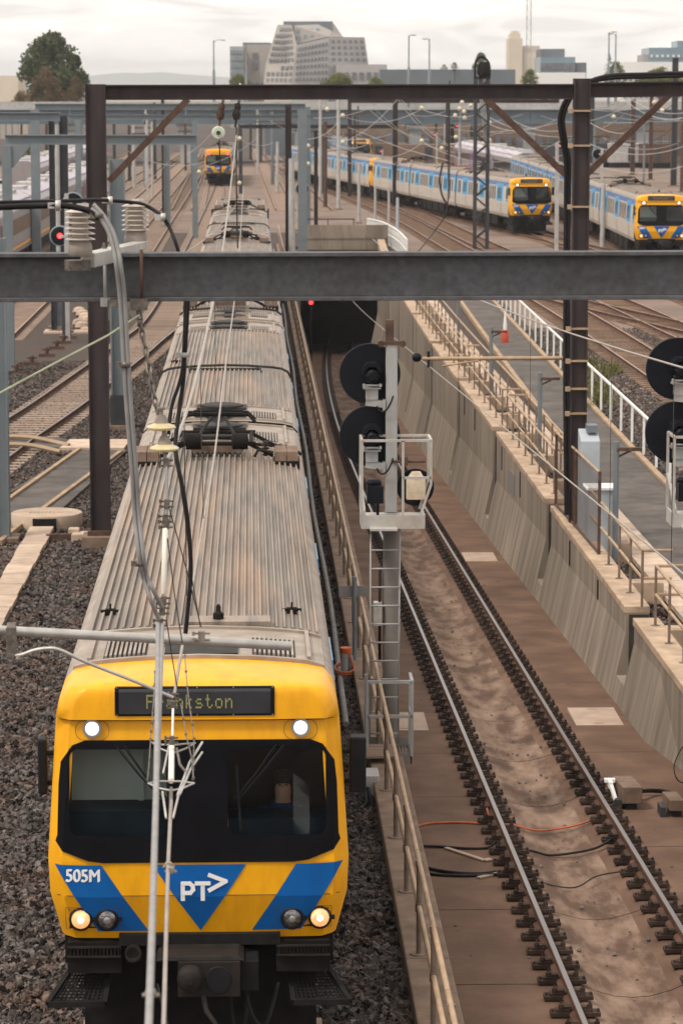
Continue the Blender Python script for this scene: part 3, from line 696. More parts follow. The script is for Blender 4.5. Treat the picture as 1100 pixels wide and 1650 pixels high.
def wp(px, d, z=0.): p = D(px, 800, d); q = CAM + RT * ((px - CX) / FPX * d) + V((FW.x, FW.y, 0)).normalized() * (d - (CAMH - z) * math.sin(PITCH)) / math.cos(PITCH); return V((q.x, q.y, z))
place_train('yellow fronted train trailing a long curved line of blue and cream carriages', wp(856, 208), wp(592, 290), ('cab', 'mid', 'rear', 'cab', 'mid', 'rear'))
place_train('yellow fronted train at the edge of the yard beside the thick brown column', wp(1064, 173), wp(852, 284), ('cab', 'mid', 'mid', 'mid', 'mid'))
tb = place_train('small distant yellow train end with red tail lamps on the left track', wp(352, 322), wp(372, 420), ('cab', 'mid'))
for c in tb.children:
    for ch in list(c.children):
        if ch.name.startswith('marker_lamp'):
            ch.data = ch.data.copy(); ch.data.materials[1] = M['lit_red_far']; vs_ = ch.data.vertices; cx_ = sum(v.co.x for v in vs_) / len(vs_); cz_ = sum(v.co.z for v in vs_) / len(vs_)
            for v in vs_: v.co.x = cx_ + (v.co.x - cx_) * 1.9; v.co.z = cz_ + (v.co.z - cz_) * 1.9; v.co.y -= .03
        if ch.name.startswith('headlight'): ch.data = ch.data.copy(); ch.data.materials[1] = M['lens_dark']; ch.data.materials[2] = M['lens_dark']
        if ch.name.startswith(('destination_', 'sign_')): bpy.data.objects.remove(ch)
place_train('far yellow train end showing above the long carriages behind a mast', wp(580, 395), wp(520, 480), ('cab', 'mid'))
# driver seen through the right hand windscreen
def make_driver():
    r = thing('person', 'train driver in a navy shirt seated behind the windscreen', 'person', (TX + .86, TRAIN_Y + .78, 1.42))
    def skin(name, verts, edges, rad, m, par, root=0):
        me = bpy.data.meshes.new(name); me.from_pydata(verts, edges, []); me.materials.append(M[m]); o = link(name, me, par)
        sk = o.modifiers.new('skin', 'SKIN')
        for i, q in enumerate(rad): me.skin_vertices[0].data[i].radius = (q, q * (.8 if q > .1 else 1))
        me.skin_vertices[0].data[root].use_root = True
        ss = o.modifiers.new('sub', 'SUBSURF'); ss.levels = 2; ss.render_levels = 2; return o
    vs = [(0, 0, .55), (0, -.02, .8), (0, -.03, 1.0), (0, -.05, 1.12), (0, -.07, 1.22), (0, -.1, 1.34), (-.2, -.03, 1.02), (-.3, -.2, .84), (-.22, -.45, .86), (.2, -.03, 1.02), (.31, -.2, .84), (.2, -.45, .87), (-.1, -.3, .5), (.1, -.3, .5), (-.12, -.38, .1), (.12, -.38, .1)]
    es = [(0, 1), (1, 2), (2, 3), (3, 4), (4, 5), (2, 6), (6, 7), (7, 8), (2, 9), (9, 10), (10, 11), (0, 12), (0, 13), (12, 14), (13, 15)]
    skin('body', vs, es, [.12, .12, .1, .06, .098, .085, .05, .042, .034, .05, .042, .034, .09, .09, .055, .055], 'skin', r)
    sh = MB(); sh.lathe([(.18, .52), (.21, .7), (.225, .95), (.17, 1.07), (.085, 1.13)], (0, -.01, 0), n=14)
    for s in (-1, 1): sh.tube([(s * .16, -.02, 1.02), (s * .25, -.08, .94), (s * .31, -.2, .83)], [.09, .085, .07], 8)
    part('shirt', sh, 'navy', r, local=True)
    hr = MB(); hr.lathe([(.092, 1.33), (.1, 1.36), (.085, 1.42), (.04, 1.45)], (0, -.055, 0), n=12); hr.lathe([(.075, 1.22), (.09, 1.28), (.09, 1.34)], (0, -.035, 0), n=12); part('hair', hr, 'hair', r, local=True)
    fc = MB(); fc.lathe([(.018, 0), (.012, -.03)], (0, -.16, 1.29), 'y', 6); part('nose', fc, 'skin', r, local=True)
    ey = MB()
    for s in (-.035, .035): ey.lathe([(.011, 0), (.006, -.008)], (s, -.165, 1.315), 'y', 6)
    part('eyes', ey, 'hair', r, local=True)
    for s in (-1, 1):
        hd = MB(); b = V((s * .2, -.46, .87)); hd.hexa([b + V((-.04, 0, -.015)), b + V((.04, 0, -.015)), b + V((.035, -.09, -.015)), b + V((-.035, -.09, -.015))], [b + V((-.04, 0, .015)), b + V((.04, 0, .015)), b + V((.035, -.09, .015)), b + V((-.035, -.09, .015))])
        for i, x in enumerate((-.03, -.01, .01, .03)): hd.tube([b + V((x, -.085, 0)), b + V((x, -.12 - .01 * (i in (1, 2)), -.01)), b + V((x, -.135 - .01 * (i in (1, 2)), -.035))], .009, 6)
        hd.tube([b + V((-s * .035, -.03, 0)), b + V((-s * .06, -.06, -.005)), b + V((-s * .06, -.09, -.02))], .01, 6)
        part('hand', hd, 'skin', r, local=True)
make_driver()
# ---------------------------------------------------------------- setting: ground, trench, tracks
def cv(y): return 1.7e-4 * max(0, y - 100) ** 2           # drift of the tunnel track to the right
def fl(y): return -.47 - .042 * (y - 31)                  # trench floor level
YP = 194.0                                                # tunnel portal
gb = MB(); GZ = -.22
gb.box(-900, 1.72, -60, 3000, -12, GZ)
gb.box(1.72, 3.0, YP + .6, 3000, -12.02, GZ); gb.box(8.9, 900, YP + .6, 3000, -12.02, GZ)
gb.box(3.0, 8.9, YP + .6, YP + 160, -1.7, GZ); gb.box(3.0, 8.9, YP + 160, 3000, -12.02, GZ)
ys = [-60, 20, 60, 100, 120, 140, 160, 180, YP + .6]
for a, b in zip(ys, ys[1:]):
    gb.hexa([(7.36 + cv(a), a, -12), (900, a, -12), (900, b, -12), (7.36 + cv(b), b, -12)], [(7.36 + cv(a), a, GZ), (900, a, GZ), (900, b, GZ), (7.36 + cv(b), b, GZ)])
structure('ground', gb, 'ballast')
yd = MB()                                                 # browner yard surface to the right and far ahead
yd.poly([(11.2, 60, GZ + .004), (120, 60, GZ + .004), (120, 420, GZ + .004), (-60, 420, GZ + .004), (-60, 215, GZ + .004), (8, 215, GZ + .004), (12.5, 160, GZ + .004)])
structure('yard_ground', yd, 'yard')
# trench floor slabs with a dished gutter between the rails
sl = thing('trench_floor', '', ''); del sl['label'], sl['category']; sl['kind'] = 'structure'
SEC = [(-2.6, 0), (-1.32, 0), (-1.3, .0), (-.62, -.01), (-.45, -.07), (-.2, -.14), (0, -.155), (.2, -.14), (.45, -.07), (.62, -.01), (1.3, 0), (2.75, 0)]
y = 18.0; random.seed(3)
while y < YP + 14:
    ln = 3.7; a, b = y + .012, y + ln - .012; m = MB(); n = 0; k = len(SEC); sub = 4
    for i in range(sub + 1):
        yy = a + (b - a) * i / sub; c0 = 4.42 + cv(yy)
        wob = .02 * math.sin(yy * 2.1) + .015 * math.sin(yy * 5.3)
        for x, z in SEC: m.v.append((c0 + x, yy, fl(yy) + z + (wob if abs(x) < .5 else 0)))
    for i in range(sub):
        for j in range(k - 1):
            m.m = 1 if 3 <= j <= 7 else 0
            m.face((i * k + j, i * k + j + 1, (i + 1) * k + j + 1, (i + 1) * k + j), True)
    part('floor_slab', m, ['slab', 'gutter'], sl); y += ln
bd = MB()
for a, b in zip(ys[1:] , ys[2:]): bd.poly([(1.7, a, fl(a) - .25), (8.5 + cv(a), a, fl(a) - .25), (8.5 + cv(b), b, fl(b) - .25), (1.7, b, fl(b) - .25)])
structure('trench_bed', bd, 'under')
for px, py in ((772, 899), (958, 1157), (787, 899), (575, 0), (648, 1165)):
    if py in (0,) or px == 787: continue
    r = ray(px, py); t = (fl(31) - .042 * (0 - 31) + .0 - CAMH)  # intersect the sloping floor
    A = -.47 + .042 * 31; tt = (A - CAMH) / (r.z + .042 * r.y); p = CAM + r * tt
    m = MB(); m.box(p.x - .42, p.x + .42, p.y - .75, p.y + .75, fl(p.y) - .05, fl(p.y) + .035); m.box(p.x - .08, p.x + .08, p.y - .62, p.y - .58, fl(p.y), fl(p.y) + .045); m.box(p.x - .08, p.x + .08, p.y + .58, p.y + .62, fl(p.y), fl(p.y) + .045)
    part('floor_hatch', m, 'hatch', sl)
def F(px, py, dz=0):                                      # photo pixel -> trench floor
    r = ray(px, py); A = -.47 + .042 * 31 + dz; tt = (A - CAMH) / (r.z + .042 * r.y); return CAM + r * tt
# ---- rails and sleepers
RP = [(-.075, 0), (.075, 0), (.06, .02), (.012, .035), (.012, .11), (.036, .125), (.036, .152), (.028, .158), (-.028, .158), (-.036, .152), (-.036, .125), (-.012, .11), (-.012, .035), (-.06, .02)]
RM = [0] * 6 + [0, 1, 0] + [0] * 5
def pathpts(fn, y0, y1, step):
    n = max(2, int((y1 - y0) / step)); out = []
    for i in range(n + 1):
        t = y0 + (y1 - y0) * i / n; p = fn(t); q = fn(t + .5); d = V((q - p)); d.z = 0; d.normalize(); out.append((p, V((d.y, -d.x, 0)), d))
    return out
def rails(par, fn, y0, y1, step=4, top='rail_top', zoff=0):
    for s in (-1, 1):
        m = MB(); m.sweep(RP, [(p + r * s * .835 + V((0, 0, zoff)), r) for p, r, d in pathpts(fn, y0, y1, step)], mats=RM)
        part('rail', m, ['rail_side', top], par)
def sleeper_mesh(wood=False):
    m = MB(); m.box(-1.3, 1.3, -.12, .12, -.2, 0) if wood else m.hexa([(-1.3, -.14, -.2), (1.3, -.14, -.2), (1.3, .14, -.2), (-1.3, .14, -.2)], [(-1.28, -.11, 0), (1.28, -.11, 0), (1.28, .11, 0), (-1.28, .11, 0)])
    return m.mesh('sleeper', 'sleeper_wood' if wood else 'sleeper')
SLM = sleeper_mesh(); SLW = sleeper_mesh(True)
def sleepers(par, fn, y0, y1, me, ind=None, sp=.68):
    far = MB(); y = y0
    while y < y1:
        p = fn(y); q = fn(y + .5); rz = math.atan2(-(q.x - p.x), q.y - p.y)
        if ind and ind[0] <= y <= ind[1]: link('sleeper', me, par, p, rz)
        else:
            r = V((math.cos(rz), math.sin(rz), 0)); f = V((-r.y, r.x, 0)) * .11
            far.hexa([p - r * 1.28 - f - V((0, 0, .2)), p + r * 1.28 - f - V((0, 0, .2)), p + r * 1.28 + f - V((0, 0, .2)), p - r * 1.28 + f - V((0, 0, .2))], [p - r * 1.28 - f, p + r * 1.28 - f, p + r * 1.28 + f, p - r * 1.28 + f])
        y += sp
    if far.f: part('sleeper', far, list(me.materials), par, kind='stuff')
def track(label, fn, y0, y1, me=SLM, ind=None, top='rail_top', step=4, sp=.68):
    t = link('railway_track', None); t['kind'] = 'structure'
    if label: t['label'] = label
    rails(t, fn, y0, y1, step, top, -.158); sleepers(t, lambda y: fn(y) - V((0, 0, .16)), y0, y1, me, ind, sp); return t
def poly_fn(pts):                                         # smooth x(y) through (x, y) points
    pts = sorted(pts, key=lambda p: p[1])
    c = arc([(x, y, 0) for x, y in pts], 8)
    def fn(y):
        if y <= c[0].y: d = c[1] - c[0]; return V((c[0].x + d.x / d.y * (y - c[0].y), y, 0))
        for a, b in zip(c, c[1:]):
            if y <= b.y: return V((a.x + (b.x - a.x) * (y - a.y) / max(1e-6, b.y - a.y), y, 0))
        d = c[-1] - c[-2]; return V((c[-1].x + d.x / d.y * (y - c[-1].y), y, 0))
    return fn
track('straight middle track carrying the near train', lambda y: V((-.55, y, 0)), 14, 260, ind=(24, 32), top='rail_top')
gB = lambda px, py: (G(px, py, 0).x, G(px, py, 0).y)
fB = poly_fn([gB(-70, 760), gB(8, 705), gB(85, 655), gB(156, 603), gB(225, 550), gB(275, 500), gB(320, 400), gB(356, 308), gB(366, 270)])
track('curved track left of the near train', fB, 66, 520, ind=(72, 150), top='rail_top', step=2.5, sp=.62)
fT = lambda y: V((4.42 + cv(y), y, fl(y) + .04 + .158))
tt_ = link('railway_track', None); tt_['kind'] = 'structure'; tt_['label'] = 'track sunk in the concrete trench leading to the tunnel'
rails(tt_, fT, 20, YP + 20, 3, 'rail_top', -.158)
ch = MB()                                                 # a rail chair: stepped base plate, clips and bolts
for s in (-1, 1):
    ch.box(min(s * .07, s * .28), max(s * .07, s * .28), -.085, .085, -.03, .015); ch.box(min(s * .07, s * .22), max(s * .07, s * .19), -.06, .06, .015, .045)
    ch.lathe([(.032, .05), (.03, .1), (.014, .105), (.012, .13)], (s * .16, -.02, 0), n=6, smooth=False); ch.box(min(s * .04, s * .13), max(s * .04, s * .13), -.04, .04, .04, .075)
    ch.box(min(s * .24, s * .27), max(s * .24, s * .27), -.04, -.0, .0, .05)
CHM = ch.mesh('rail_chair', 'chair_iron'); far = MB(); y = 28.6; cnt = 0
while y < YP + 10:
    for s in (-1, 1):
        p = fT(y) + V((s * .835, 0, -.15))
        if cnt < 298: link('rail_chair', CHM, tt_, p); cnt += 1
        else: far.box(p.x - .28, p.x + .28, p.y - .1, p.y + .1, p.z - .03, p.z + .08)
    y += .7
part('rail_chair', far, 'chair_iron', tt_, kind='stuff')
# yard tracks at the right and far left
for lab, fn, a, b, ind in (
    ('track leading to the train in the middle of the yard', poly_fn([(wp(856, 208).x, wp(856, 208).y), (wp(592, 290).x, wp(592, 290).y), (wp(520, 340).x, wp(520, 340).y)]), 110, 420, None),
    ('track leading to the train at the edge of the yard', poly_fn([(wp(1064, 173).x, wp(1064, 173).y), (wp(852, 284).x, wp(852, 284).y)]), 110, 380, None),
    ('rusty yard track curving beside the walkway', poly_fn([(14.7, 70), (14.7, 110), (14.4, 140), (13.3, 190), (11.8, 250), (7, 340)]), 70, 400, (84, 150)),
    ('second rusty yard track crossing behind the brown column', poly_fn([(19.5, 90), (18.4, 110), (17.4, 140), (15.6, 190), (14.0, 250)]), 90, 330, (96, 150)),
    ('yard track that crosses the others at the turnouts', poly_fn([(25, 90), (21.5, 108), (17.6, 128), (14.6, 146), (12.6, 180)]), 92, 185, (100, 140)),
    ('outer yard track at the right', poly_fn([(23, 100), (21.6, 150), (21, 200)]), 100, 250, (104, 140))):
    track(lab, fn, a, b, SLW, ind, 'rail_top_dull', 5)
for x0, x1, lab in ((-7.0, -7.0, 'left yard track next to the curve'), (-10.6, -10.2, 'left yard track in the middle'), (-14.9, -13.7, 'left yard track under the purple train'), (-25, -25, 'farthest left yard track'), (-20.3, -20.3, 'left yard track under the far pale train')):
    track(lab, lambda y, x0=x0, x1=x1: V((x0 + (x1 - x0) * (y - 120) / 200, y, 0)), 185 if x0 == -7.0 else 120, 520, SLM, None, 'rail_top_dull', 12)
for x0, x1, lab in ((-3.0, -4.5, 'far track left of the middle'), (3.2, 2.0, 'far track beyond the tunnel mouth'), (6.5, 4.2, 'second far track beyond the tunnel mouth'), (-5.8, -7.2, 'far track bending away to the left')):
    track(lab, lambda y, x0=x0, x1=x1: V((x0 + (x1 - x0) * (y - 230) / 200, y, 0)), 255, 560, SLM, None, 'rail_top_dull', 14)
# ---- retaining walls and tunnel mouth
up = thing('concrete_upstand', 'low concrete upstand with the tan pipe handrail beside the near train', 'retaining wall')
yy = 14.0
while yy < YP:
    a, b = yy + .008, min(yy + 6, YP) - .008; m = MB(); x1 = 2.22
    m.hexa([(1.72, a, fl(a) - .3), (x1, a, fl(a) - .3), (x1, b, fl(b) - .3), (1.72, b, fl(b) - .3)], [(1.72, a, .02), (x1, a, .02), (x1, b, .02), (1.72, b, .02)])
    part('upstand_block', m, 'kerb', up, bevel=.02); yy += 6
def wx(y): return cv(y)
rw = thing('retaining_wall', 'tall board marked concrete retaining wall along the right side of the trench', 'retaining wall')
WT = .3
def kink(y): return max(-.04 - .031 * (y - 48.6), fl(y) + 1.2) if y > 48.5 else fl(y) + .1
def wbase(y): return 6.93 + wx(y) - .21 * (kink(y) - fl(y))
def panel(y0, y1, name='wall_panel'):
    m = MB(); n = max(1, int((y1 - y0) / 2.2)); rows = []
    for i in range(n + 1):
        y = y0 + (y1 - y0) * i / n; f = fl(y); c = wx(y); zk = kink(y)
        rows.append([(wbase(y) - .021, y, f - .1), (6.93 + c, y, zk), (6.93 + c, y, WT - .12), (7.37 + c, y, WT - .12), (7.37 + c, y, f - .1)])
    k = 5; m.v = [p for r in rows for p in r]
    for i in range(n):
        for j in range(k): m.face((i * k + j, i * k + (j + 1) % k, (i + 1) * k + (j + 1) % k, (i + 1) * k + j))
    m.face(range(k)); m.face([n * k + j for j in range(k)][::-1])
    part(name, m, 'wall', rw)
    cp = MB(); cp.hexa([(6.9 + wx(y0), y0, WT - .12), (7.38 + wx(y0), y0, WT - .12), (7.38 + wx(y1), y1, WT - .12), (6.9 + wx(y1), y1, WT - .12)], [(6.9 + wx(y0), y0, WT + .02), (7.38 + wx(y0), y0, WT + .02), (7.38 + wx(y1), y1, WT + .02), (6.9 + wx(y1), y1, WT + .02)])
    part('coping_stone', cp, 'coping', rw, bevel=.015)
slots = [52.6, 67.3, 82.4, 97.1, 112, 127, 142.8, 159, 176]
def slot(y):                                              # recess between two wall sections, ends and back painted dark as its shade
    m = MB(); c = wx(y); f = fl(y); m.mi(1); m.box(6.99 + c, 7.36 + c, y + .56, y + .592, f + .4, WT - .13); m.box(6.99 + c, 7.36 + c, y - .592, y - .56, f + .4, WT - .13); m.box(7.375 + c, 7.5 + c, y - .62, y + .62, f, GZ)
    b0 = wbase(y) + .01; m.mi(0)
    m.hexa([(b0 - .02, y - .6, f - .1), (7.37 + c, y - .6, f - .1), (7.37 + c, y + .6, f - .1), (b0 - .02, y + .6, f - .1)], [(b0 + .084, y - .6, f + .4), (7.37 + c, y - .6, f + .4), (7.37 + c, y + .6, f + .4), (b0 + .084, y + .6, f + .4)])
    part('recess_back_and_shade', m, ['wall', 'joint_and_slot_shade'], rw)
edges = [20.0, 48.6] + slots + [YP]
for a, b in zip(edges, edges[1:]):
    a0 = a + (.6 if a in slots else 0); b0 = b - (.6 if b in slots else 0); k = max(1, round((b0 - a0) / 4.9))
    for i in range(k):
        p0 = a0 + (b0 - a0) * i / k + (.03 if i else 0); p1 = a0 + (b0 - a0) * (i + 1) / k - (.03 if i < k - 1 else 0); panel(p0, p1)
        if i: jm = MB(); yj = a0 + (b0 - a0) * i / k; jm.box(6.97 + wx(yj), 7.3 + wx(yj), yj - .035, yj + .035, fl(yj), WT - .1); part('joint_filler_and_shade', jm, 'joint_and_slot_shade', rw)
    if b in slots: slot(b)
lg = MB(); y = 46.6
sgn = MB(); sgn.box(6.912, 6.927, 76.1, 77.7, -.75, -.2); part('wall_plate', sgn, 'plate_grey', rw)
for y in (57.5, 62.7, 74.5, 80, 89.8, 94.2):
    m = MB(); m.box(6.91 + wx(y), 6.932 + wx(y), y - .07, y + .07, max(kink(y) + .03, -.55), .1); part('weep_slot', m, 'black_matt', rw)
# kerb beams behind the coping: cross pieces, cover slabs
bk = thing('cable_trough', 'cable trough of concrete lids behind the retaining wall handrail', 'cable trough')
y = 44.0
while y < 150:
    m = MB(); x = 8.08 + cv(y); m.box(x, x + .62, y + .01, y + .98, -.1, .0); part('trough_lid', m, 'paver', bk); y += 1.0
y = 46
while y < 150:
    m = MB(); m.box(7.39 + cv(y), 8.06 + cv(y), y, y + .5, -.2, .25); part('cross_beam', m, 'coping', bk); y += 5.1
# walkway with edging
xl = lambda y: 8.58 + max(0, y - 64) * .019 + cv(y) * .3; xr = lambda y: 10.56 + max(0, y - 73) * .016 + cv(y) * .3
pm = MB(); ye = [40 + 5 * i for i in range(30)]
for a, b in zip(ye, ye[1:]): pm.poly([(xl(a), a, -.12), (xr(a), a, -.12), (xr(b), b, -.12), (xl(b), b, -.12)])
structure('walkway', pm, 'asphalt')
for f_, nm in ((xl, 'left'), (xr, 'right')):
    for a, b in zip(ye, ye[1:]):
        m = MB(); m.hexa([(f_(a) - .09, a + .01, -.3), (f_(a) + .09, a + .01, -.3), (f_(b) + .09, b - .01, -.3), (f_(b) - .09, b - .01, -.3)], [(f_(a) - .08, a + .01, -.05), (f_(a) + .08, a + .01, -.05), (f_(b) + .08, b - .01, -.05), (f_(b) - .08, b - .01, -.05)])
        o = structure('walkway_kerb', m, 'kerb_edge')
# tunnel portal
tp = thing('tunnel_portal', 'stained concrete tunnel mouth swallowing the sunken track', 'tunnel')
f = fl(YP); ox0, ox1, ot = 3.3, 8.6, -2.0
m = MB(); m.box(1.75, ox0, YP, YP + .6, f - .5, -.4); m.box(ox1, 10.2, YP, YP + .6, f - .5, -.4); m.box(ox0, ox1, YP, YP + .6, ot, -.4); part('head_wall', m, 'wall', tp)
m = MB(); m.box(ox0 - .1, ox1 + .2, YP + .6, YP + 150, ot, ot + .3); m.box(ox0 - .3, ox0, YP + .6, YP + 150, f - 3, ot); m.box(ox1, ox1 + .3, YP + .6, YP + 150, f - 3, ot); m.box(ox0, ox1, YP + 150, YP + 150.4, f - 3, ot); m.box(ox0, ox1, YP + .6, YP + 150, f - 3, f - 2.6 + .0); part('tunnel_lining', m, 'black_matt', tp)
for i in range(4):
    a, b = 3.15 + i * 1.5, 3.15 + (i + 1) * 1.5 - .03
    m = MB(); m.box(a, b, YP - .15, YP + .25, -.38, .45); m.box(a, b, YP - .12, YP + .22, .45, 1.25); m.box(a - .0, b, YP - .2, YP + .3, .36, .45); part('parapet_panel', m, 'wall', tp)
m = MB(); m.box(3.2, 6.9, YP - .1, YP - .02, 1.6, 1.68)
for x in (3.3, 5.1, 6.8): m.box(x, x + .06, YP - .08, YP - .03, 1.2, 1.6)
part('parapet_rail', m, 'dark_steel', tp)
# ---- left hand handrail on the upstand
hr = thing('handrail', 'long tan pipe handrail on the concrete upstand beside the near train', 'handrail')
PST = MB(); PST.tube([(0, 0, 0), (0, 0, 1.08)], .032, 8); PST.lathe([(.1, 0), (.1, .015)], n=10); PST.lathe([(.045, .5), (.045, .6)], n=8); PST.lathe([(.045, 1.02), (.045, 1.1)], n=8)
pme = PST.mesh('handrail_post', 'handpost'); y = 24.2
while y < YP - 1: link('handrail_post', pme, hr, (1.88, y, .02)); y += 2.65
for z in (.56, 1.08):
    y = 22.0
    while y < YP - 1: m = MB(); m.tube([(1.88, y, z + .02), (1.88, y + 5.28, z + .02)], .03, 8); part('pipe_rail', m, 'handrail', hr); y += 5.3
pp = MB(); pp.tube([(1.5 + .03 * math.sin(y * .25), y, -.1) for y in range(45, 192, 4)], .05, 8)
one('drain_pipe', pp, 'pipe_grey', 'long grey pipe lying on the stones between the near train and the upstand', 'pipe')
# ---- right hand railings
def railing(label, x, ya, yb, z, h, rw_, pm_, rm_, n, ret=0, square=False, mid=True, lean=None, off=None):
    t = thing('railing', label, 'railing', (x + cv(ya), ya, z)); fX = off or (lambda y: x + cv(y))
    pr = MB()
    for i in range(n + 1):
        y = ya + (yb - ya) * i / n; p = MB()
        if square: p.box(fX(y) - rw_, fX(y) + rw_, y - rw_, y + rw_, z, z + h)
        else: p.tube([(fX(y), y, z), (fX(y), y, z + h)], rw_, 7); p.lathe([(.08, z), (.08, z + .012)], (fX(y), y, 0), n=8)
        part('railing_post', p, pm_, t)
    for hh in ((h, h * .52) if mid else (h,)):
        r = MB(); pts = [(fX(ya + (yb - ya) * i / n), ya + (yb - ya) * i / n, z + hh) for i in range(n + 1)]
        if ret: pts = [(pts[0][0] + ret, pts[0][1], pts[0][2])] + pts + [(pts[-1][0] + ret, pts[-1][1], pts[-1][2])]
        if square:
            for a, b in zip(pts, pts[1:]): r.bar(a, b, .06, .06)
        else: r.tube(pts, rw_ * 1.15, 7)
        part('top_rail' if hh == h else 'middle_rail', r, rm_, t)
    return t
z0 = WT + .02
railing('tan pipe railing on the nearest coping with black wire beside it', 7.2, 40.8, 51.2, z0, 1.08, .026, 'handpost', 'handrail', 6, .55)
railing('tan pipe railing on the coping in front of the grey cabinet', 7.2, 53.0, 61.4, z0, 1.08, .026, 'handpost', 'handrail', 5, .55)
railing('tan pipe railing on the coping beyond the mesh fence', 7.2, 68.7, 81.6, z0, 1.05, .026, 'handpost', 'handrail', 7, .5)
railing('tan pipe railing on the coping halfway to the tunnel', 7.2, 83.2, 98, z0, 1.05, .026, 'handpost', 'handrail', 7, .5)
railing('tan pipe railing on the coping nearest the tunnel', 7.2, 98.1, 129, z0, 1.05, .026, 'handpost', 'handrail', 12, .5)
railing('second tan pipe railing behind the coping by the mesh fence', 8.0, 70.4, 83.6, 0, 1.1, .026, 'handpost', 'handrail', 6, 0)
railing('second tan pipe railing behind the coping farther along', 8.05, 85.6, 130, 0, 1.1, .026, 'handpost', 'handrail', 16, 0)
railing('white square railing along the outer edge of the asphalt walkway', 10.7, 74.4, 152, -.15, 1.08, .031, 'white_paint', 'white_paint', 27, 0, True, False, off=lambda y: xr(y) + .2)
wf = [wp(592, 206), wp(616, 200), wp(640, 188), wp(655, 176)]
t = thing('white_fence', 'white fence curving round the corner above the tunnel mouth', 'fence', wf[0])
pts = arc([(p.x, p.y, 0) for p in wf], 8)
for p in pts[::1]: m = MB(); m.box(p.x - .05, p.x + .05, p.y - .05, p.y + .05, GZ, 1.15); part('fence_post', m, 'white_paint', t)
for z in (.5, 1.15): m = MB(); m.tube([p + V((0, 0, z)) for p in pts], .05, 6); part('fence_rail', m, 'white_paint', t)
m = MB()
for a, b in zip(pts, pts[1:]): m.poly([a, b, b + V((0, 0, .75)), a + V((0, 0, .75))]); m.poly([a + V((.02, .02, 0)), a + V((.02, .02, .75)), b + V((.02, .02, .75)), b + V((.02, .02, 0))])
part('fence_infill', m, 'cage', t)
# loose stones on the ballast (uncountable)
def gravel(rects, dens, smin, smax, name):
    em = MB()
    for x0, x1, y0, y1, z in rects: em.poly([(x0, y0, z), (x1, y0, z), (x1, y1, z), (x0, y1, z)])
    o = structure(name, em, 'stone', 'stuff')
    ng = bpy.data.node_groups.new(name, 'GeometryNodeTree'); ng.interface.new_socket('Geometry', in_out='INPUT', socket_type='NodeSocketGeometry'); ng.interface.new_socket('Geometry', in_out='OUTPUT', socket_type='NodeSocketGeometry')
    n = ng.nodes; l = ng.links; gi = n.new('NodeGroupInput'); go = n.new('NodeGroupOutput')
    dp = n.new('GeometryNodeDistributePointsOnFaces'); dp.inputs['Density'].default_value = dens
    ic = n.new('GeometryNodeMeshIcoSphere'); ic.inputs['Radius'].default_value = 1.0; ic.inputs['Subdivisions'].default_value = 2
    nz = n.new('ShaderNodeTexNoise'); nz.inputs['Scale'].default_value = .9; nz.inputs['Detail'].default_value = 1
    sp = n.new('GeometryNodeSetPosition'); vm = n.new('ShaderNodeVectorMath'); vm.operation = 'SUBTRACT'; vm.inputs[1].default_value = (.5, .5, .5)
    vs = n.new('ShaderNodeVectorMath'); vs.operation = 'SCALE'; vs.inputs['Scale'].default_value = 2.6
    l.new(nz.outputs['Color'], vm.inputs[0]); l.new(vm.outputs[0], vs.inputs[0]); l.new(vs.outputs[0], sp.inputs['Offset']); l.new(ic.outputs['Mesh'], sp.inputs['Geometry'])
    sm = n.new('GeometryNodeSetMaterial'); sm.inputs['Material'].default_value = M['stone']; l.new(sp.outputs[0], sm.inputs[0])
    ip = n.new('GeometryNodeInstanceOnPoints'); l.new(gi.outputs[0], dp.inputs['Mesh']); l.new(dp.outputs['Points'], ip.inputs['Points']); l.new(sm.outputs[0], ip.inputs['Instance'])
    rr = n.new('FunctionNodeRandomValue'); rr.data_type = 'FLOAT_VECTOR'; rr.inputs[0].default_value = (0, 0, 0); rr.inputs[1].default_value = (6.28, 6.28, 6.28); l.new(rr.outputs[0], ip.inputs['Rotation'])
    rs = n.new('FunctionNodeRandomValue'); rs.data_type = 'FLOAT_VECTOR'; rs.inputs[0].default_value = (smin, smin, smin * .8); rs.inputs[1].default_value = (smax, smax, smax * .9); rs.inputs['Seed'].default_value = 5; l.new(rs.outputs[0], ip.inputs['Scale'])
    l.new(ip.outputs[0], go.inputs[0])
    md = o.modifiers.new('scatter', 'NODES'); md.node_group = ng
    return o
gravel([(-4.6, -1.45, 27, 62, GZ + .0), (-1.18, .22, 27, 36, GZ), (.5, 1.71, 27, 64, GZ), (-2.0, -1.42, 27, 64, GZ + .02)], 330, .02, .062, 'ballast_stones')
gravel([(-4.6, -1.45, 27, 58, GZ + .01), (.5, 1.71, 27, 50, GZ)], 22, .05, .085, 'large_ballast_stones')
gravel([(-14, -4.6, 56, 110, GZ), (-4.6, -2, 62, 120, GZ), (.9, 1.71, 64, 110, GZ)], 110, .025, .06, 'far_ballast_stones')
gravel([(7.4, 8.05, 44, 100, GZ + .03), (10.9, 19, 76, 125, GZ)], 70, .025, .06, 'yard_stones')
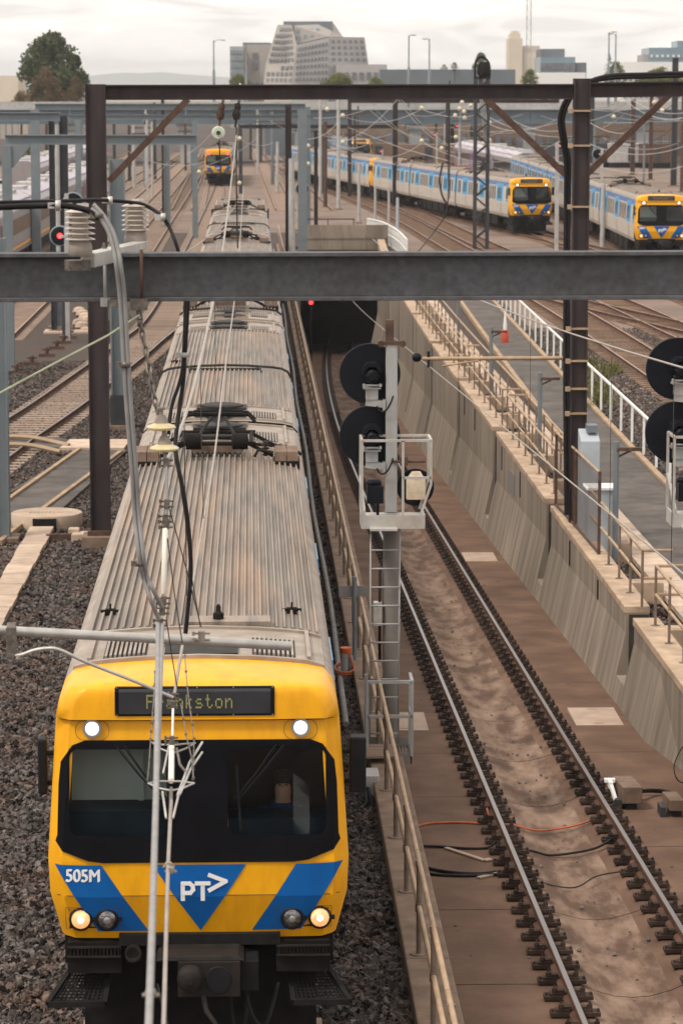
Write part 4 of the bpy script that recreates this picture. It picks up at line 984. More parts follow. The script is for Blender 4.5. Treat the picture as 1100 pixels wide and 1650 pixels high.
# ---------------------------------------------------------------- helpers for steelwork
def ibeam(mb, p, q, h, w_, t=.02, tw=.014):               # I-section standing on edge from p to q (centre line)
    p, q = V(p), V(q); d = (q - p).normalized(); s = V((-d.y, d.x, 0)).normalized() if abs(d.z) < .9 else V((0, 1, 0)); u = s.cross(d).normalized() if abs(d.z) < .9 else V((1, 0, 0))
    if u.z < 0 and abs(d.z) < .9: u = -u
    for a, b, c, e in ((-w_ / 2, w_ / 2, h / 2 - t, h / 2), (-w_ / 2, w_ / 2, -h / 2, -h / 2 + t), (-tw / 2, tw / 2, -h / 2 + t, h / 2 - t)):
        k = [s * a + u * c, s * b + u * c, s * b + u * e, s * a + u * e]
        mb.hexa([p + v for v in k], [q + v for v in k])
    return mb
def pole_at(px, base, top, z=None, d=None):               # mast foot from its photo pixel, top height from the pixel above
    z = GZ if z is None else z
    g = G(px, base, z) if d is None else wp(px, d, z)
    dd = (g - CAM).dot(FW); tz = D(px, top, dd).z; return V((g.x, g.y, z)), tz, dd
# ---------------------------------------------------------------- near beam with its insulators and cables
bm = MB(); pl = D(-420, 447, 20.75); pr = D(1560, 442, 21.25); pl.z = pr.z = (pl.z + pr.z) / 2
nb = thing('overhead_beam', 'thick grey steel beam crossing the whole view in front of everything', 'beam', (pl.x, pl.y, pl.z))
ibeam(bm, pl, pr, .345, .2, .028, .02); part('beam', bm, 'galv', nb, bevel=.004)
for p in (pl, pr):
    m = MB(); m.box(p.x - .11, p.x + .11, p.y - .11, p.y + .11, -3 if p.x > 2 else GZ, p.z + .172); part('beam_post', m, 'galv', nb)
IZ = 8.58
def insulator(name, label, px, d, top, bot):
    c = D(px, bot, d); tz = D(px, top, d).z; h = tz - c.z
    t = thing(name, label, 'insulator', c, 'post insulators on the near beam')
    m = MB(); r, s = .056, .103; pf = [(r, h * .28)]
    for i in range(6):
        z = h * (.32 + .108 * i); pf += [(r, z), (s, z + h * .012), (s, z + h * .022), (r + .012, z + h * .06), (r, z + h * .068)]
    pf += [(.05, h * .96), (.035, h * .97)]
    m.lathe(pf, c, n=26); part('porcelain_body', m, 'porcelain', t)
    m = MB(); m.lathe([(.07, 0), (.082, .01), (.082, h * .2), (.07, h * .3), (.05, h * .3)], c, n=22); part('base_cap', m, 'porcelain_base', t)
    m = MB(); m.lathe([(.045, h * .96), (.05, h * .98), (.05, h), (.03, h * 1.01)], c, n=14); m.box(c.x - .02, c.x + .06, c.y - .03, c.y + .03, c.z + h * .98, c.z + h * 1.04); part('top_clamp', m, 'galv_light', t)
insulator('post_insulator', 'ribbed cream insulator at the near end of the white bracket, under the black cable', 130, 19.9, 331, 413)
insulator('post_insulator', 'ribbed cream insulator at the far end of the white bracket, right of the other', 219, 21.7, 323, 394)
br = thing('insulator_bracket', 'white steel channel bracket lying on the near beam between two insulators', 'bracket', D(185, 403, 20.7))
m = MB(); pA, pB = D(142, 409, 20.0), D(228, 397, 21.7); pA.z = pB.z = 8.585; m.bar(pA, pB, .1, .1); part('channel', m, 'galv_light', br, bevel=.006)
m = MB(); m.bar(pA - V((.14, .06, .03)), pA + V((.0, .0, -.03)), .1, .07); part('end_plate', m, 'fitting', br)
m = MB(); m.bar(pB + V((-.02, 0, -.06)), pB + V((.1, .02, -.06)), .1, .03); part('foot_plate', m, 'rust_steel', br)
for px, py in ((168, 398), (187, 394)):
    b = D(px, py, 20.6); m = MB(); m.lathe([(.022, -.05), (.022, .0), (.012, .0), (.012, .03)], b, n=6, smooth=False); part('bolt', m, 'fitting', br)
for px, mm, nm in ((169, 'cable_grey', 'strap_bolt'), (228, 'rust_steel', 'strap_bolt')):
    m = MB(); m.tube([D(px, 402, 20.76), D(px + 1, 486, 20.76)], .014, 6); m.lathe([(.035, -.03), (.035, .03)], D(px + 1, 487, 20.76), n=6, smooth=False); part(nm, m, mm, nb)
m = MB(); a = D(176, 489, 20.75); m.bar(a, a + V((.11, 0, -.0)), .12, .05); m.bar(a + V((.1, 0, -.02)), a + V((.15, 0, -.12)), .1, .05); part('hook_plate', m, 'fitting', nb)
def cable(name, label, pts, r, m='cable_black', n=8, sm=8, cat='cable', clamps=(), group=None, cm='fitting'):
    w_ = [D(*p) for p in pts]; t = thing(name, label, cat, w_[0], group)
    b = MB(); b.tube(arc(w_, sm) if sm else w_, r, n); part('strand', b, m, t)
    for c in clamps:
        p = D(*c[:3]); k = MB(); rr = r + .012
        k.lathe([(rr, -.018), (rr + .006, -.012), (rr + .006, .012), (rr, .018)], p, n=10, ax=c[3] if len(c) > 3 else 'z'); k.box(p.x - rr - .035, p.x - rr + .01, p.y - .015, p.y + .015, p.z - .02, p.z + .02); part('clamp', k, cm, t)
    return t
cable('feeder_cable', 'thick black cable entering at the left edge over the first insulator', [(-60, 336, 19.2), (0, 334, 19.5), (50, 332, 19.6), (94, 331, 19.6), (122, 334, 19.6), (146, 341, 19.6), (160, 352, 19.6)], .021, clamps=((94, 331, 19.6, 'x'),), cm='galv_light')
cable('feeder_cable', 'black cable looping over the second insulator and down behind the near beam', [(-60, 327, 20.4), (0, 326, 20.6), (99, 324, 21.), (148, 322, 21.3), (178, 323, 21.5), (211, 326, 21.6), (229, 329, 21.6), (246, 337, 21.6), (262, 349, 21.5), (273, 366, 21.5), (282, 388, 21.4), (292, 420, 21.4), (298, 450, 21.4), (299, 485, 21.4), (296, 572, 21.3), (291, 611, 21.2), (278, 650, 21.1), (273, 681, 21.0), (272, 700, 21.0)], .014, clamps=((178, 323, 21.5, 'x'), (263, 350, 21.5, 'x'), (297, 572, 21.3)), cm='galv_light')
cable('feeder_cable', 'second black cable hanging beside the chain down to the far wire', [(303, 455, 21.4), (303, 483, 21.4), (298, 572, 21.3), (295, 620, 21.2), (289, 661, 21.1), (283, 711, 21.0), (285, 740, 20.9), (296, 795, 20.8), (303, 845, 20.8), (307, 893, 20.8), (307, 936, 20.8), (303, 980, 20.8), (299, 1021, 20.8)], .016)
for dx, lab in ((0, 'left strand of the grey double jumper cable curving down past the near beam'), (7, 'right strand of the grey double jumper cable curving down past the near beam')):
    cable('jumper_cable', lab, [(147 + dx * .5, 336 - dx, 19.6), (158 + dx, 345, 19.6), (166 + dx, 357, 19.6), (176 + dx, 376, 19.6), (183 + dx, 400, 19.6), (188 + dx, 430, 19.6), (194 + dx, 482, 19.7), (200 + dx, 585, 19.8), (206 + dx, 676, 19.9), (213 + dx, 760, 20.0), (217 + dx, 827, 20.1), (224 + dx, 893, 20.1)] + ([(231, 930, 20.2), (243, 966, 20.2), (256, 998, 20.3)] if dx == 0 else [(236, 925, 20.2), (247, 950, 20.2), (261, 978, 20.3)]), .0155, 'cable_grey', clamps=((160, 347, 19.6), (203, 588, 19.8), (226, 908, 20.15)) if dx == 0 else ())
# tension string: chain, two discs, rod insulator
ts = thing('suspension_chain', 'rusty link chain hanging from the near beam above two cream discs', 'chain', D(224, 490, 20.7))
lk = MB(); lk.tube([(math.cos(t) * .016, 0, math.sin(t) * .034 + (.012 if math.sin(t) > 0 else -.012)) for t in [2 * math.pi * i / 10 for i in range(10)]], .0075, 6, True)
lme = lk.mesh('chain_link', 'fitting'); cp = [D(*p) for p in ((224, 500, 20.75), (227, 525, 20.73), (232, 552, 20.7), (239, 585, 20.65), (243, 611, 20.6), (248, 637, 20.58), (254, 665, 20.55))]; cp = arc(cp, 12); acc = 0; li = 0
for a, b in zip(cp, cp[1:]):
    acc += (b - a).length
    if acc > .058:
        acc = 0; o = link('chain_link', lme, ts, a - ts.location); q = (a - b).to_track_quat('Z', 'Y'); o.rotation_euler = (q @ Matrix.Rotation(math.pi / 2 * (li % 2), 3, 'Z').to_quaternion()).to_euler(); li += 1
m = MB(); p = D(224, 488, 20.75); m.box(p.x - .06, p.x + .06, p.y - .06, p.y + .06, p.z - .05, p.z + .03); m.tube([p, D(224, 505, 20.75)], .02, 6); m.lathe([(.03, -.02), (.03, .02)], D(226, 520, 20.74), 'x', 8); part('shackle', m, 'fitting', ts)
for px, py, py2, lab in ((260, 688, 672, 'upper cream disc insulator below the chain'), (265, 722, 707, 'lower cream disc insulator below the chain')):
    c = D(px, py, 20.55); t = thing('disc_insulator', lab, 'insulator', c, 'disc insulators under the chain')
    m = MB(); m.lathe([(.02, -.018), (.06, -.024), (.1, -.012), (.104, 0), (.09, .012), (.05, .028), (.03, .03)], c, n=26); part('disc', m, 'disc_cream', t)
    m = MB(); m.lathe([(.05, .024), (.045, .05), (.032, .075), (.03, .085)], c, n=12); m.lathe([(.016, .085), (.016, .12), (.03, .125), (.03, .14)], c, n=8); part('metal_cap', m, 'porcelain_base', t)
t = thing('tension_rod', 'rod with clamps and a white insulator hanging below the cream discs', 'insulator rod', D(267, 750, 20.5))
m = MB(); m.tube([D(265, 727, 20.55), D(268, 745, 20.5), D(269, 805, 20.45), D(267, 850, 20.42)], .012, 6); part('rod', m, 'cable_grey', t)
def bolts(par, spots, s=.03, mt='fitting', name='clamp'):
    for px, py, d in spots:
        c = D(px, py, d); k = MB(); k.box(c.x - s * .6, c.x + s * .6, c.y - s * .6, c.y + s * .6, c.z - s, c.z + s)
        for sz in (-.6, .6): k.tube([c + V((-s * 1.6, 0, s * sz)), c + V((s * 1.5, 0, s * sz))], .0075, 6); k.box(c.x - s * 1.7, c.x - s * 1.2, c.y - .014, c.y + .014, c.z + s * sz - .014, c.z + s * sz + .014)
        part(name, k, mt, par)
bolts(t, [(268, 746, 20.5), (269, 812, 20.44), (267, 836, 20.42), (268, 845, 20.42), (264, 968, 20.4), (262, 984, 20.4), (259, 1004, 20.4)], .032)
m = MB(); m.lathe([(.014, -.30), (.022, -.29), (.022, .29), (.014, .3)], V((0, 0, 0)), n=12); a, b = D(267, 850, 20.42), D(264, 958, 20.4)
m = MB(); m.tube([a, a + (b - a) * .02, b - (b - a) * .02, b], [.014, .021, .021, .014], 12); part('white_insulator', m, 'white_rod', t)
# catenary of the middle track
def wire(label, pts, r, m='wire_bare', grp=None, name='overhead_wire', n=6):
    b = MB(); b.tube(pts, r, n); return one(name, b, m, label, 'wire', pts[0], grp)
wire('thick grey wire running from the clamp below the white insulator down past the cab', arc([D(255, 1006, 20.35), D(254, 1109, 18.1), D(252, 1260, 15.6), D(247, 1440, 13.4), D(241, 1620, 11.9), D(236, 1750, 11.)], 6), .0165, 'cable_grey', n=10)
wire('second grey wire beside the thick wire just below the clamp', arc([D(262, 1006, 20.35), D(260, 1070, 18.9), D(257, 1150, 17.4), D(254, 1240, 15.9)], 6), .0135, 'cable_grey', n=8)
C5 = lambda px, py: G(px, py, 5.2)
wire('contact wire hanging in front of the cab and the number on its nose', [C5(276, 1290), C5(271, 1395), C5(268, 1500), C5(264, 1650), C5(261, 1750)], .012, 'wire_bare', n=8)
wire('contact wire running back over the roof of the near train', arc([C5(281, 1120), C5(294, 1040), C5(309, 952), C5(328, 838), C5(345, 740), C5(362, 600), C5(377, 490), C5(386, 400), C5(392, 300)], 4), .0125, 'wire_bare')
wire('upper catenary wire running back over the roof to the brown portal', arc([D(269, 744, 20.5), D(298, 672, 25), D(322, 585, 30), D(344, 482, 38), D(359, 400, 47), D(372, 298, 58), D(381, 218, 65)], 6), .015, 'wire_bare')
for lab, pts in (('thin dropper wire from the upper rod clamp to the registration tube', [(272, 816, 20.4), (300, 915, 20.5), (324, 1010, 20.6)]), ('thin dropper wire left of the black cable', [(270, 867, 20.4), (281, 955, 20.4), (294, 1036, 20.4)]), ('thin dropper wire beside the clamp cluster', [(269, 1002, 20.4), (276, 1050, 20.4), (286, 1110, 20.4)]), ('thin dropper wire beside the black cable', [(284, 740, 20.8), (298, 830, 20.9), (309, 930, 20.9), (323, 1010, 20.7)]), ('thin dropper wire hung from the upper wire near the pantograph', [(323, 588, 30), (325, 720, 29.6), (328, 836, 29.6)]), ('thin dropper wire hung from the upper wire beside the disc', [(297, 685, 24.2), (298, 760, 24.4), (301, 960, 24.6)]), ('thin dropper wire over the second carriage', [(346, 470, 39), (347, 540, 39), (347, 640, 39)])):
    wire(lab, [D(*p) for p in pts], .0042, 'wire_dark', n=5)
rt = thing('registration_tube', 'horizontal grey tube crossing in front of the near train roof', 'tube', D(0, 1016, 20.4))
a, b = D(-120, 1009, 20.3), D(468, 1041, 21.2); m = MB(); m.tube([a, b], .034, 14); part('tube', m, 'galv_light', rt)
m = MB(); c = D(19, 1034, 20.35); m.box(c.x - .035, c.x + .035, c.y - .02, c.y + .02, c.z - .11, c.z + .1); part('hanger_plate', m, 'fitting', rt)
m = MB(); c = D(19, 1013, 20.4); m.lathe([(.045, -.03), (.045, .03)], c, 'x', 12); part('collar', m, 'fitting', rt)
bolts(rt, [(325, 1026, 20.9)], .04, 'porcelain_base', 'tube_clamp')
sa = thing('steady_arm', 'curved slim arm reaching from the tube bracket to the contact wire', 'arm', D(12, 1057, 20.35))
m = MB(); m.tube(arc([D(*p) for p in ((14, 1058, 20.35), (35, 1055, 20.35), (55, 1048, 20.35), (74, 1045, 20.35), (96, 1047, 20.35), (142, 1068, 20.4), (218, 1098, 20.5), (279, 1124, 20.6))], 8), .0125, 8); part('arm', m, 'galv_light', sa)
m = MB(); c = D(30, 1058, 20.35); m.lathe([(.03, -.012), (.018, .012)], c, n=8); m.bar(D(10, 1056, 20.35), D(24, 1057, 20.35), .05, .035); part('swivel', m, 'fitting', sa)
bolts(sa, [(280, 1122, 20.62), (279, 1135, 20.4)], .025, 'fitting', 'wire_clip')
si = thing('section_insulator', 'section insulator with wire hoops and skids in front of the windscreen', 'insulator', C5(276, 1225))
m = MB(); m.tube([C5(279, 1140), C5(278, 1190)], .009, 6); m.tube([C5(277, 1200), C5(276, 1258)], .02, 10); part('insulating_rod', m, 'white_rod', si)
def hp(par, name, px, r=.006, mt='galv_light', closed=False, sm=False, dz=0):
    p = [C5(*q) + V((0, 0, dz)) for q in px]; k = MB(); k.tube(arc(p, 5) if sm else p, r, 6, closed); part(name, k, mt, par)
hp(si, 'hoop', [(245, 1196), (262, 1200), (285, 1200), (315, 1197), (300, 1206), (284, 1212), (272, 1212), (258, 1206)], .0065, closed=True)
hp(si, 'hoop', [(239, 1262), (258, 1259), (290, 1259), (313, 1262), (295, 1270), (276, 1274), (256, 1270)], .0065, closed=True)
hp(si, 'skid', [(326, 1196), (306, 1228), (286, 1282)], .009); hp(si, 'skid', [(326, 1212), (308, 1238), (290, 1280)], .008)
hp(si, 'runner', [(262, 1276), (268, 1318)], .008); hp(si, 'runner', [(289, 1276), (279, 1318)], .008); hp(si, 'runner', [(276, 1270), (275, 1322)], .012, 'fitting')
hp(si, 'strut', [(272, 1203), (263, 1246)], .007); hp(si, 'strut', [(285, 1206), (290, 1232), (303, 1248)], .009, 'fitting')
for q in ([(250, 1087), (248, 1130), (245, 1170), (243, 1196), (241, 1230), (238, 1262)], [(298, 1061), (302, 1111), (307, 1150), (313, 1195), (312, 1228), (311, 1260)], [(292, 1140), (300, 1188), (309, 1225), (312, 1258)]):
    p = [C5(*a) + V((0, 0, .02)) for a in q]; k = MB(); k.tube(p, .0045, 5)
    pp_ = arc(p, 6)
    for a in pp_[::3]: k.lathe([(.004, -.014), (.011, 0), (.004, .014)], a, n=6)
    part('dropper_chain', k, 'fitting', si)
bolts(si, [(277, 1193, 20.2)], .03); 
for px, py in ((272, 1394), (275, 1402), (243, 1600)):
    c = C5(px, py) if px > 260 else D(px, py, 12.1); k = MB(); k.lathe([(.02, -.02), (.026, 0), (.02, .02)], c, 'y', 8); k.tube([c - V((.035, 0, .01)), c + V((.035, 0, -.01))], .009, 6); part('wire_clamp', k, 'porcelain_base', si)
wire('pale green span wire rising from the left edge to the chain', [D(-40, 655, 19.8), D(80, 590, 20.2), (D(175, 540, 20.5)), D(224, 508, 20.7)], .0075, 'wire_green')
# catenary of the tunnel track
cz = lambda y, h: V((4.42 + cv(y), y, fl(y) + .2 + h))
wire('contact wire over the sunken track crossing the railings at the right', [cz(y, 5.05) for y in range(16, 190, 6)], .011, 'wire_bare')
wire('catenary wire above the sunken track passing the right hand signal', [cz(y, 5.2 + 1.9 + .0006 * (y - 45) ** 2 * .4) for y in range(16, 110, 6)], .012, 'wire_bare')
for y, h in ((30.3, 1.85), (35.6, 1.8), (46, 1.8), (62, 1.85), (78, 2)): wire('thin dropper between the wires above the sunken track', [cz(y, 5.05), cz(y, 5.2 + h)], .004, 'wire_dark', 'droppers above the sunken track')
# ---------------------------------------------------------------- searchlight signals seen from behind
def signal(label, x, y, z, zlow):
    t = thing('railway_signal', label, 'signal', (x, y, z)); P = lambda *a: V((x + a[0], y + a[1], z + a[2]))
    m = MB(); m.box(x - .085, x + .085, y - .085, y + .085, z + 3.45, z + 5.98); part('upper_mast', m, 'mast_grey', t, bevel=.01)
    m = MB(); m.lathe([(.125, zlow), (.12, 3.45)], (x, y, z), n=10); part('lower_mast', m, 'mast_low', t)
    m = MB(); m.bar(P(-.16, 0, 5.98), P(.16, 0, 5.98), .2, .05); m.lathe([(.05, -.11), (.05, .11)], P(-.16, 0, 5.97), 'y', 10); m.lathe([(.05, -.11), (.05, .11)], P(.16, 0, 5.97), 'y', 10); m.bar(P(-.03, 0, 6.), P(-.03, 0, 6.32), .12, .12); part('mast_cap', m, 'rust_steel', t)
    for i, zz in enumerate((5.5, 4.57)):
        m = MB(); m.lathe([(.445, .2), (.455, .215), (.455, .24), (.445, .25)], P(-.31, 0, zz), 'y', 48); dsc = part('disc', m, 'signal_black', t)
        m = MB(); c = P(-.29, 0, zz); m.lathe([(.14, .2), (.14, .05), (.1, -.12), (.06, -.16)], c, 'y', 8, False)
        m.prism([(-.15, .05), (-.12, .14), (-.06, .19), (.06, .19), (.12, .14), (.15, .05), (.12, .05), (.05, .13), (-.05, .13), (-.12, .05)], lambda a, b: c + V((a, -.14, b)), lambda a, b: c + V((a, .2, b))); part('lamp_housing', m, 'signal_black', t)
        m = MB(); m.box(c.x - .13, c.x + .13, c.y - .1, c.y + .12, c.z - .2, c.z - .18); m.box(c.x - .11, c.x + .11, c.y - .12, c.y - .08, c.z - .15, c.z - .13)
        for s in (-.12, .12): m.lathe([(.025, -.02), (.025, .02)], c + V((s, -.1, -.14)), 'y', 8)
        m.box(c.x - .09, c.x + .09, c.y - .06, c.y + .1, c.z - .36, c.z - .2); part('mount_plate', m, 'mast_grey', t)
        m = MB(); m.bar(P(-.38, .02, zz - .4), P(-.1, .0, zz - .43), .12, .1); m.box(x - .13, x - .09, y - .1, y + .1, z + zz - .52, z + zz - .36); part('bracket_arm', m, 'mast_grey', t)
        m = MB(); m.tube(arc([P(.02, -.12, zz - .3), P(-.02, -.16, zz - .4), P(-.08, -.14, zz - .5), P(-.16, -.12, zz - .53), P(-.22, -.1, zz - .45)], 5), .014, 6); part('signal_wire', m, 'cable_black', t)
    cg = MB(); X0, X1, Y0, Y1, z0, z1 = -.46, .55, -.66, -.02, 3.5, 4.6; bb = lambda a, b, s=.036: cg.bar(P(*a), P(*b), s, s)
    for a, b in (((X0, Y0, z1), (X1, Y0, z1)), ((X0, Y1, z1), (X1, Y1, z1)), ((X0, Y0, z1), (X0, Y1, z1)), ((X1, Y0, z1), (X1, Y1, z1)), ((X0, Y0, z0), (X0, Y0, z1)), ((X0, Y1, z0), (X0, Y1, z1)), ((.14, Y0, z0), (.14, Y0, z1)), ((X1, Y0, z1), (X1, Y0, 3.95)), ((X1, Y0, 3.95), (.40, Y0, z0)), ((X1, Y1, z1), (X1, Y1, 3.95)), ((X1, Y1, 3.95), (.42, Y1, z0)), ((.14, Y0, 4.05), (X1, Y0, 4.05)), ((X0, Y1, 4.0), (-.42, Y0, z0))): bb(a, b)
    part('guard_rail', cg, 'cage', t)
    m = MB(); m.box(x + X0, x + .46, y + Y0 - .02, y + Y1, z + 3.42, z + 3.45); m.box(x + X0, x + .46, y + Y0 - .03, y + Y0, z + 3.3, z + 3.5); m.box(x + X0 - .01, x + X0 + .02, y + Y0, y + Y1, z + 3.3, z + 3.5); m.box(x + .44, x + .47, y + Y0, y + Y1, z + 3.3, z + 3.5); m.box(x - .35, x + .05, y + Y0 - .25, y + Y0 - .03, z + 3.3, z + 3.33); part('platform', m, 'cage', t)
    m = MB(); m.mi(1).lathe([(.28, .12), (.28, .15)], P(.36, -.1, 3.82), 'y', 28); m.mi(0); m.box(x + .22, x + .5, y - .2, y + .0, z + 3.66, z + 3.98); m.hexa([P(.24, -.18, 3.98), P(.48, -.18, 3.98), P(.48, -.02, 3.98), P(.24, -.02, 3.98)], [P(.3, -.15, 4.07), P(.43, -.15, 4.07), P(.43, -.05, 4.07), P(.3, -.05, 4.07)]); m.mi(2).box(x + .0, x + .5, y - .12, y - .08, z + 4.2, z + 4.24); m.box(x + .12, x + .24, y - .16, y - .06, z + 4.17, z + 4.3); part('shunting_lamp', m, ['cream_box', 'signal_black', 'rust_steel'], t, bevel=.008)
    m = MB(); m.box(x - .38, x - .14, y - .6, y - .3, z + 3.66, z + 3.92); m.lathe([(.11, 0), (.12, .05), (.08, .08)], P(-.28, -.45, 3.92), n=10); m.box(x - .24, x - .2, y - .5, y - .4, z + 3.44, z + 3.66); part('junction_box', m, 'signal_black', t, bevel=.01)
    if zlow > -.8:
        la = MB()
        for xx in (-.33, .1): la.tube([P(xx, -.3, -.0), P(xx, -.62, 3.3)], .014, 6)
        for i in range(11): f_ = i / 11; la.tube([P(-.33, -.32 - .3 * f_, .15 + 3.1 * f_), P(.1, -.32 - .3 * f_, .15 + 3.1 * f_)], .014, 6)
        part('ladder', la, 'mast_grey', t)
        lp = MB(); q0, q1, r0, r1, a0, a1 = -.38, .28, -.75, -.15, -.1, 1.02; b2 = lambda a, b: lp.bar(P(*a), P(*b), .045, .045)
        for a, b in (((q0, r0, a1), (q1, r0, a1)), ((q1, r0, a1), (q1, r1, a1)), ((q0, r0, a0), (q0, r0, a1)), ((q1, r0, a0), (q1, r0, a1)), ((q1, r1, a0), (q1, r1, a1)), ((q0, r1, a0), (q0, r1, a1)), ((q0, r0, .5), (q1, r0, .5)), ((q1, r0, .5), (q1, r1, .5))): b2(a, b)
        part('lower_guard_rail', lp, 'mast_grey', t)
        gr = MB(); gr.box(x + q0, x + q1, y + r0, y + r0 + .02, z - .22, z - .05); gr.box(x + q1 - .02, x + q1, y + r0, y + r1, z - .22, z - .05); gr.box(x + q0, x + q1, y + r1 - .02, y + r1, z - .1, z + .06)
        for i in range(14): xx = x + q0 + .03 + (q1 - q0 - .06) * i / 13; gr.box(xx - .008, xx + .008, y + r0 + .02, y + r1 - .02, z - .1, z - .07)
        part('lower_platform', gr, 'mast_low', t)
        m = MB(); m.box(x - .26, x - .14, y - .12, y + .04, z + 1.75, z + 2.1); part('relay_box', m, 'galv_light', t); m = MB(); m.tube([P(-.17, -.05, 1.2), P(-.17, -.05, 2.6)], .025, 6); part('conduit', m, 'cable_black', t)
signal('grey signal mast with two black discs and a ladder beside the sunken track', wp(629, 44).x, wp(629, 44).y, .11, -.6)
signal('pair of black discs on a caged mast cut off by the right edge', wp(1117, 43).x, wp(1117, 43).y, .28, -1.4)
# ---------------------------------------------------------------- brown portal
DP = 65.0
bp = thing('brown_portal', 'dark brown steel portal frame spanning the tracks behind the near beam', 'portal frame', wp(162, DP, GZ))
def hcol(par, px, d, top, w_, mt='brown_steel', name='column', base=None, dep=.3):
    p = wp(px, d, GZ); tz = D(px, top, d).z; m = MB(); t = .03
    m.box(p.x - w_ / 2, p.x - w_ / 2 + t, p.y - dep / 2, p.y + dep / 2, GZ, tz); m.box(p.x + w_ / 2 - t, p.x + w_ / 2, p.y - dep / 2, p.y + dep / 2, GZ, tz); m.box(p.x - w_ / 2 + t, p.x + w_ / 2 - t, p.y - .08, p.y + .02, GZ, tz - .002)
    part(name, m, mt, par); return p, tz
cL, tz = hcol(bp, 163, DP, 136, .44); cR, _ = hcol(bp, 928, DP, 127, .36)
m = MB(); yb = (cL.y + cR.y) / 2; a = V((cL.x + .22, cL.y, tz - .18)); b = V((cR.x - .18, cR.y, tz - .16)); ibeam(m, a, b, .33, .3, .03); part('cross_beam', m, 'brown_steel', bp)
m = MB(); e = wp(1250, DP, 0); ibeam(m, V((cR.x + .18, cR.y, tz - .13)), V((e.x, e.y, tz - .07)), .33, .3, .03); part('cross_beam', m, 'brown_steel', bp)
m = MB(); m.box(e.x - .18, e.x + .18, e.y - .15, e.y + .15, GZ, tz + .1); part('column', m, 'brown_steel', bp)
for a, b in (((176, 292), (303, 160)), ((781, 158), (913, 284)), ((943, 282), (1078, 152))):
    m = MB(); m.bar(D(*a, DP), D(*b, DP), .14, .12, (0, 1, 0)); part('brace', m, 'rust_steel', bp)
m = MB(); m.box(cL.x - .4, cL.x + .4, cL.y - .42, cL.y + .42, GZ - .2, GZ + .26); part('footing', m, 'kerb', bp, bevel=.02)
m = MB(); m.box(cL.x - .28, cL.x + .28, cL.y - .25, cL.y + .25, GZ + .26, GZ + .36); part('base_plate', m, 'rust_steel', bp)
for k in range(12):
    px, py = (171 if k % 2 else 178), 140 + (k // 2) * 4
    m = MB(); m.lathe([(.02, 0), (.02, -.02)], D(px, py, DP - .25), 'y', 6, False); part('bolt_head', m, 'rust_steel', bp)
for py in (178, 233, 330, 525, 577, 622, 662):
    m = MB(); z = D(928, py, DP).z; m.box(cR.x - .2, cR.x + .19, cR.y - .17, cR.y + .17, z - .02, z + .02); m.box(cR.x - .3, cR.x - .2, cR.y - .2, cR.y - .1, z - .05, z + .05); part('cable_strap', m, 'handrail', bp)
sp_ = MB(); c = D(165, 535, DP - .2); sp_.box(c.x - .16, c.x + .16, c.y, c.y + .02, c.z - .26, c.z + .26); npl = part('number_plate', sp_, 'black', bp)
def stacked(par, txt, c, size, mt, step):
    for i, chx in enumerate(txt):
        me = text_mesh(chx, size, .003, 0); me.materials.append(M[mt])
        for v in me.vertices: v.co = (c.x + v.co.x - worldloc(par).x, c.y - .006 - worldloc(par).y, c.z + v.co.y + step * ((len(txt) - 1) / 2 - i) - worldloc(par).z)
        link('lettering', me, par)
k = MB(); k.box(c.x - .05, c.x - .03, c.y - .006, c.y - .002, c.z - .0, c.z + .22); k.box(c.x + .02, c.x + .04, c.y - .006, c.y - .002, c.z - .16, c.z + .2); k.box(c.x - .03, c.x + .02, c.y - .006, c.y - .002, c.z + .2, c.z + .22); part('lettering', k, 'cage', bp)
for off in (0, 1):
    pts = [(1130, 117 + off * 4, DP - .5), (1040, 120 + off * 4, DP - .5), (985, 122 + off * 4, DP - .5), (952, 130 + off * 3, DP - .5), (927, 144 + off * 5, DP - .5), (909 + off * 5, 165 + off * 3, DP - .45), (901 + off * 6, 192, DP - .4), (905 + off * 6, 226, DP - .35), (911 + off * 6, 262, DP - .3), (911 + off * 5, 330, DP - .3), (910 + off * 5, 480, DP - .3), (910 + off * 5, 640, DP - .3), (912 + off * 5, 830, DP - .3)]
    cable('pole_cable', ('outer' if off == 0 else 'inner') + ' black cable arching over the brown column and running down its side', pts, .05 if off == 0 else .042)
ca = thing('cantilever_arm', 'tan bracket arm reaching from the brown column over the sunken track', 'bracket', D(905, 578, DP - .3))
m = MB(); m.tube([D(680, 578, DP - .3), D(914, 577, DP - .2)], .045, 8); part('arm', m, 'handrail', ca)
m = MB(); m.tube([D(712, 590, DP - .3), D(770, 581, DP - .3)], .025, 6); part('stay', m, 'handrail', ca)
m = MB(); m.lathe([(.05, -.1), (.1, -.05), (.1, .05), (.05, .1)], D(671, 576, DP - .3), 'x', 10); m.bar(D(690, 566, DP - .3), D(690, 592, DP - .3), .06, .06); part('arm_insulator', m, 'signal_black', ca)
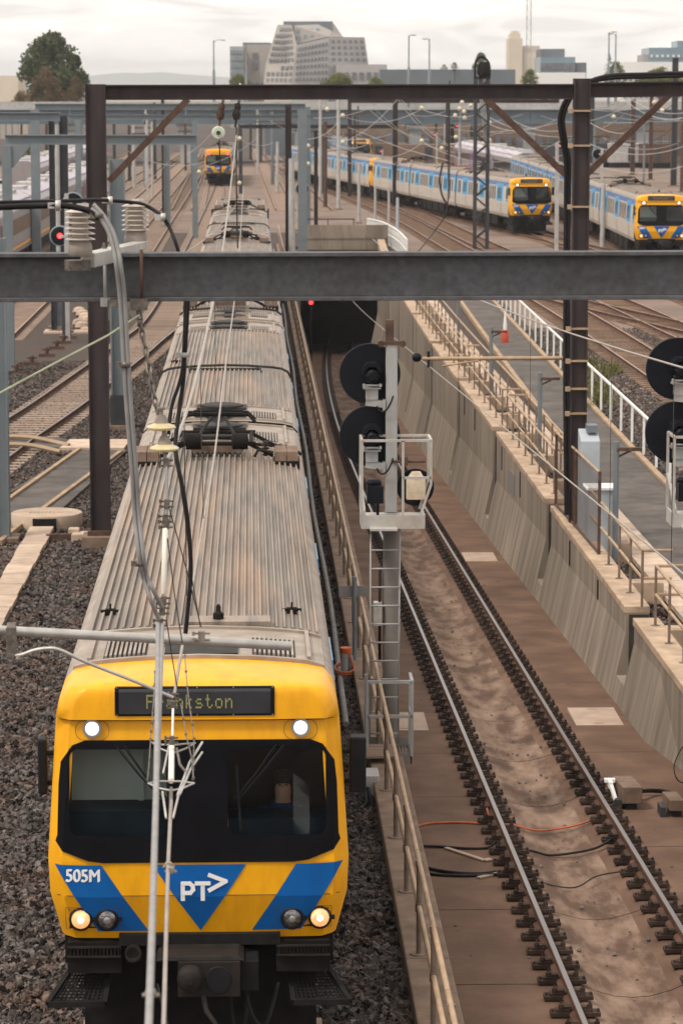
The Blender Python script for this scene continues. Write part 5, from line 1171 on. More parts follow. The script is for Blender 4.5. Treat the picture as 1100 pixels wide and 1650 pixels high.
for px, lab in ((355, 'insulated hanger with a glass disc under the brown portal beam'), (381, 'plain dark hanger under the brown portal beam')):
    t = thing('wire_hanger', lab, 'hanger', D(px, 140, DP - .2))
    m = MB(); m.tube([D(px + 6, 134, DP - .25), D(px + 5, 165, DP - .25)], .03, 6); part('strap', m, 'pale_steel', t)
    m = MB(); m.tube([D(px + 4, 162, DP), D(px + 1, 182, DP), D(px - 2, 205, DP)], .03, 6); m.lathe([(.07, -.12), (.1, 0), (.07, .12)], D(px, 184, DP), n=8); m.lathe([(.06, -.08), (.08, 0), (.06, .08)], D(px + 2, 172, DP), n=8); part('rod', m, 'rust_steel' if px < 370 else 'wire_dark', t)
    if px < 370:
        c = D(352, 214, DP); m = MB(); m.lathe([(.13, -.03), (.15, 0), (.13, .03), (.05, .06)], c, 'y', 20); part('disc', m, 'disc_glass', t); m = MB(); m.lathe([(.05, -.1), (.05, -.03)], c, 'y', 10); part('disc_cap', m, 'dark_steel', t)
    m = MB(); m.tube([D(px - 2, 222, DP), D(px - 1, 250, DP + 2), D(px + 2, 300, DP + 4)] if px < 370 else [D(px, 205, DP), D(px, 300, DP), D(px + 2, 400, DP)], .016, 5); part('tail_wire', m, 'wire_dark', t)
# ---------------------------------------------------------------- other masts
def mast(label, px, base, top, wpx, mt, cat='mast', name='steel_mast', z=None, d=None, extra=None, group=None, h=False):
    p, tz, dd = pole_at(px, base, top, z, d); w_ = wpx * dd / FPX; t = thing(name, label, cat, p, group); m = MB()
    if h:
        k = w_ * .1; m.box(p.x - w_ / 2, p.x - w_ / 2 + k, p.y - w_ / 2, p.y + w_ / 2, p.z, tz); m.box(p.x + w_ / 2 - k, p.x + w_ / 2, p.y - w_ / 2, p.y + w_ / 2, p.z, tz); m.box(p.x - w_ / 2 + k, p.x + w_ / 2 - k, p.y - w_ * .2, p.y, p.z, tz)
    else: m.lathe([(w_ * .55, 0), (w_ * .45, tz - p.z)], p, n=10)
    part('shaft', m, mt, t); m = MB(); m.box(p.x - w_, p.x + w_, p.y - w_, p.y + w_, p.z - .1, p.z + .12); part('base', m, 'kerb', t)
    return t, p, tz, dd, w_
mast('blue grey steel mast cut off by the left edge of the view', 2, 872, 380, 30, 'grey_steel', h=True)
t, p, tz, dd, w_ = mast('grey column with a dark foot and number plate behind the brown portal column', 193, 690, 255, 25, 'grey_steel', h=True)
m = MB(); m.box(p.x - w_ * .56, p.x + w_ * .56, p.y - w_ * .6, p.y + w_ * .5, GZ, GZ + 1.02); part('dark_foot', m, 'dark_steel', t)
q = D(194, 555, dd - .4); m = MB(); m.box(q.x - .14, q.x + .14, q.y - .02, q.y, q.z - .36, q.z + .36); part('number_plate', m, 'black', t); stacked(t, '8897', q - V((0, .02, 0)), .2, 'cage', .165)
m = MB(); m.box(q.x - .22, q.x + .22, q.y + .02, q.y + .04, q.z - .4, q.z + .4); part('plate_back', m, 'plate_grey', t)
def gantry(label, d, px0, px1, yt, yb, mt, cols=(), wcol=12, group=None, haunch=False):
    a, b = D(px0, (yt + yb) / 2, d), D(px1, (yt + yb) / 2, d); b.z = a.z; h = (yb - yt) * d / 4653
    t = thing('steel_gantry', label, 'gantry', wp(px0, d, GZ), group); m = MB(); ibeam(m, a, b, h, h * .9, h * .12, .05); part('beam', m, mt, t)
    for px in cols:
        p = wp(px, d, GZ); w_ = wcol * d / FPX; m = MB(); m.box(p.x - w_ / 2, p.x + w_ / 2, p.y - w_ / 2, p.y + w_ / 2, GZ, a.z - h / 2); part('column', m, mt, t)
        if haunch: m = MB(); m.hexa([(p.x + w_ / 2, p.y - .1, a.z - h / 2 - .8), (p.x + w_ / 2 + .05, p.y - .1, a.z - h / 2 - .8), (p.x + w_ / 2 + .05, p.y + .1, a.z - h / 2 - .8), (p.x + w_ / 2, p.y + .1, a.z - h / 2 - .8)], [(p.x + w_ / 2, p.y - .1, a.z - h / 2), (p.x + w_ / 2 + .7, p.y - .1, a.z - h / 2), (p.x + w_ / 2 + .7, p.y + .1, a.z - h / 2), (p.x + w_ / 2, p.y + .1, a.z - h / 2)]); part('haunch', m, mt, t)
    return t
gantry('light blue grey gantry with one column at the left edge', 106, 9, 317, 217, 233, 'grey_steel', (17,), 15, haunch=True)
gantry('short dark grey gantry beam behind the left edge column', 121, -40, 97, 181, 195, 'grey_steel', (), 10)
gantry('long pale gantry beam above the left yard tracks', 175, 57, 492, 167, 177, 'grey_steel', (60, 488), 14)
gantry('second long gantry beam just below the first over the left yard', 205, 110, 500, 185, 193, 'grey_steel', (128, 315), 9)
gantry('far thin gantry beam low over the middle tracks', 300, 385, 640, 201, 207, 'dark_steel', (388, 520), 6)
gantry('far brown gantry over the right yard tracks', 290, 560, 900, 160, 166, 'brown_steel', (563, 720), 6)
MASTS = [('dark mast left of the round red signal', 88, 536, 180, 9, 'dark_steel', 1), ('taller dark mast with red band right of the red signal', 107, 536, 186, 13, 'dark_steel', 1),
 ('pale grey mast between the two dark masts', 97, 528, 200, 8, 'pale_steel', 0), ('thick grey post on a concrete pad at the left', 99, 530, 405, 20, 'grey_steel', 1), ('slim dark grey post in front of the concrete pad', 105, 545, 440, 8, 'dark_steel', 0),
 ('blue grey mast left of the small distant train', 312, 308, 205, 8, 'grey_steel', 1), ('blue grey mast with cross arm beside the track edge', 270, 366, 230, 10, 'grey_steel', 1), ('thin brown mast behind the portal brace', 264, 352, 160, 5, 'brown_steel', 1), ('blue grey mast beyond the left gantry', 131, 300, 195, 8, 'grey_steel', 0), ('grey mast beside the brown portal column', 61, 300, 195, 9, 'grey_steel', 0),
 ('dark upper mast above a pale post beside the tunnel', 465, 440, 168, 10, 'brown_steel', 1), ('pale post standing against the dark mast by the tunnel', 470, 442, 255, 10, 'pale_steel', 0), ('wide grey lattice leg pair beside the tunnel parapet', 490, 372, 172, 20, 'grey_steel', 1), ('white pole with dark lower half in the middle of the yard', 545, 338, 160, 6, 'pale_steel', 0), ('brown mast just right of the tunnel mast', 509, 375, 210, 6, 'brown_steel', 1), ('brown mast left of the white pole', 524, 335, 196, 6, 'rust_steel', 0), ('pale slim mast left of the white pole', 516, 320, 160, 5, 'pale_steel', 0), ('thick brown mast with an orange band in the middle of the yard', 636, 335, 158, 8, 'brown_steel', 1), ('dark mast behind the curved train', 668, 255, 165, 6, 'dark_steel', 1), ('pale mast behind the curved train', 702, 262, 168, 4, 'pale_steel', 0), ('brown double mast right of the curved train middle', 728, 262, 160, 6, 'brown_steel', 1), ('pale thin pole above the long carriages', 716, 258, 170, 4, 'pale_steel', 0), ('grey pole standing before the edge train', 970, 402, 296, 8, 'pale_steel', 0), ('dark mast right of the thick brown column', 952, 285, 150, 7, 'dark_steel', 1), ('tall dark mast rising above the portal at the right edge', 1084, 300, 93, 9, 'dark_steel', 1), ('dark mast left of the tall one at the right edge', 1047, 290, 150, 6, 'rust_steel', 1), ('brown mast between the two right hand trains', 833, 250, 160, 5, 'brown_steel', 1), ('rusty lattice post behind the edge train', 1018, 282, 160, 7, 'rust_steel', 1), ('thin mast at the far right edge', 1097, 310, 150, 5, 'rust_steel', 0), ('slim pale pole near the white fence', 604, 372, 300, 4, 'pale_steel', 0), ('slim grey pole behind the tunnel parapet', 578, 360, 262, 5, 'pale_steel', 0), ('thin grey pole right of the white fence', 640, 400, 318, 5, 'cabinet', 0), ('pale stub pole beside the tunnel parapet', 626, 372, 300, 4, 'pale_steel', 0), ('far pale mast beyond the middle track', 447, 312, 228, 5, 'pale_steel', 0), ('dark far mast over the middle track', 498, 262, 185, 5, 'dark_steel', 0), ('slim grey mast in the left yard', 236, 300, 170, 4, 'pale_steel', 0), ('slim dark mast in the left yard', 250, 290, 165, 5, 'dark_steel', 0), ('slim dark mast beside the left gantry beam', 185, 300, 200, 5, 'dark_steel', 0), ('far grey mast beside the distant train', 420, 262, 180, 5, 'grey_steel', 0), ('far thin mast right of the distant train', 404, 258, 185, 4, 'dark_steel', 0)]
for lab, px, base, top, wd, mt, h in MASTS: mast(lab, px, base, top, wd, mt, h=bool(h))
# light posts with a small bracket behind the retaining wall
for px, base, top, lab in ((990, 905, 708, 'nearest grey light post beside the grey cabinet'), (868, 757, 598, 'second grey light post along the walkway'), (790, 645, 525, 'third grey light post along the walkway'), (738, 561, 470, 'farthest grey light post along the walkway')):
    p, tz, dd = pole_at(px, base, top, -.1); t = thing('light_post', lab, 'lamp post', p, 'grey light posts along the walkway')
    m = MB(); m.lathe([(.062, 0), (.062, tz + .1)], p, n=10); part('post', m, 'grey_steel', t); m = MB(); m.box(p.x, p.x + .52, p.y - .08, p.y + .08, tz - .2, tz - .13); m.bar((p.x + .05, p.y, tz - .32), (p.x + .3, p.y, tz - .2), .04, .04); part('lamp_bracket', m, 'rust_steel', t)
# lattice mast
p, tz, dd = pole_at(774, 402, 105); t = thing('lattice_mast', 'dark lattice mast with white insulated strings in front of the curved train', 'mast', p); hw = 10 * dd / FPX
for sx in (-1, 1):
    for sy in (-1, 1): m = MB(); m.bar((p.x + sx * hw, p.y + sy * hw, p.z), (p.x + sx * hw, p.y + sy * hw, tz - .8), .17, .17); part('leg', m, 'dark_steel', t)
m = MB(); k = 16
for i in range(k):
    za, zb = p.z + (tz - 1 - p.z) * i / k, p.z + (tz - 1 - p.z) * (i + 1) / k; s = 1 if i % 2 else -1
    for sy in (-1, 1): m.bar((p.x - s * hw, p.y + sy * hw, za), (p.x + s * hw, p.y + sy * hw, zb), .09, .09)
    for sx in (-1, 1): m.bar((p.x + sx * hw, p.y - s * hw, za), (p.x + sx * hw, p.y + s * hw, zb), .09, .09)
part('lacing', m, 'dark_steel', t)
m = MB(); m.box(p.x - .5, p.x + .5, p.y - .5, p.y + .5, tz - .9, tz - .75); m.lathe([(.3, 0), (.42, .2), (.42, .7), (.2, .95)], (p.x + .1, p.y, tz - .75), n=12); m.tube(arc([(p.x - .45, p.y, tz - .8), (p.x - .4, p.y, tz + .2), (p.x, p.y, tz + .5), (p.x + .45, p.y, tz + .1), (p.x + .5, p.y, tz - .8)], 5), .08, 6); part('transformer', m, 'under', t)
for dx in (0, 5, 10): m = MB(); m.tube([D(770 + dx * .4, 112, dd - 1), D(774 + dx * .7, 170, dd - 1), D(781 + dx * .5, 230, dd - 1), D(789 + dx * .4, 272, dd - 1)], .05, 5); part('insulated_string', m, 'pale_steel', t)

# road bridge the photographer stands on
t = thing('road_bridge', 'concrete road bridge over the tracks at the very front, below the viewpoint', 'bridge', (0, -8, 0))
m = MB(); m.box(-60, 60, -16, -.9, 6.9, 8.1); part('deck', m, 'bridge_deck', t)
m = MB(); m.box(-60, 60, -1.2, -.9, 8.1, 9.25); part('parapet', m, 'bridge_deck', t)
for x in (-14, 12): m = MB(); m.box(x - .6, x + .6, -14, -2, GZ, 6.9); part('pier', m, 'bridge_deck', t)
# ---------------------------------------------------------------- signals and lamps in the yard
def yard_signal(label, px, py, d, rpx, lit=True, post=None, aim=-1):
    c = D(px, py, d); r = rpx * d / FPX; t = thing('yard_signal', label, 'signal', c)
    m = MB(); m.mi(0).lathe([(r, .05), (r, .0), (r * .9, -.03)], c, 'y', 24); m.mi(1).lathe([(r * 1.12, .06), (r * 1.12, .0), (r, -.02), (r, .0)], c, 'y', 24); part('disc', m, ['signal_black', 'signal_rim'], t)
    if lit: m = MB(); m.lathe([(r * .3, -.03), (r * .28, -.08), (r * .1, -.1)], c, 'y', 14); part('lens', m, 'lit_red', t)
    if post: p = wp(px + post, d, GZ); m = MB(); m.box(p.x - .08, p.x + .08, p.y + .1, p.y + .26, GZ, c.z + r); m.box(min(p.x, c.x), max(p.x, c.x) + .01, p.y + .06, p.y + .1, c.z - .05, c.z + .05); part('post', m, 'pale_steel', t)
yard_signal('round signal with a lit red lamp left of the first insulator', 97, 380, 118, 15, True, 12)
yard_signal('round unlit signal just above the lit red one', 118, 326, 119, 15, False, -8)
yard_signal('small red signal high under the left gantry beams', 235, 197, 230, 3.4, True, 3)
yard_signal('smaller red signal above the red one under the gantry beams', 234, 186, 231, 2.6, True, 4)
yard_signal('upper red signal left of the thick brown column', 900, 235, 150, 6, True, -5)
yard_signal('lower red signal left of the thick brown column', 902, 271, 150, 6, True, -6)
yard_signal('red signal in front of the far bridge above the carriages', 735, 203, 300, 3.4, True, 4)
yard_signal('red signal left of the other one above the carriages', 700, 217, 300, 3.2, True, 3)
yard_signal('red signal low beside the thick brown mast', 613, 244, 300, 3.2, True, 3)
yard_signal('black disc signal beside the wide lattice legs', 487, 304, 200, 10, False, 6)
yard_signal('black round signal behind the thick brown column at the right', 962, 248, 200, 8, False, 6)
c = D(501, 487, 168); t = thing('tunnel_signal', 'small red lamp glowing at the tunnel mouth', 'signal', c); m = MB(); m.lathe([(.13, -.02), (.1, -.06)], c, 'y', 12); part('lens', m, 'lit_red', t); m = MB(); m.box(c.x - .2, c.x + .2, c.y, c.y + .2, c.z - .25, c.z + .25); m.box(c.x - .05, c.x + .05, c.y + .05, c.y + .12, fl(c.y), c.z); part('housing', m, 'signal_black', t)
random.seed(21)
BALLS = [(496, 235, 200), (496, 264, 200), (552, 186, 230), (552, 229, 230), (679, 174, 230), (679, 227, 230), (386, 223, 240), (386, 295, 220), (321, 277, 200), (711, 239, 240), (744, 165, 250), (740, 175, 250), (747, 180, 250), (758, 170, 250), (748, 190, 250), (788, 197, 220), (788, 226, 220), (1053, 165, 160), (988, 188, 180), (1066, 178, 180), (527, 176, 230), (733, 186, 250), (779, 231, 220), (734, 221, 250)]
for px, py, d in BALLS:
    c = D(px, py, d); m = MB(); r = 3.6 * d / FPX; m.lathe([(r * .1, -r), (r * .7, -r * .7), (r, 0), (r * .7, r * .7), (r * .1, r)], c, n=12); one('wire_insulator', m, 'ball_cream', 'pale round insulator on the wires over the yard', 'insulator', c, 'round insulators over the yard')
# wires over the yard
def span(a, b, sag, n=14): return [a + (b - a) * (i / n) - V((0, 0, sag * 4 * (i / n) * (1 - i / n))) for i in range(n + 1)]
YW = [((505, 190, 230), (600, 172, 250), .3), ((600, 172, 250), (760, 245, 260), 1.2), ((590, 172, 250), (690, 225, 250), .6), ((640, 158, 240), (760, 236, 240), 1.4), ((645, 158, 240), (772, 245, 240), 1.2), ((550, 186, 230), (680, 175, 235), .8), ((552, 229, 230), (680, 230, 235), 1.2), ((680, 228, 235), (900, 228, 220), 1.6), ((679, 176, 235), (788, 180, 220), .5), ((788, 200, 220), (905, 186, 210), .8), ((788, 226, 220), (905, 250, 210), .8), ((940, 190, 190), (1010, 215, 180), .3), ((1000, 156, 170), (1100, 190, 160), .5), ((960, 172, 180), (1005, 156, 170), .2), ((970, 206, 170), (1014, 176, 160), .1), ((1005, 152, 170), (1100, 182, 165), .4), ((490, 224, 190), (545, 196, 230), .4), ((320, 270, 150), (420, 215, 240), .4), ((300, 250, 150), (352, 200, 200), .2), ((200, 240, 170), (330, 260, 200), .6), ((180, 300, 120), (270, 262, 180), .5), ((400, 168, 220), (480, 215, 230), .3), ((385, 223, 240), (440, 230, 250), .4), ((560, 240, 260), (760, 262, 260), 1.), ((560, 262, 270), (640, 262, 260), .3), ((820, 190, 210), (906, 210, 205), .4), ((945, 230, 180), (1100, 236, 175), .6), ((945, 262, 180), (1100, 268, 175), .5), ((790, 240, 215), (906, 262, 205), .5), ((510, 215, 240), (630, 216, 250), .5), ((380, 330, 120), (300, 405, 80), .2), ((640, 160, 240), (560, 226, 240), .4)]
for a, b, s in YW: wire('pale overhead wire strung across the far yard', span(D(*a), D(*b), s), .022 if a[2] > 150 else .012, 'pale_steel', 'overhead wires over the yard', n=4)
wire('dark wire dropping from the mast beside the white fence', arc([D(724, 130, 90), D(722, 250, 90), D(720, 335, 90), D(700, 372, 90), D(674, 405, 88)], 5), .022, 'wire_dark')
wire('dark looped cable beside the curved train', arc([D(713, 262, 130), D(708, 290, 130), D(712, 315, 130), D(722, 332, 130)], 5), .05, 'wire_dark')
wire('thin wire reaching from the beam to the white fence', [D(724, 140, 90), D(724, 210, 90), D(724, 320, 90)], .015, 'wire_dark')
wire('pale stay wire sloping to the brown column from the yard', [D(560, 205, 230), D(650, 240, 160), D(725, 260, 120)], .014, 'pale_steel')
random.seed(33)
for i in range(26):
    px = random.uniform(480, 1095); d = random.uniform(230, 410); a, b = D(px, random.uniform(165, 235), d), D(px + random.uniform(60, 220), random.uniform(165, 240), d + random.uniform(-20, 30))
    wire('pale overhead wire strung across the far yard', span(a, b, random.uniform(.3, 1.4), 10), .028, random.choice(('pale_steel', 'pale_steel', 'wire_dark')), 'overhead wires over the yard', n=4)
for i in range(16):
    px = random.uniform(395, 1095) if i > 4 else random.uniform(190, 330); d = random.uniform(270, 410); p = wp(px, d, GZ); tz = D(px, random.uniform(168, 205), d).z; s = random.uniform(.1, .22)
    t = thing('distant_mast', 'slim distant mast among the wires of the far yard', 'mast', p, 'distant masts of the far yard'); m = MB(); m.lathe([(s, 0), (s * .8, tz - GZ)], p, n=7); part('shaft', m, random.choice(('brown_steel', 'pale_steel', 'rust_steel', 'grey_steel')), t)
    m = MB(); m.box(p.x - random.uniform(.5, 2.2), p.x + random.uniform(.5, 2.2), p.y - .06, p.y + .06, tz - 1.2, tz - 1.05); part('cross_arm', m, 'rust_steel', t)
for px, d, mt, L_, lab in ((690, 400, 'roof_brown', 9, 'brown covered wagon parked in front of the far shed'), (770, 405, 'pale_steel', 8, 'pale covered wagon parked in front of the far shed'), (1060, 405, 'rust_steel', 5, 'rusty container in front of the far shed at the right'), (1015, 408, 'pale_steel', 6, 'pale container in front of the far shed at the right'), (930, 410, 'dark_steel', 10, 'dark covered wagon behind the thick brown column'), (610, 410, 'roof_brown', 8, 'second brown wagon near the far end of the curved train')):
    p = wp(px, d, GZ); t = thing('parked_wagon', lab, 'wagon', p); m = MB(); m.box(p.x - L_ / 2, p.x + L_ / 2, p.y, p.y + 2.4, GZ + .7, GZ + 3.4); part('body', m, mt, t, bevel=.08)
    m = MB(); m.box(p.x - L_ * .06, p.x + L_ * .06, p.y - .06, p.y, GZ + .9, GZ + 3.0); part('door', m, 'dark_steel', t); m = MB(); m.box(p.x - L_ / 2 + .3, p.x + L_ / 2 - .3, p.y + .2, p.y + 2.2, GZ, GZ + .7); part('chassis', m, 'under', t)
# ---------------------------------------------------------------- grey regional train at the left
def regional(label, pa, pb, n, band):
    d = V(pb) - V(pa); rz = math.atan2(-d.x, d.y); t = thing('regional_train', label, 'train', pa, None, rz)
    for i in range(n):
        y0 = i * 25.4; m = MB(); pf = [(1.4, .9), (1.46, 1.4), (1.44, 3.3), (1.2, 3.75), (.6, 4.0), (-.6, 4.0), (-1.2, 3.75), (-1.44, 3.3), (-1.46, 1.4), (-1.4, .9)]
        k = len(pf); m.v = [(x, y0, z) for x, z in pf] + [(x, y0 + 25, z) for x, z in pf]
        for j in range(k): m.m = 1 if 2 <= j <= 6 else 0; m.face((j, (j + 1) % k, k + (j + 1) % k, k + j))
        m.face(range(k)); m.face(range(2 * k - 1, k - 1, -1)); c = part('carriage', m, ['train_silver', 'train_white'], t, local=True)
        for sx in (-1, 1):
            xs = lambda a, b: (min(sx * a, sx * b), max(sx * a, sx * b))
            b = MB(); b.box(*xs(1.44, 1.475), y0 + .4, y0 + 24.6, 2.0, 2.85); part('window_band', b, 'glass_side' if band else 'roof_brown', c, local=True)
            b = MB(); b.box(*xs(1.44, 1.472), y0 + .3, y0 + 24.7, 1.18, 1.3); part('stripe', b, 'orange' if band else 'yellow', c, local=True)
            for yy in (y0 + 1.5, y0 + 23.): b = MB(); b.box(*xs(1.44, 1.49), yy - .5, yy + .5, 1.1, 3.1); part('door', b, 'purple', c, local=True)
            b = MB(); b.box(*xs(1.18, 1.26), y0 + .2, y0 + 24.8, 3.62, 3.7); part('roof_stripe', b, 'purple', c, local=True)
        b = MB()
        for yy in (4, 12.5, 21): b = MB(); b.box(-.6, .6, y0 + yy - 1.6, y0 + yy + 1.6, 3.9, 4.2); part('roof_unit', b, 'pale_steel', c, local=True)
        b = MB(); b.box(-1.2, 1.2, y0 + 1, y0 + 24, .3, .9); part('underframe', b, 'under', c, local=True)
regional('silver and purple regional train standing at the left behind the gantry column', V((-14.85, 128, 0)), V((-13.7, 320, 0)), 5, False)
regional('second pale regional train far behind the purple one at the left', V((-20.3, 262, 0)), V((-20.3, 330, 0)), 4, False)
regional('pale regional train standing far back behind the edge train at the right', V((28.5, 300, 0)), V((27, 420, 0)), 3, True)
# ---------------------------------------------------------------- lineside things
def gb_(px, py, z=-.2): return G(px, py, z)
# crossing path, round pit, pavers at the left
def quadprism(mb, pts, z0, z1): mb.hexa([(p.x, p.y, z0) for p in pts], [(p.x, p.y, z1) for p in pts]); return mb
lp = link('side_path', None); lp['kind'] = 'structure'
m = MB(); quadprism(m, [gb_(-60, 870), gb_(85, 822), gb_(165, 742), gb_(130, 728)], -.4, -.13); part('path_surface', m, 'asphalt', lp)
m = MB(); quadprism(m, [gb_(-60, 838), gb_(10, 800), gb_(95, 748), gb_(152, 728), gb_(205, 728), gb_(150, 775), gb_(80, 835), gb_(-60, 900)][:4], -.4, -.128); part('path_surface', m, 'asphalt', lp)
m = MB(); quadprism(m, [gb_(15, 838), gb_(85, 838), gb_(205, 729), gb_(128, 729)], -.4, -.126); part('path_surface', m, 'asphalt', lp)
for a, b in (((8, 815), (128, 729)), ((70, 826), (195, 733)), ((0, 880), (40, 846))):
    m = MB(); p, q = gb_(*a), gb_(*b); m.bar(p + V((0, 0, .07)), q + V((0, 0, .07)), .11, .12); part('path_edging', m, 'kerb_edge', lp)
m = MB(); quadprism(m, [gb_(96, 727), gb_(200, 727), gb_(212, 713), gb_(112, 713)], -.4, -.1); part('crossing_slab', m, 'paver', lp)
for a, b in (((-10, 703), (112, 718)), ((-10, 716), (98, 728))):
    m = MB(); m.tube(arc([gb_(*a, -.05), gb_((a[0] + b[0]) // 2, (a[1] + b[1]) // 2 - 5, .02), gb_(*b, -.1)], 5), .07, 6); part('crossing_edge', m, 'kerb_edge', lp)
m = MB(); quadprism(m, [gb_(-20, 722), gb_(96, 727), gb_(112, 714), gb_(-10, 700)], -.4, -.09); part('crossing_panel', m, 'asphalt', lp)
c = gb_(76, 832, .0); t = thing('round_pit', 'round concrete pit lid beside the asphalt path at the left', 'pit', (c.x, c.y, GZ))
m = MB(); m.lathe([(.83, GZ), (.83, .08), (.81, .1)], (c.x, c.y, 0), n=36); part('lid', m, 'paver', t); m = MB(); m.box(c.x - .27, c.x + .27, c.y - .86, c.y - .78, GZ, .06); part('cable_slot', m, 'black_matt', t)
m = MB()
for i in range(9): m.box(c.x - .4 + .09 * i, c.x - .34 + .09 * i, c.y - .15, c.y + .12, .1, .108)
part('grip_marks', m, 'coping', t)
tr = thing('paver_row', 'row of pale concrete cable lids leading from the round pit to the left edge', 'cable trough')
a, b = gb_(68, 848, -.1), gb_(-40, 1040, -.1); k = 11
for i in range(k):
    p, q = a + (b - a) * (i / k), a + (b - a) * ((i + .97) / k); off = V((.02 * (i % 2), 0, 0)); m = MB(); w_ = .27
    m.hexa([p + off + V((-w_, 0, -.12)), p + off + V((w_, 0, -.12)), q + off + V((w_, 0, -.12)), q + off + V((-w_, 0, -.12))], [p + off + V((-w_, 0, 0)), p + off + V((w_, 0, 0)), q + off + V((w_, 0, 0)), q + off + V((-w_, 0, 0))]); part('paver', m, 'paver', tr)
def blocks(label, name, cat, spots, mt):
    for i, (px, py, sx, sy, sz, lab) in enumerate(spots):
        c = gb_(px, py); m = MB(); m.box(c.x - sx / 2, c.x + sx / 2, c.y - sy / 2, c.y + sy / 2, GZ - .05, GZ + sz); o = one(name, m, mt, lab, cat, (c.x, c.y, GZ)); bv = o.modifiers.new('bevel', 'BEVEL'); bv.width = .02
blocks('', 'concrete_block', 'block', [(136, 868, .55, .5, .16, 'small pale block behind the round pit'), (120, 866, .25, .3, .24, 'upright pale stub beside the small block behind the round pit'), (112, 535, 2.1, 1.2, .1, 'flat pale concrete pad under the thick grey post')], 'paver')
c = gb_(110, 870); p, q = gb_(75, 870), gb_(150, 868); m = MB(); m.bar(p + V((0, 0, .06)), q + V((0, 0, .06)), .12, .14); one('steel_offcut', m, 'rust_steel', 'rusty steel bar lying between the pavers and the brown column foot', 'steel bar', p)
for i, (px, py) in enumerate(((27, 602), (52, 588), (76, 574), (92, 562), (103, 553), (112, 545))):
    c = gb_(px, py); m = MB(); m.box(c.x - .3, c.x + .3, c.y - .1, c.y + .1, GZ, GZ + .12); m.lathe([(.06, .1), (.09, .3), (.04, .38)], (c.x, c.y, GZ), n=8); m.box(c.x - .18, c.x + .18, c.y - .05, c.y + .05, GZ + .25, GZ + .32); one('cable_bracket', m, 'rust_steel', 'rusty cable bracket in the row beside the curved track', 'bracket', (c.x, c.y, GZ), 'rusty brackets beside the curved track')
random.seed(5)
for i in range(7):
    c = gb_(128 + 5 * (i % 4), 505 + 5 * i); m = MB(); s = .25 + .12 * random.random(); m.lathe([(s * .6, 0), (s, s * .3), (s * .8, s * .8), (s * .3, s)], (c.x, c.y, GZ), n=7, smooth=False); one('boulder', m, 'paver', 'pale loose boulder heaped beside the thick grey post', 'boulder', (c.x, c.y, GZ), 'boulders beside the thick grey post')
# things beside the handrail
c = G(555, 1096, -.2); t = thing('hose_stand', 'orange capped pipe with an orange hose ring beside the near train', 'pipe', (c.x, c.y, GZ))
m = MB(); m.lathe([(.06, GZ), (.06, .28)], (c.x, c.y, 0), n=10); m.lathe([(.05, GZ), (.05, .2)], (c.x + .1, c.y + .1, 0), n=10); part('pipe', m, 'cable_grey', t)
m = MB(); m.lathe([(.06, .26), (.1, .34), (.1, .37), (.06, .37)], (c.x + .02, c.y, 0), n=16); part('orange_cap', m, 'orange', t)
m = MB()
for dz in (0, .04): m.tube([(c.x + math.cos(i * .35) * .17, c.y + math.sin(i * .35) * .3, -.02 + dz + .03 * math.sin(i * .35)) for i in range(18)], .018, 6, True)
m.tube(arc([(c.x + .15, c.y, 0), (c.x + .1, c.y - .05, .2), (c.x + .06, c.y, .33)], 4), .02, 6); part('hose', m, 'orange_cable', t)
c = G(571, 1062, .02); t = thing('sign_post', 'blue grey post carrying a grey arrow ended plate seen from behind', 'sign', (c.x, c.y, .0)); m = MB(); m.lathe([(.04, 0), (.04, 1.45)], c, n=10); part('post', m, 'grey_steel', t)
m = MB(); zz = 1.2; m.prism([(-.27, -.1), (.17, -.1), (.24, -.05), (.24, .05), (.17, .1), (-.27, .1)], lambda a, b: V((c.x + a, c.y + .05, zz + b)), lambda a, b: V((c.x + a, c.y + .07, zz + b))); part('plate', m, 'plate_grey', t)
c = G(617, 1262, -.2); t = thing('timber_crate', 'weathered timber crate standing behind the handrail below the ladder', 'crate', (c.x, c.y, GZ))
for k in range(4): m = MB(); m.box(c.x - .28, c.x + .24, c.y + .3 + .2 * k, c.y + .49 + .2 * k, .1, .14); part('board', m, 'timber', t)
for k in range(2): m = MB(); m.box(c.x - .28, c.x + .24, c.y + .26, c.y + .3, GZ + .2 * k - .3, GZ + .2 * k - .11); part('side_board', m, 'timber', t)
for px, py, sx, sy, sz, z, lab, mt in ((597, 1285, .24, .5, .32, -.2, 'grey metal box below the side mirror', 'galv_light'), (628, 1275, .34, .7, .22, -.5, 'dark box lying on the trench floor behind the handrail', 'dark_steel'), (655, 1335, .2, .9, .26, -.5, 'long dark beam end on the trench floor behind the handrail', 'dark_steel')):
    c = G(px, py, z); m = MB(); m.box(c.x - sx / 2, c.x + sx / 2, c.y, c.y + sy, z - .1, z + sz); o = one('equipment_box', m, mt, lab, 'box', (c.x, c.y, z)); bv = o.modifiers.new('bevel', 'BEVEL'); bv.width = .012
p = G(590, 1300, -.2); m = MB(); m.tube(arc([p + V((-.02, .3, .15)), p + V((.0, 0, .05)), p + V((-.12, -.35, .02)), p + V((.02, -.5, .02)), p + V((.08, -.2, .03)), p + V((.02, .1, .25))], 6), .03, 7); one('loose_hose', m, 'rubber', 'black hose curled on the stones below the side mirror', 'hose', p)
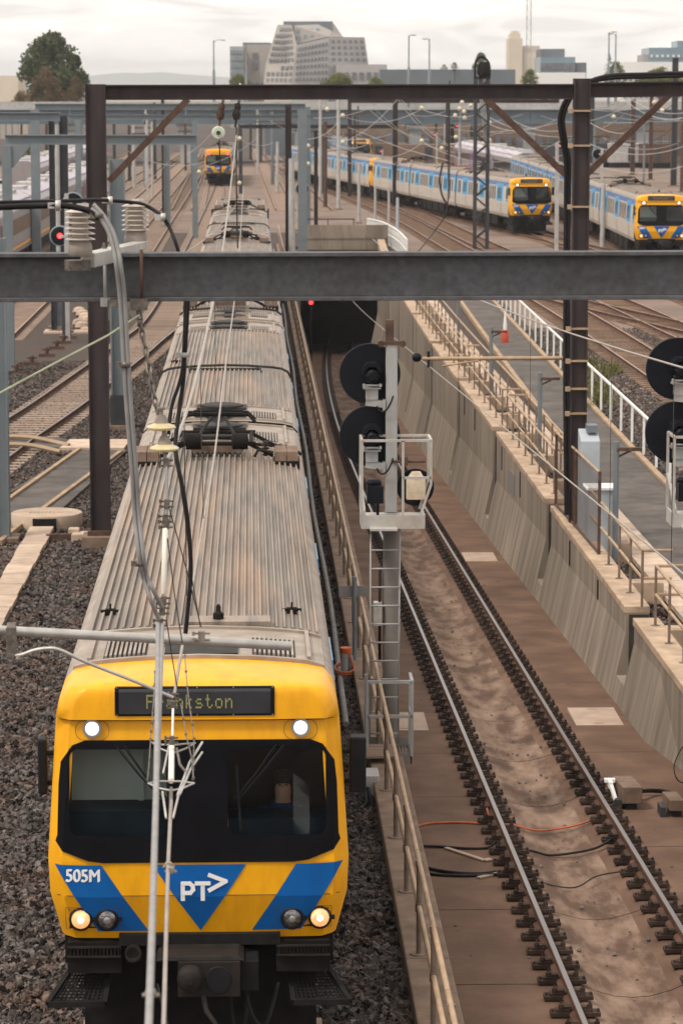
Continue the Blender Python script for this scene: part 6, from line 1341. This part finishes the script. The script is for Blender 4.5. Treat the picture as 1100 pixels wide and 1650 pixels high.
# track circuit boxes and cables in the trench
for px, py, lab in ((1020, 1306, 'brown steel junction box beside the right rail with a white bracket'), (1092, 1318, 'smaller brown steel box at the right edge of the trench')):
    c = F(px, py, 0); s = 1 if px < 1050 else .75; t = thing('track_box', lab, 'box', c); m = MB(); ang = .25
    m.hexa([c + V((-.17 * s, 0, .1)), c + V((.13 * s, 0, .1)), c + V((.07 * s, .75 * s, .1)), c + V((-.23 * s, .75 * s, .1))], [c + V((-.17 * s, 0, .36 * s)), c + V((.13 * s, 0, .36 * s)), c + V((.07 * s, .75 * s, .36 * s)), c + V((-.23 * s, .75 * s, .36 * s))]); part('box', m, 'roof_brown', t, bevel=.012)
    m = MB(); m.box(c.x - .1, c.x + .06, c.y + .1, c.y + .55, c.z - .02, c.z + .1); m.box(c.x - .26, c.x - .18, c.y + .05, c.y + .4, c.z, c.z + .15); part('foot', m, 'dark_steel', t)
    if px < 1050: m = MB(); m.bar(c + V((-.3, .35, .3)), c + V((-.3, .6, .3)), .06, .1); m.bar(c + V((-.38, .55, .34)), c + V((-.22, .55, .34)), .1, .05); m.bar(c + V((-.3, .35, .3)), c + V((-.25, .2, .12)), .05, .05); part('white_bracket', m, 'white_paint', t)
def fc(label, pts, r, mt, name='track_cable'): 
    q = arc([F(px, py, (dz * .5 if dz < 0 else dz) + r) for px, py, dz in pts], 6); m = MB(); m.tube(q, r, 7); return one(name, m, mt, label, 'cable', q[0])
fc('orange cable crossing the trench floor to the left rail', [(660, 1336, 0), (690, 1327, 0), (740, 1325, 0), (775, 1326, 0), (786, 1316, .02), (784, 1303, .08)], .018, 'orange_cable')
fc('orange cable between the rails dipping into the gutter', [(808, 1328, .02), (830, 1330, -.03), (862, 1338, -.15), (893, 1336, -.2), (930, 1329, -.08), (966, 1316, .02)], .015, 'orange_cable')
fc('upper black cable crossing to the left rail', [(670, 1363, 0), (710, 1364, 0), (750, 1367, 0), (785, 1366, 0), (797, 1357, .05)], .02, 'cable_black')
fc('black cable continuing between the rails', [(830, 1366, .0), (860, 1372, -.08), (885, 1378, -.18), (925, 1374, -.12), (960, 1366, .0), (985, 1352, .05)], .018, 'cable_black')
fc('thick pair of black cables near the white scraps', [(660, 1389, 0), (690, 1399, 0), (730, 1406, 0), (770, 1408, 0), (800, 1405, .0)], .026, 'cable_black')
fc('second thick black cable under the pair', [(662, 1402, 0), (700, 1409, 0), (750, 1411, 0), (800, 1409, 0)], .022, 'cable_black')
fc('thin brown cable between the rails lower down', [(845, 1410, 0), (880, 1424, -.15), (925, 1430, -.2), (960, 1412, -.05), (1000, 1404, .02)], .011, 'wire_dark')
fc('thick black hose curving from the junction box', [(1022, 1276, .15), (1050, 1274, .06), (1080, 1278, .02), (1110, 1296, .02)], .035, 'cable_black')
fc('thin black wire looped against the foot of the wall', [(1110, 1262, .02), (1092, 1258, .3), (1085, 1235, .5), (1098, 1205, .7), (1115, 1195, .8)], .01, 'cable_black')
for pts, lab in (([(718, 1366), (780, 1386)], 'long white strip of scrap lying beside the left rail'), ([(770, 1414), (798, 1408)], 'short white scrap beside the left rail')):
    a, b = [F(px, py, .02) for px, py in pts]; m = MB(); m.bar(a, b, .07, .02); m.bar(b, b + V((.1, .06, 0)), .1, .02); one('scrap_strip', m, 'hatch', lab, 'scrap', a)
random.seed(11)
db = MB()
for i in range(260):
    yy = 29 + 60 * random.random() ** 2; xx = 4.42 + cv(yy) + random.gauss(0, .35) if random.random() < .6 else random.uniform(2.4, 6.2)
    u = abs(xx - 4.42 - cv(yy)); zz = fl(yy) + (lerp_tab([(0, -.14), (.2, -.125), (.45, -.055), (.62, 0)], u)); s = .012 + .03 * random.random() ** 2
    db.lathe([(s * .6, 0), (s, s * .4), (s * .4, s)], (xx, yy, zz), n=5, smooth=False)
structure('trench_debris', db, 'stone', 'stuff')
# grey cabinets, mesh fence, drum, weeds
c = wp(965, 62.5, -.1); t = thing('relay_cabinet', 'wide pale grey cabinet standing behind the mesh fence', 'cabinet', c); m = MB(); m.box(c.x - .3, c.x + .3, c.y - .35, c.y + .35, -.1, 1.42); part('body', m, 'cabinet', t, bevel=.015); m = MB(); m.box(c.x - .33, c.x + .33, c.y - .4, c.y + .4, 1.42, 1.47); part('lid', m, 'white_paint', t); m = MB(); m.box(c.x - .27, c.x + .27, c.y - .362, c.y - .352, .0, 1.36); part('door', m, 'cabinet', t)
c = wp(946, 64, -.1); t = thing('relay_cabinet', 'tall narrow pale grey cabinet against the thick brown column', 'cabinet', c); m = MB(); m.hexa([(c.x - .21, c.y - .3, -.1), (c.x + .21, c.y - .3, -.1), (c.x + .21, c.y + .25, -.1), (c.x - .21, c.y + .25, -.1)], [(c.x - .21, c.y - .3, 2.28), (c.x + .21, c.y - .3, 2.28), (c.x + .21, c.y + .25, 2.5), (c.x - .21, c.y + .25, 2.5)]); part('body', m, 'cabinet', t, bevel=.015); m = MB(); m.box(c.x - .05, c.x + .18, c.y - .1, c.y + .3, 2.44, 2.6); part('vent_cap', m, 'grey_steel', t)
t = thing('mesh_fence', 'rusty wire mesh fence panel at the foot of the thick brown column', 'fence', (6.98, 60.4, WT))
fp = [V((7.02, 66.6, WT)), V((7.1, 63.3, WT)), V((7.16, 59.4, WT))]
for p, h in zip(fp, (1.75, 1.75, 1.75)): m = MB(); m.tube([p - V((0, 0, .3)), p + V((0, 0, h))], .035, 7); part('fence_post', m, 'rust_steel', t)
for z in (.05, 1.72): m = MB(); m.tube([p + V((0, 0, z)) for p in fp], .03, 7); part('fence_rail', m, 'handrail' if z > 1 else 'rust_steel', t)
m = MB()
for a, b in zip(fp, fp[1:]):
    L_ = (b - a).length; u = (b - a) / L_; n = int(L_ / .1)
    for i in range(-17, n + 17):
        for s in (-1, 1):
            s0, z0_ = i * .1, 0.06; s1 = s0 + s * 1.64; z1_ = 1.7
            if s1 < 0: f_ = (0 - s0) / (s1 - s0); s1_, z1_ = 0, z0_ + (z1_ - z0_) * f_
            elif s1 > L_: f_ = (L_ - s0) / (s1 - s0); s1_, z1_ = L_, z0_ + (z1_ - z0_) * f_
            else: s1_ = s1
            if s0 < 0: f_ = (0 - s0) / (s1 - s0) if s1 > 0 else -1; s0_, z0_ = 0, .06 + 1.64 * f_
            elif s0 > L_: f_ = (L_ - s0) / (s1 - s0) if s1 < L_ else -1; s0_, z0_ = L_, .06 + 1.64 * f_
            else: s0_, f_ = s0, 0
            if f_ < 0 and (s0 < 0 or s0 > L_) or z0_ >= z1_ - .02: continue
            m.bar(a + u * s0_ + V((0, 0, z0_)), a + u * s1_ + V((0, 0, z1_)), .0032, .0032)
part('wire_mesh', m, 'mesh_wire', t)
c = G(813, 553, -.15); t = thing('red_drum', 'small red drum with a white cap beside the white railing', 'drum', c); m = MB(); m.lathe([(.12, 0), (.15, .08), (.15, .5), (.1, .55)], c, n=14); part('drum', m, 'red_plastic', t); m = MB(); m.lathe([(.07, .55), (.08, .7), (.04, 1.1), (.03, 1.3)], c, n=10); part('cap', m, 'white_paint', t)
def tuft(mb, p, s, n, rnd):
    for i in range(n):
        a = rnd.random() * 6.28; r = s * rnd.random(); b = V((p.x + math.cos(a) * r, p.y + math.sin(a) * r * 1.4, p.z)); h = s * (.3 + .6 * rnd.random()); e = b + V((rnd.gauss(0, .3) * h, rnd.gauss(0, .3) * h, h)); w_ = V((rnd.gauss(0, 1), rnd.gauss(0, 1), 0)).normalized() * s * .06
        mb.poly([b - w_, b + w_, e])
rnd = random.Random(4)
for spots, lab, nm in ((((955, 603, .8), (948, 588, .6), (975, 606, .5), (960, 625, .7), (968, 650, .8), (950, 660, .5), (940, 560, .5), (990, 600, .5), (985, 595, .6), (962, 640, .7)), 'green weeds growing beside the white railing', 'weeds'), (((1010, 905, .25), (1022, 925, .3), (1036, 950, .25), (902, 715, .3), (870, 670, .3), (835, 615, .3), (1050, 975, .25), (1000, 885, .25)), 'straggly weeds along the cable trough', 'weeds')):
    m = MB()
    for px, py, s in spots: tuft(m, G(px, py, -.2), s * .8, 45, rnd)
    o = structure(nm, m, 'weed', 'stuff')
# ---------------------------------------------------------------- bridge, buildings, trees
YB = 430
t = thing('road_bridge', 'long grey blue road bridge crossing behind the yard', 'bridge', wp(550, YB, 0))
a, b = wp(-260, YB, 0), wp(1400, YB + 8, 0); u = (b - a).normalized(); nrm = V((-u.y, u.x, 0)); Lb = (b - a).length
def bb(mb, s0, s1, o0, o1, z0, z1): P0 = lambda s, o: a + u * s + nrm * o; mb.hexa([P0(s0, o0) + V((0, 0, z0)), P0(s1, o0) + V((0, 0, z0)), P0(s1, o1) + V((0, 0, z0)), P0(s0, o1) + V((0, 0, z0))], [P0(s0, o0) + V((0, 0, z1)), P0(s1, o0) + V((0, 0, z1)), P0(s1, o1) + V((0, 0, z1)), P0(s0, o1) + V((0, 0, z1))])
n = 9
for i in range(n): m = MB(); bb(m, Lb * i / n + .05, Lb * (i + 1) / n - .05, 0, .6, 5.6, 7.7); part('girder', m, 'bridge_steel', t)
m = MB(); bb(m, 0, Lb, -.5, 14, 7.7, 8.1); part('deck', m, 'bridge_deck', t)
m = MB(); bb(m, 0, Lb, -.4, -.2, 8.1, 8.9); part('parapet', m, 'pale_steel', t)
for i in range(n + 1): m = MB(); s = Lb * i / n; bb(m, s - .9, s + .9, 1.5, 3.5, GZ, 5.6); bb(m, s - 1.4, s + 1.4, .8, 4.2, 4.8, 5.6); part('pier', m, 'bridge_deck', t)
m = MB(); bb(m, Lb * .42, Lb, 60, 61, GZ, 5.5); part('abutment_wall', m, 'facade_dark', t)
for px, top, bot, d, arm in ((345, 65, 140, YB + 3, 15), (397, 72, 140, YB + 5, 0), (658, 57, 140, YB + 2, 8), (691, 63, 140, YB + 9, -8), (979, 52, 140, YB + 3, 9), (990, 55, 140, YB + 9, -9)):
    p = wp(px, d, 8.1); tz = D(px, top, d).z; g = thing('street_lamp', 'tall street lamp on the far bridge, at %s' % {345: 'left of the grey office block', 397: 'the front of the grey office block', 658: 'the left of the centre pair', 691: 'the right of the centre pair', 979: 'the left of the pair by the poplar', 990: 'the right of the pair by the poplar'}[px], 'street lamp', p, 'street lamps on the far bridge')
    m = MB(); m.lathe([(.2, 0), (.2, (tz - 8.1) * .55), (.12, (tz - 8.1) * .56), (.09, tz - 8.1)], p, n=8); part('post', m, 'grey_steel', g)
    if arm: m = MB(); e = V((p.x + arm * d / FPX, p.y, tz)); m.tube([V((p.x, p.y, tz - .3)), V((p.x + arm * .5 * d / FPX, p.y, tz + .1)), e], .07, 6); m.box(e.x - .35, e.x + .35, e.y - .15, e.y + .15, e.z - .1, e.z + .08); part('lamp_head', m, 'pale_steel', g)
DB = 880.0
def facade(par, q, rows, cols, mt='win_far', fx0=.22, fz0=.3, inset=.15, skip=()):   # windows on a quad given as 4 corners BL BR TR TL
    bl, br_, tr_, tl = q
    for r in range(rows):
        for c_ in range(cols):
            if (r, c_) in skip: continue
            def at(uu, vv): x = uu; return (bl * (1 - x) + br_ * x) * (1 - vv) + (tl * (1 - x) + tr_ * x) * vv
            u0, u1 = (c_ + fx0) / cols, (c_ + 1 - fx0) / cols; v0, v1 = (r + fz0 * .6) / rows, (r + 1 - fz0) / rows
            nn = (br_ - bl).cross(tl - bl).normalized(); m = MB(); k = [at(u0, v0), at(u1, v0), at(u1, v1), at(u0, v1)]; fo = V((-FW.x, -FW.y, 0)).normalized(); m.hexa([p + fo * .45 for p in k], [p - fo * .3 for p in k]); part('window', m, mt, par)
def pxq(pts, d):                                          # photo outline -> points at given distances
    return [D(px, py, dd if isinstance(dd, (int, float)) else d) for (px, py), dd in zip(pts, d if isinstance(d, (list, tuple)) else [d] * len(pts))]
def block(par, x0, x1, yt, d, dep, mt, name='block', base=-2):
    p, q = wp(x0, d, 0), wp(x1, d, 0); z = D((x0 + x1) / 2, yt, d).z; m = MB(); f = V((FW.x, FW.y, 0)).normalized() * dep
    m.hexa([V((p.x, p.y, base)), V((q.x, q.y, base)), V((q.x, q.y, base)) + f, V((p.x, p.y, base)) + f], [V((p.x, p.y, z)), V((q.x, q.y, z)), V((q.x, q.y, z)) + f, V((p.x, p.y, z)) + f]); part(name, m, mt, par)
    return [V((p.x, p.y, base)), V((q.x, q.y, base)), V((q.x, q.y, z)), V((p.x, p.y, z))]
def sub(q, v0, v1, u0=0, u1=1): 
    f = lambda u_, v_: (q[0] * (1 - u_) + q[1] * u_) * (1 - v_) + (q[3] * (1 - u_) + q[2] * u_) * v_
    return [f(u0, v0), f(u1, v0), f(u1, v1), f(u0, v1)]
# faceted office building
t = thing('office_building', 'faceted pale office building with sloping sides on the skyline', 'building', wp(520, DB, 0))
def facet(px, ds, mt, name):
    q = pxq(px, ds); bk = [p + V((FW.x, FW.y, 0)) * 22 for p in q]; m = MB(); k = len(q); m.v = [tuple(p) for p in q + bk]; m.face(range(k)); m.face(range(2 * k - 1, k - 1, -1))
    for j in range(k): m.face((j, (j + 1) % k, k + (j + 1) % k, k + j))
    part(name, m, mt, t); return q
q = facet([(425, 175), (470, 175), (470, 133), (478, 73), (470, 40), (447, 40), (428, 103), (425, 133)], [DB + 14, DB, DB, DB, DB + 2, DB + 12, DB + 14, DB + 14], 'facade_pale', 'left_wing')
facade(t, pxq([(430, 100), (473, 100), (470, 42), (448, 42)], [DB + 13, DB, DB + 2, DB + 12]), 6, 7, fx0=.18, skip=((5, 0),))
facade(t, pxq([(427, 133), (470, 133), (473, 103), (429, 103)], [DB + 13.5, DB, DB, DB + 13.5]), 3, 6, skip=((2, 0), (2, 1), (2, 2)))
facet([(470.3, 175), (529, 175), (530, 60), (478.3, 72), (470.3, 133)], [DB, DB + 3, DB + 3, DB, DB], 'facade_grey', 'middle_wing')
facade(t, pxq([(474, 132), (528, 132), (529, 64), (479, 74)], [DB, DB + 3, DB + 3, DB]), 6, 9, fz0=.34)
facet([(529.3, 175), (594, 175), (593, 100), (587, 60), (530.3, 59)], [DB + 3, DB + 16, DB + 16, DB + 15, DB + 3], 'facade_grey', 'right_wing')
facade(t, pxq([(533, 100), (592, 101), (586, 62), (532, 62)], [DB + 3.6, DB + 16, DB + 15, DB + 3.6]), 4, 6)
facet([(473, 72), (530, 59), (552, 59), (538, 38), (474, 41)], [DB + 6, DB + 8, DB + 12, DB + 12, DB + 6], 'facade_pale', 'upper_storey')
facade(t, pxq([(476, 66), (520, 58), (516, 43), (475, 44)], [DB + 6.2, DB + 8, DB + 9, DB + 6.2]), 2, 4, 'facade_glass')
block(t, 457, 536, 35, DB + 14, 14, 'facade_dark', 'roof_cap', 20); q = block(t, 541, 623, 104, DB - 8, 20, 'facade_grey', 'low_wing'); facade(t, sub(q, .55, .95), 2, 7)
b_ = thing('grey_office_block', 'plain grey office block left of the faceted building', 'building', wp(400, DB + 40, 0)); q = block(b_, 371, 393, 75, DB + 40, 25, 'facade_grey', 'left_block'); facade(b_, sub(q, .5, .98), 6, 2, 'facade_glass', .08)
q = block(b_, 393.5, 436, 72, DB + 46, 25, 'facade_pale', 'right_block'); facade(b_, sub(q, .7, .93, .3, .55), 1, 1, 'win_far', .1, .1); facade(b_, sub(q, .45, .62), 1, 5); block(b_, 392, 436, 69, DB + 47, 20, 'facade_dark', 'roof_edge', 24)
b_ = thing('low_dark_building', 'long low dark building behind the bridge in the middle', 'building', wp(700, DB - 160, 0)); q = block(b_, 612, 829, 112, DB - 160, 20, 'facade_dark', 'block'); facade(b_, sub(q, .3, .8), 1, 24, 'facade_glass', .2, .2)
b_ = thing('grain_silo', 'tall cream concrete grain silo on the skyline', 'silo', wp(845, DB + 120, 0)); block(b_, 818, 840, 62, DB + 120, 16, 'facade_beige', 'tower'); block(b_, 821, 837, 54, DB + 121, 14, 'facade_beige', 'tower_step', 20); block(b_, 824, 834, 50, DB + 122, 12, 'facade_beige', 'tower_top', 22); block(b_, 838, 868, 74, DB + 126, 12, 'facade_beige', 'conveyor_house', 16)
for i in range(4): p = wp(844 + i * 7, DB + 124, 0); m = MB(); m.lathe([(.72 * 5 * .8, -2), (2.9, 24.5)], p, n=14); part('silo_tube', m, 'facade_beige', b_)
p = wp(850, DB + 60, 0); g = thing('lattice_tower', 'tall thin radio tower rising out of the top of the view', 'tower', p)
for sx in (-1, 1): m = MB(); m.bar((p.x + sx * .8, p.y, 0), (p.x + sx * .6, p.y, 60), .25, .25); part('leg', m, 'pale_steel', g)
m = MB()
for i in range(40): s = 1 if i % 2 else -1; m.bar((p.x - s * .75, p.y, i * 1.5), (p.x + s * .75, p.y, i * 1.5 + 1.5), .13, .13)
part('lacing', m, 'pale_steel', g)
b_ = thing('glass_office', 'stepped blue glass office building right of the silo', 'building', wp(905, DB + 60, 0)); q = block(b_, 869, 925, 92, DB + 60, 30, 'facade_glass', 'lower_block'); facade(b_, sub(q, .3, .97), 4, 8, 'win_far', .06, .3); block(b_, 870, 908, 79, DB + 62, 25, 'facade_dark', 'upper_block', 18); q = block(b_, 926, 943, 101, DB + 61, 24, 'facade_dark', 'side_block'); facade(b_, sub(q, .4, .95), 2, 3, 'facade_glass')
b_ = thing('white_shed', 'low white shed in front of the glass office', 'building', wp(905, DB - 120, 0)); q = block(b_, 866, 942, 117, DB - 120, 18, 'facade_white', 'block'); facade(b_, sub(q, .45, .85), 1, 4)
b_ = thing('white_building', 'long white building with square windows at the right edge', 'building', wp(1060, DB - 100, 0)); q = block(b_, 1001, 1130, 100, DB - 100, 30, 'facade_white', 'block'); facade(b_, sub(q, .5, .93), 2, 15, 'win_far', .25, .34)
b_ = thing('dark_apartment_block', 'dark glazed apartment block above the white building at the right edge', 'building', wp(1060, DB + 80, 0)); q = block(b_, 1043, 1130, 77, DB + 80, 25, 'facade_glass', 'block'); facade(b_, sub(q, .45, .98), 4, 10, 'facade_white', .3, .5); block(b_, 1034, 1044, 88, DB + 81, 20, 'facade_grey', 'step'); block(b_, 1088, 1130, 66, DB + 84, 18, 'facade_glass', 'upper_step', 20)
b_ = thing('beige_building', 'plain beige building behind the big tree at the left edge', 'building', wp(10, DB - 200, 0)); q = block(b_, -30, 31, 122, DB - 200, 20, 'facade_beige', 'block'); facade(b_, sub(q, .05, .55), 1, 6, 'facade_pale', .1, .1)
b_ = thing('low_shed', 'low pale shed under the bridge behind the middle tracks', 'building', wp(840, 470, 0)); q = block(b_, 760, 1130, 196, 475, 12, 'roof_brown', 'block', GZ); facade(b_, sub(q, .1, .8), 1, 22, 'win_far', .24)
b_ = thing('low_shed', 'long low grey shed under the bridge at the left', 'building', wp(620, 470, 0)); q = block(b_, 520, 755, 190, 470, 12, 'kerb', 'block', GZ); facade(b_, sub(q, .2, .8), 1, 12, 'win_far', .25)
def tree(label, px, base_d, top, halfpx, mt, n, seed, cy=None, trunk=True, name='tree', lo=135):
    rnd = random.Random(seed); p = wp(px, base_d, 0); tz = D(px, top, base_d).z; R = halfpx * base_d / FPX; zl = D(px, lo, base_d).z; H = tz - zl
    t = thing(name, label, 'tree', p); m = MB(); m.tube([V((p.x, p.y, -1)), V((p.x + R * .05, p.y, zl)), V((p.x - R * .05, p.y, zl + H * .6))], [R * .1, R * .08, R * .03], 7)
    for i in range(5): an = rnd.random() * 6.28; m.tube([V((p.x, p.y, zl + H * .1 * i)), V((p.x + math.cos(an) * R * .6, p.y + math.sin(an) * R * .6, zl + H * (.25 + .12 * i)))], [R * .04, R * .012], 5)
    part('trunk', m, 'bark', t)
    cl = []
    for i in range(54):
        v = rnd.random() ** .85; an = rnd.random() * 6.28; rr = R * (.2 + .72 * math.sqrt(rnd.random())) * (.55 + .45 * min(1, v / .3) if v < .3 else max(.12, 1 - ((v - .3) / .74) ** 1.5)); cl.append((V((p.x + math.cos(an) * rr, p.y + math.sin(an) * rr, zl + H * (.08 + .84 * v))), R * (.16 + .2 * rnd.random())))
    n = int(n * 1.4)
    m = MB(); ls = R * .05; n = int(n * 1.2)
    for i in range(n):
        c, r = cl[rnd.randrange(len(cl))]; d_ = V((rnd.gauss(0, 1), rnd.gauss(0, 1), rnd.gauss(0, .8))).normalized() * r * (.55 + .5 * rnd.random()); q = c + d_
        a1 = V((rnd.gauss(0, 1), rnd.gauss(0, 1), rnd.gauss(0, 1))).normalized() * ls * (.6 + rnd.random()); b1 = a1.cross(V((rnd.gauss(0, 1), rnd.gauss(0, 1), rnd.gauss(0, 1)))).normalized() * ls * (.4 + .5 * rnd.random()); m.poly([q - a1, q + b1, q + a1, q - b1])
    part('crown', m, mt, t)
tree('large dark green tree towering at the left behind the gantries', 86, 470, 60, 60, 'leaf_dark', 9000, 3, lo=165)
tree('brownish tree in front of the large dark one', 75, 455, 108, 30, 'leaf_brown', 4200, 8, lo=185)
tree('olive bushy tree right of the large dark one', 125, 460, 122, 22, 'leaf_brown', 3000, 12, lo=185)
tree('small brown tree at the foot of the large dark one', 35, 450, 148, 22, 'leaf_brown', 2600, 17, lo=190)
tree('round dark tree above the low dark building', 773, 700, 86, 16, 'leaf_dark', 2400, 5, lo=118)
tree('small dark tree left of the round one', 731, 720, 100, 8, 'leaf_dark', 900, 6, lo=116)
tree('smallest dark tree farther left of the round one', 715, 725, 104, 7, 'leaf_dark', 900, 61, lo=116)
tree('dark poplar between the paired street lamps', 979, 640, 82, 8, 'leaf_dark', 1600, 7, lo=140)
tree('light green tree beside the poplar', 990, 650, 100, 20, 'leaf_mid', 2200, 9, lo=140)
tree('light green bush below the silo', 852, 560, 112, 16, 'leaf_mid', 1800, 10, lo=138)
tree('light green bush below the grey office block', 385, 560, 122, 20, 'leaf_mid', 1600, 11, lo=140)
tree('olive bush in front of the faceted building', 545, 560, 120, 26, 'leaf_mid', 2200, 13, lo=142)
tree('light green bush right of the faceted building', 605, 565, 124, 14, 'leaf_mid', 1400, 14, lo=142)
tree('light green bush in front of the white building', 1060, 560, 118, 40, 'leaf_mid', 3000, 15, lo=142)
tree('small bush below the bridge at the left edge', 48, 380, 215, 20, 'leaf_mid', 1600, 16, lo=262)
hm = MB(); random.seed(2); DH = 12000; hp_ = [(-300, 132), (60, 130), (130, 124), (165, 120), (200, 117), (225, 118), (262, 116), (300, 120), (350, 123), (420, 128), (620, 134), (900, 132), (1400, 130)]
for a, b in zip(hp_, hp_[1:]): p, q, r, s = D(a[0], 175, DH), D(b[0], 175, DH), D(b[0], b[1], DH), D(a[0], a[1], DH); f = V((FW.x, FW.y, 0)) * 2500; hm.hexa([p, q, q + f, p + f], [s, r, r + f, s + f])
structure('hills', hm, 'hill')
fg = MB(); fg.box(-9000, 9000, 3000, 13000, -14, -1); structure('far_ground', fg, 'yard')
# parked cars behind the left yard
for px, d, mt, lab in ((8, 300, 'car_white', 'white parked car at the left edge beyond the tracks'), (32, 305, 'car_dark', 'dark parked car beside the white one beyond the tracks'), (60, 330, 'car_white', 'second white parked car farther along beyond the tracks')):
    c = wp(px, d, GZ); t = thing('parked_car', lab, 'car', c, 'cars parked beyond the left yard')
    pf = [(-2.1, .35), (2.1, .35), (2.15, .85), (1.2, 1.0), (.6, 1.45), (-1.1, 1.45), (-1.7, 1.0), (-2.15, .9)]
    m = MB(); m.prism(pf, lambda a, b: c + V((a, -.85, b)), lambda a, b: c + V((a, .85, b))); part('body', m, mt, t)
    m = MB(); m.prism([(1.0, 1.02), (.55, 1.38), (-1.0, 1.38), (-1.5, 1.02)], lambda a, b: c + V((a, -.87, b)), lambda a, b: c + V((a, .87, b))); part('windows', m, 'glass_side', t)
    for x in (-1.3, 1.3):
        for y in (-.8, .8): m = MB(); m.lathe([(.32, -.1), (.32, .1)], c + V((x, y, .32)), 'y', 12); part('wheel', m, 'rubber', t)

# ---------------------------------------------------------------- hazy air
hz = MB(); hz.box(-9500, 9500, -300, 14500, -16, 121)
o = structure('haze', hz, 'hill', 'stuff'); hm_ = bpy.data.materials.new('haze_air'); hm_.use_nodes = True; nn_ = hm_.node_tree.nodes; nn_.remove(nn_['Principled BSDF'])
pv = nn_.new('ShaderNodeVolumePrincipled'); pv.inputs['Color'].default_value = (.97, .97, .98, 1); pv.inputs['Density'].default_value = .00013; pv.inputs['Anisotropy'].default_value = .2
hm_.node_tree.links.new(pv.outputs[0], nn_['Material Output'].inputs['Volume']); o.data.materials[0] = hm_
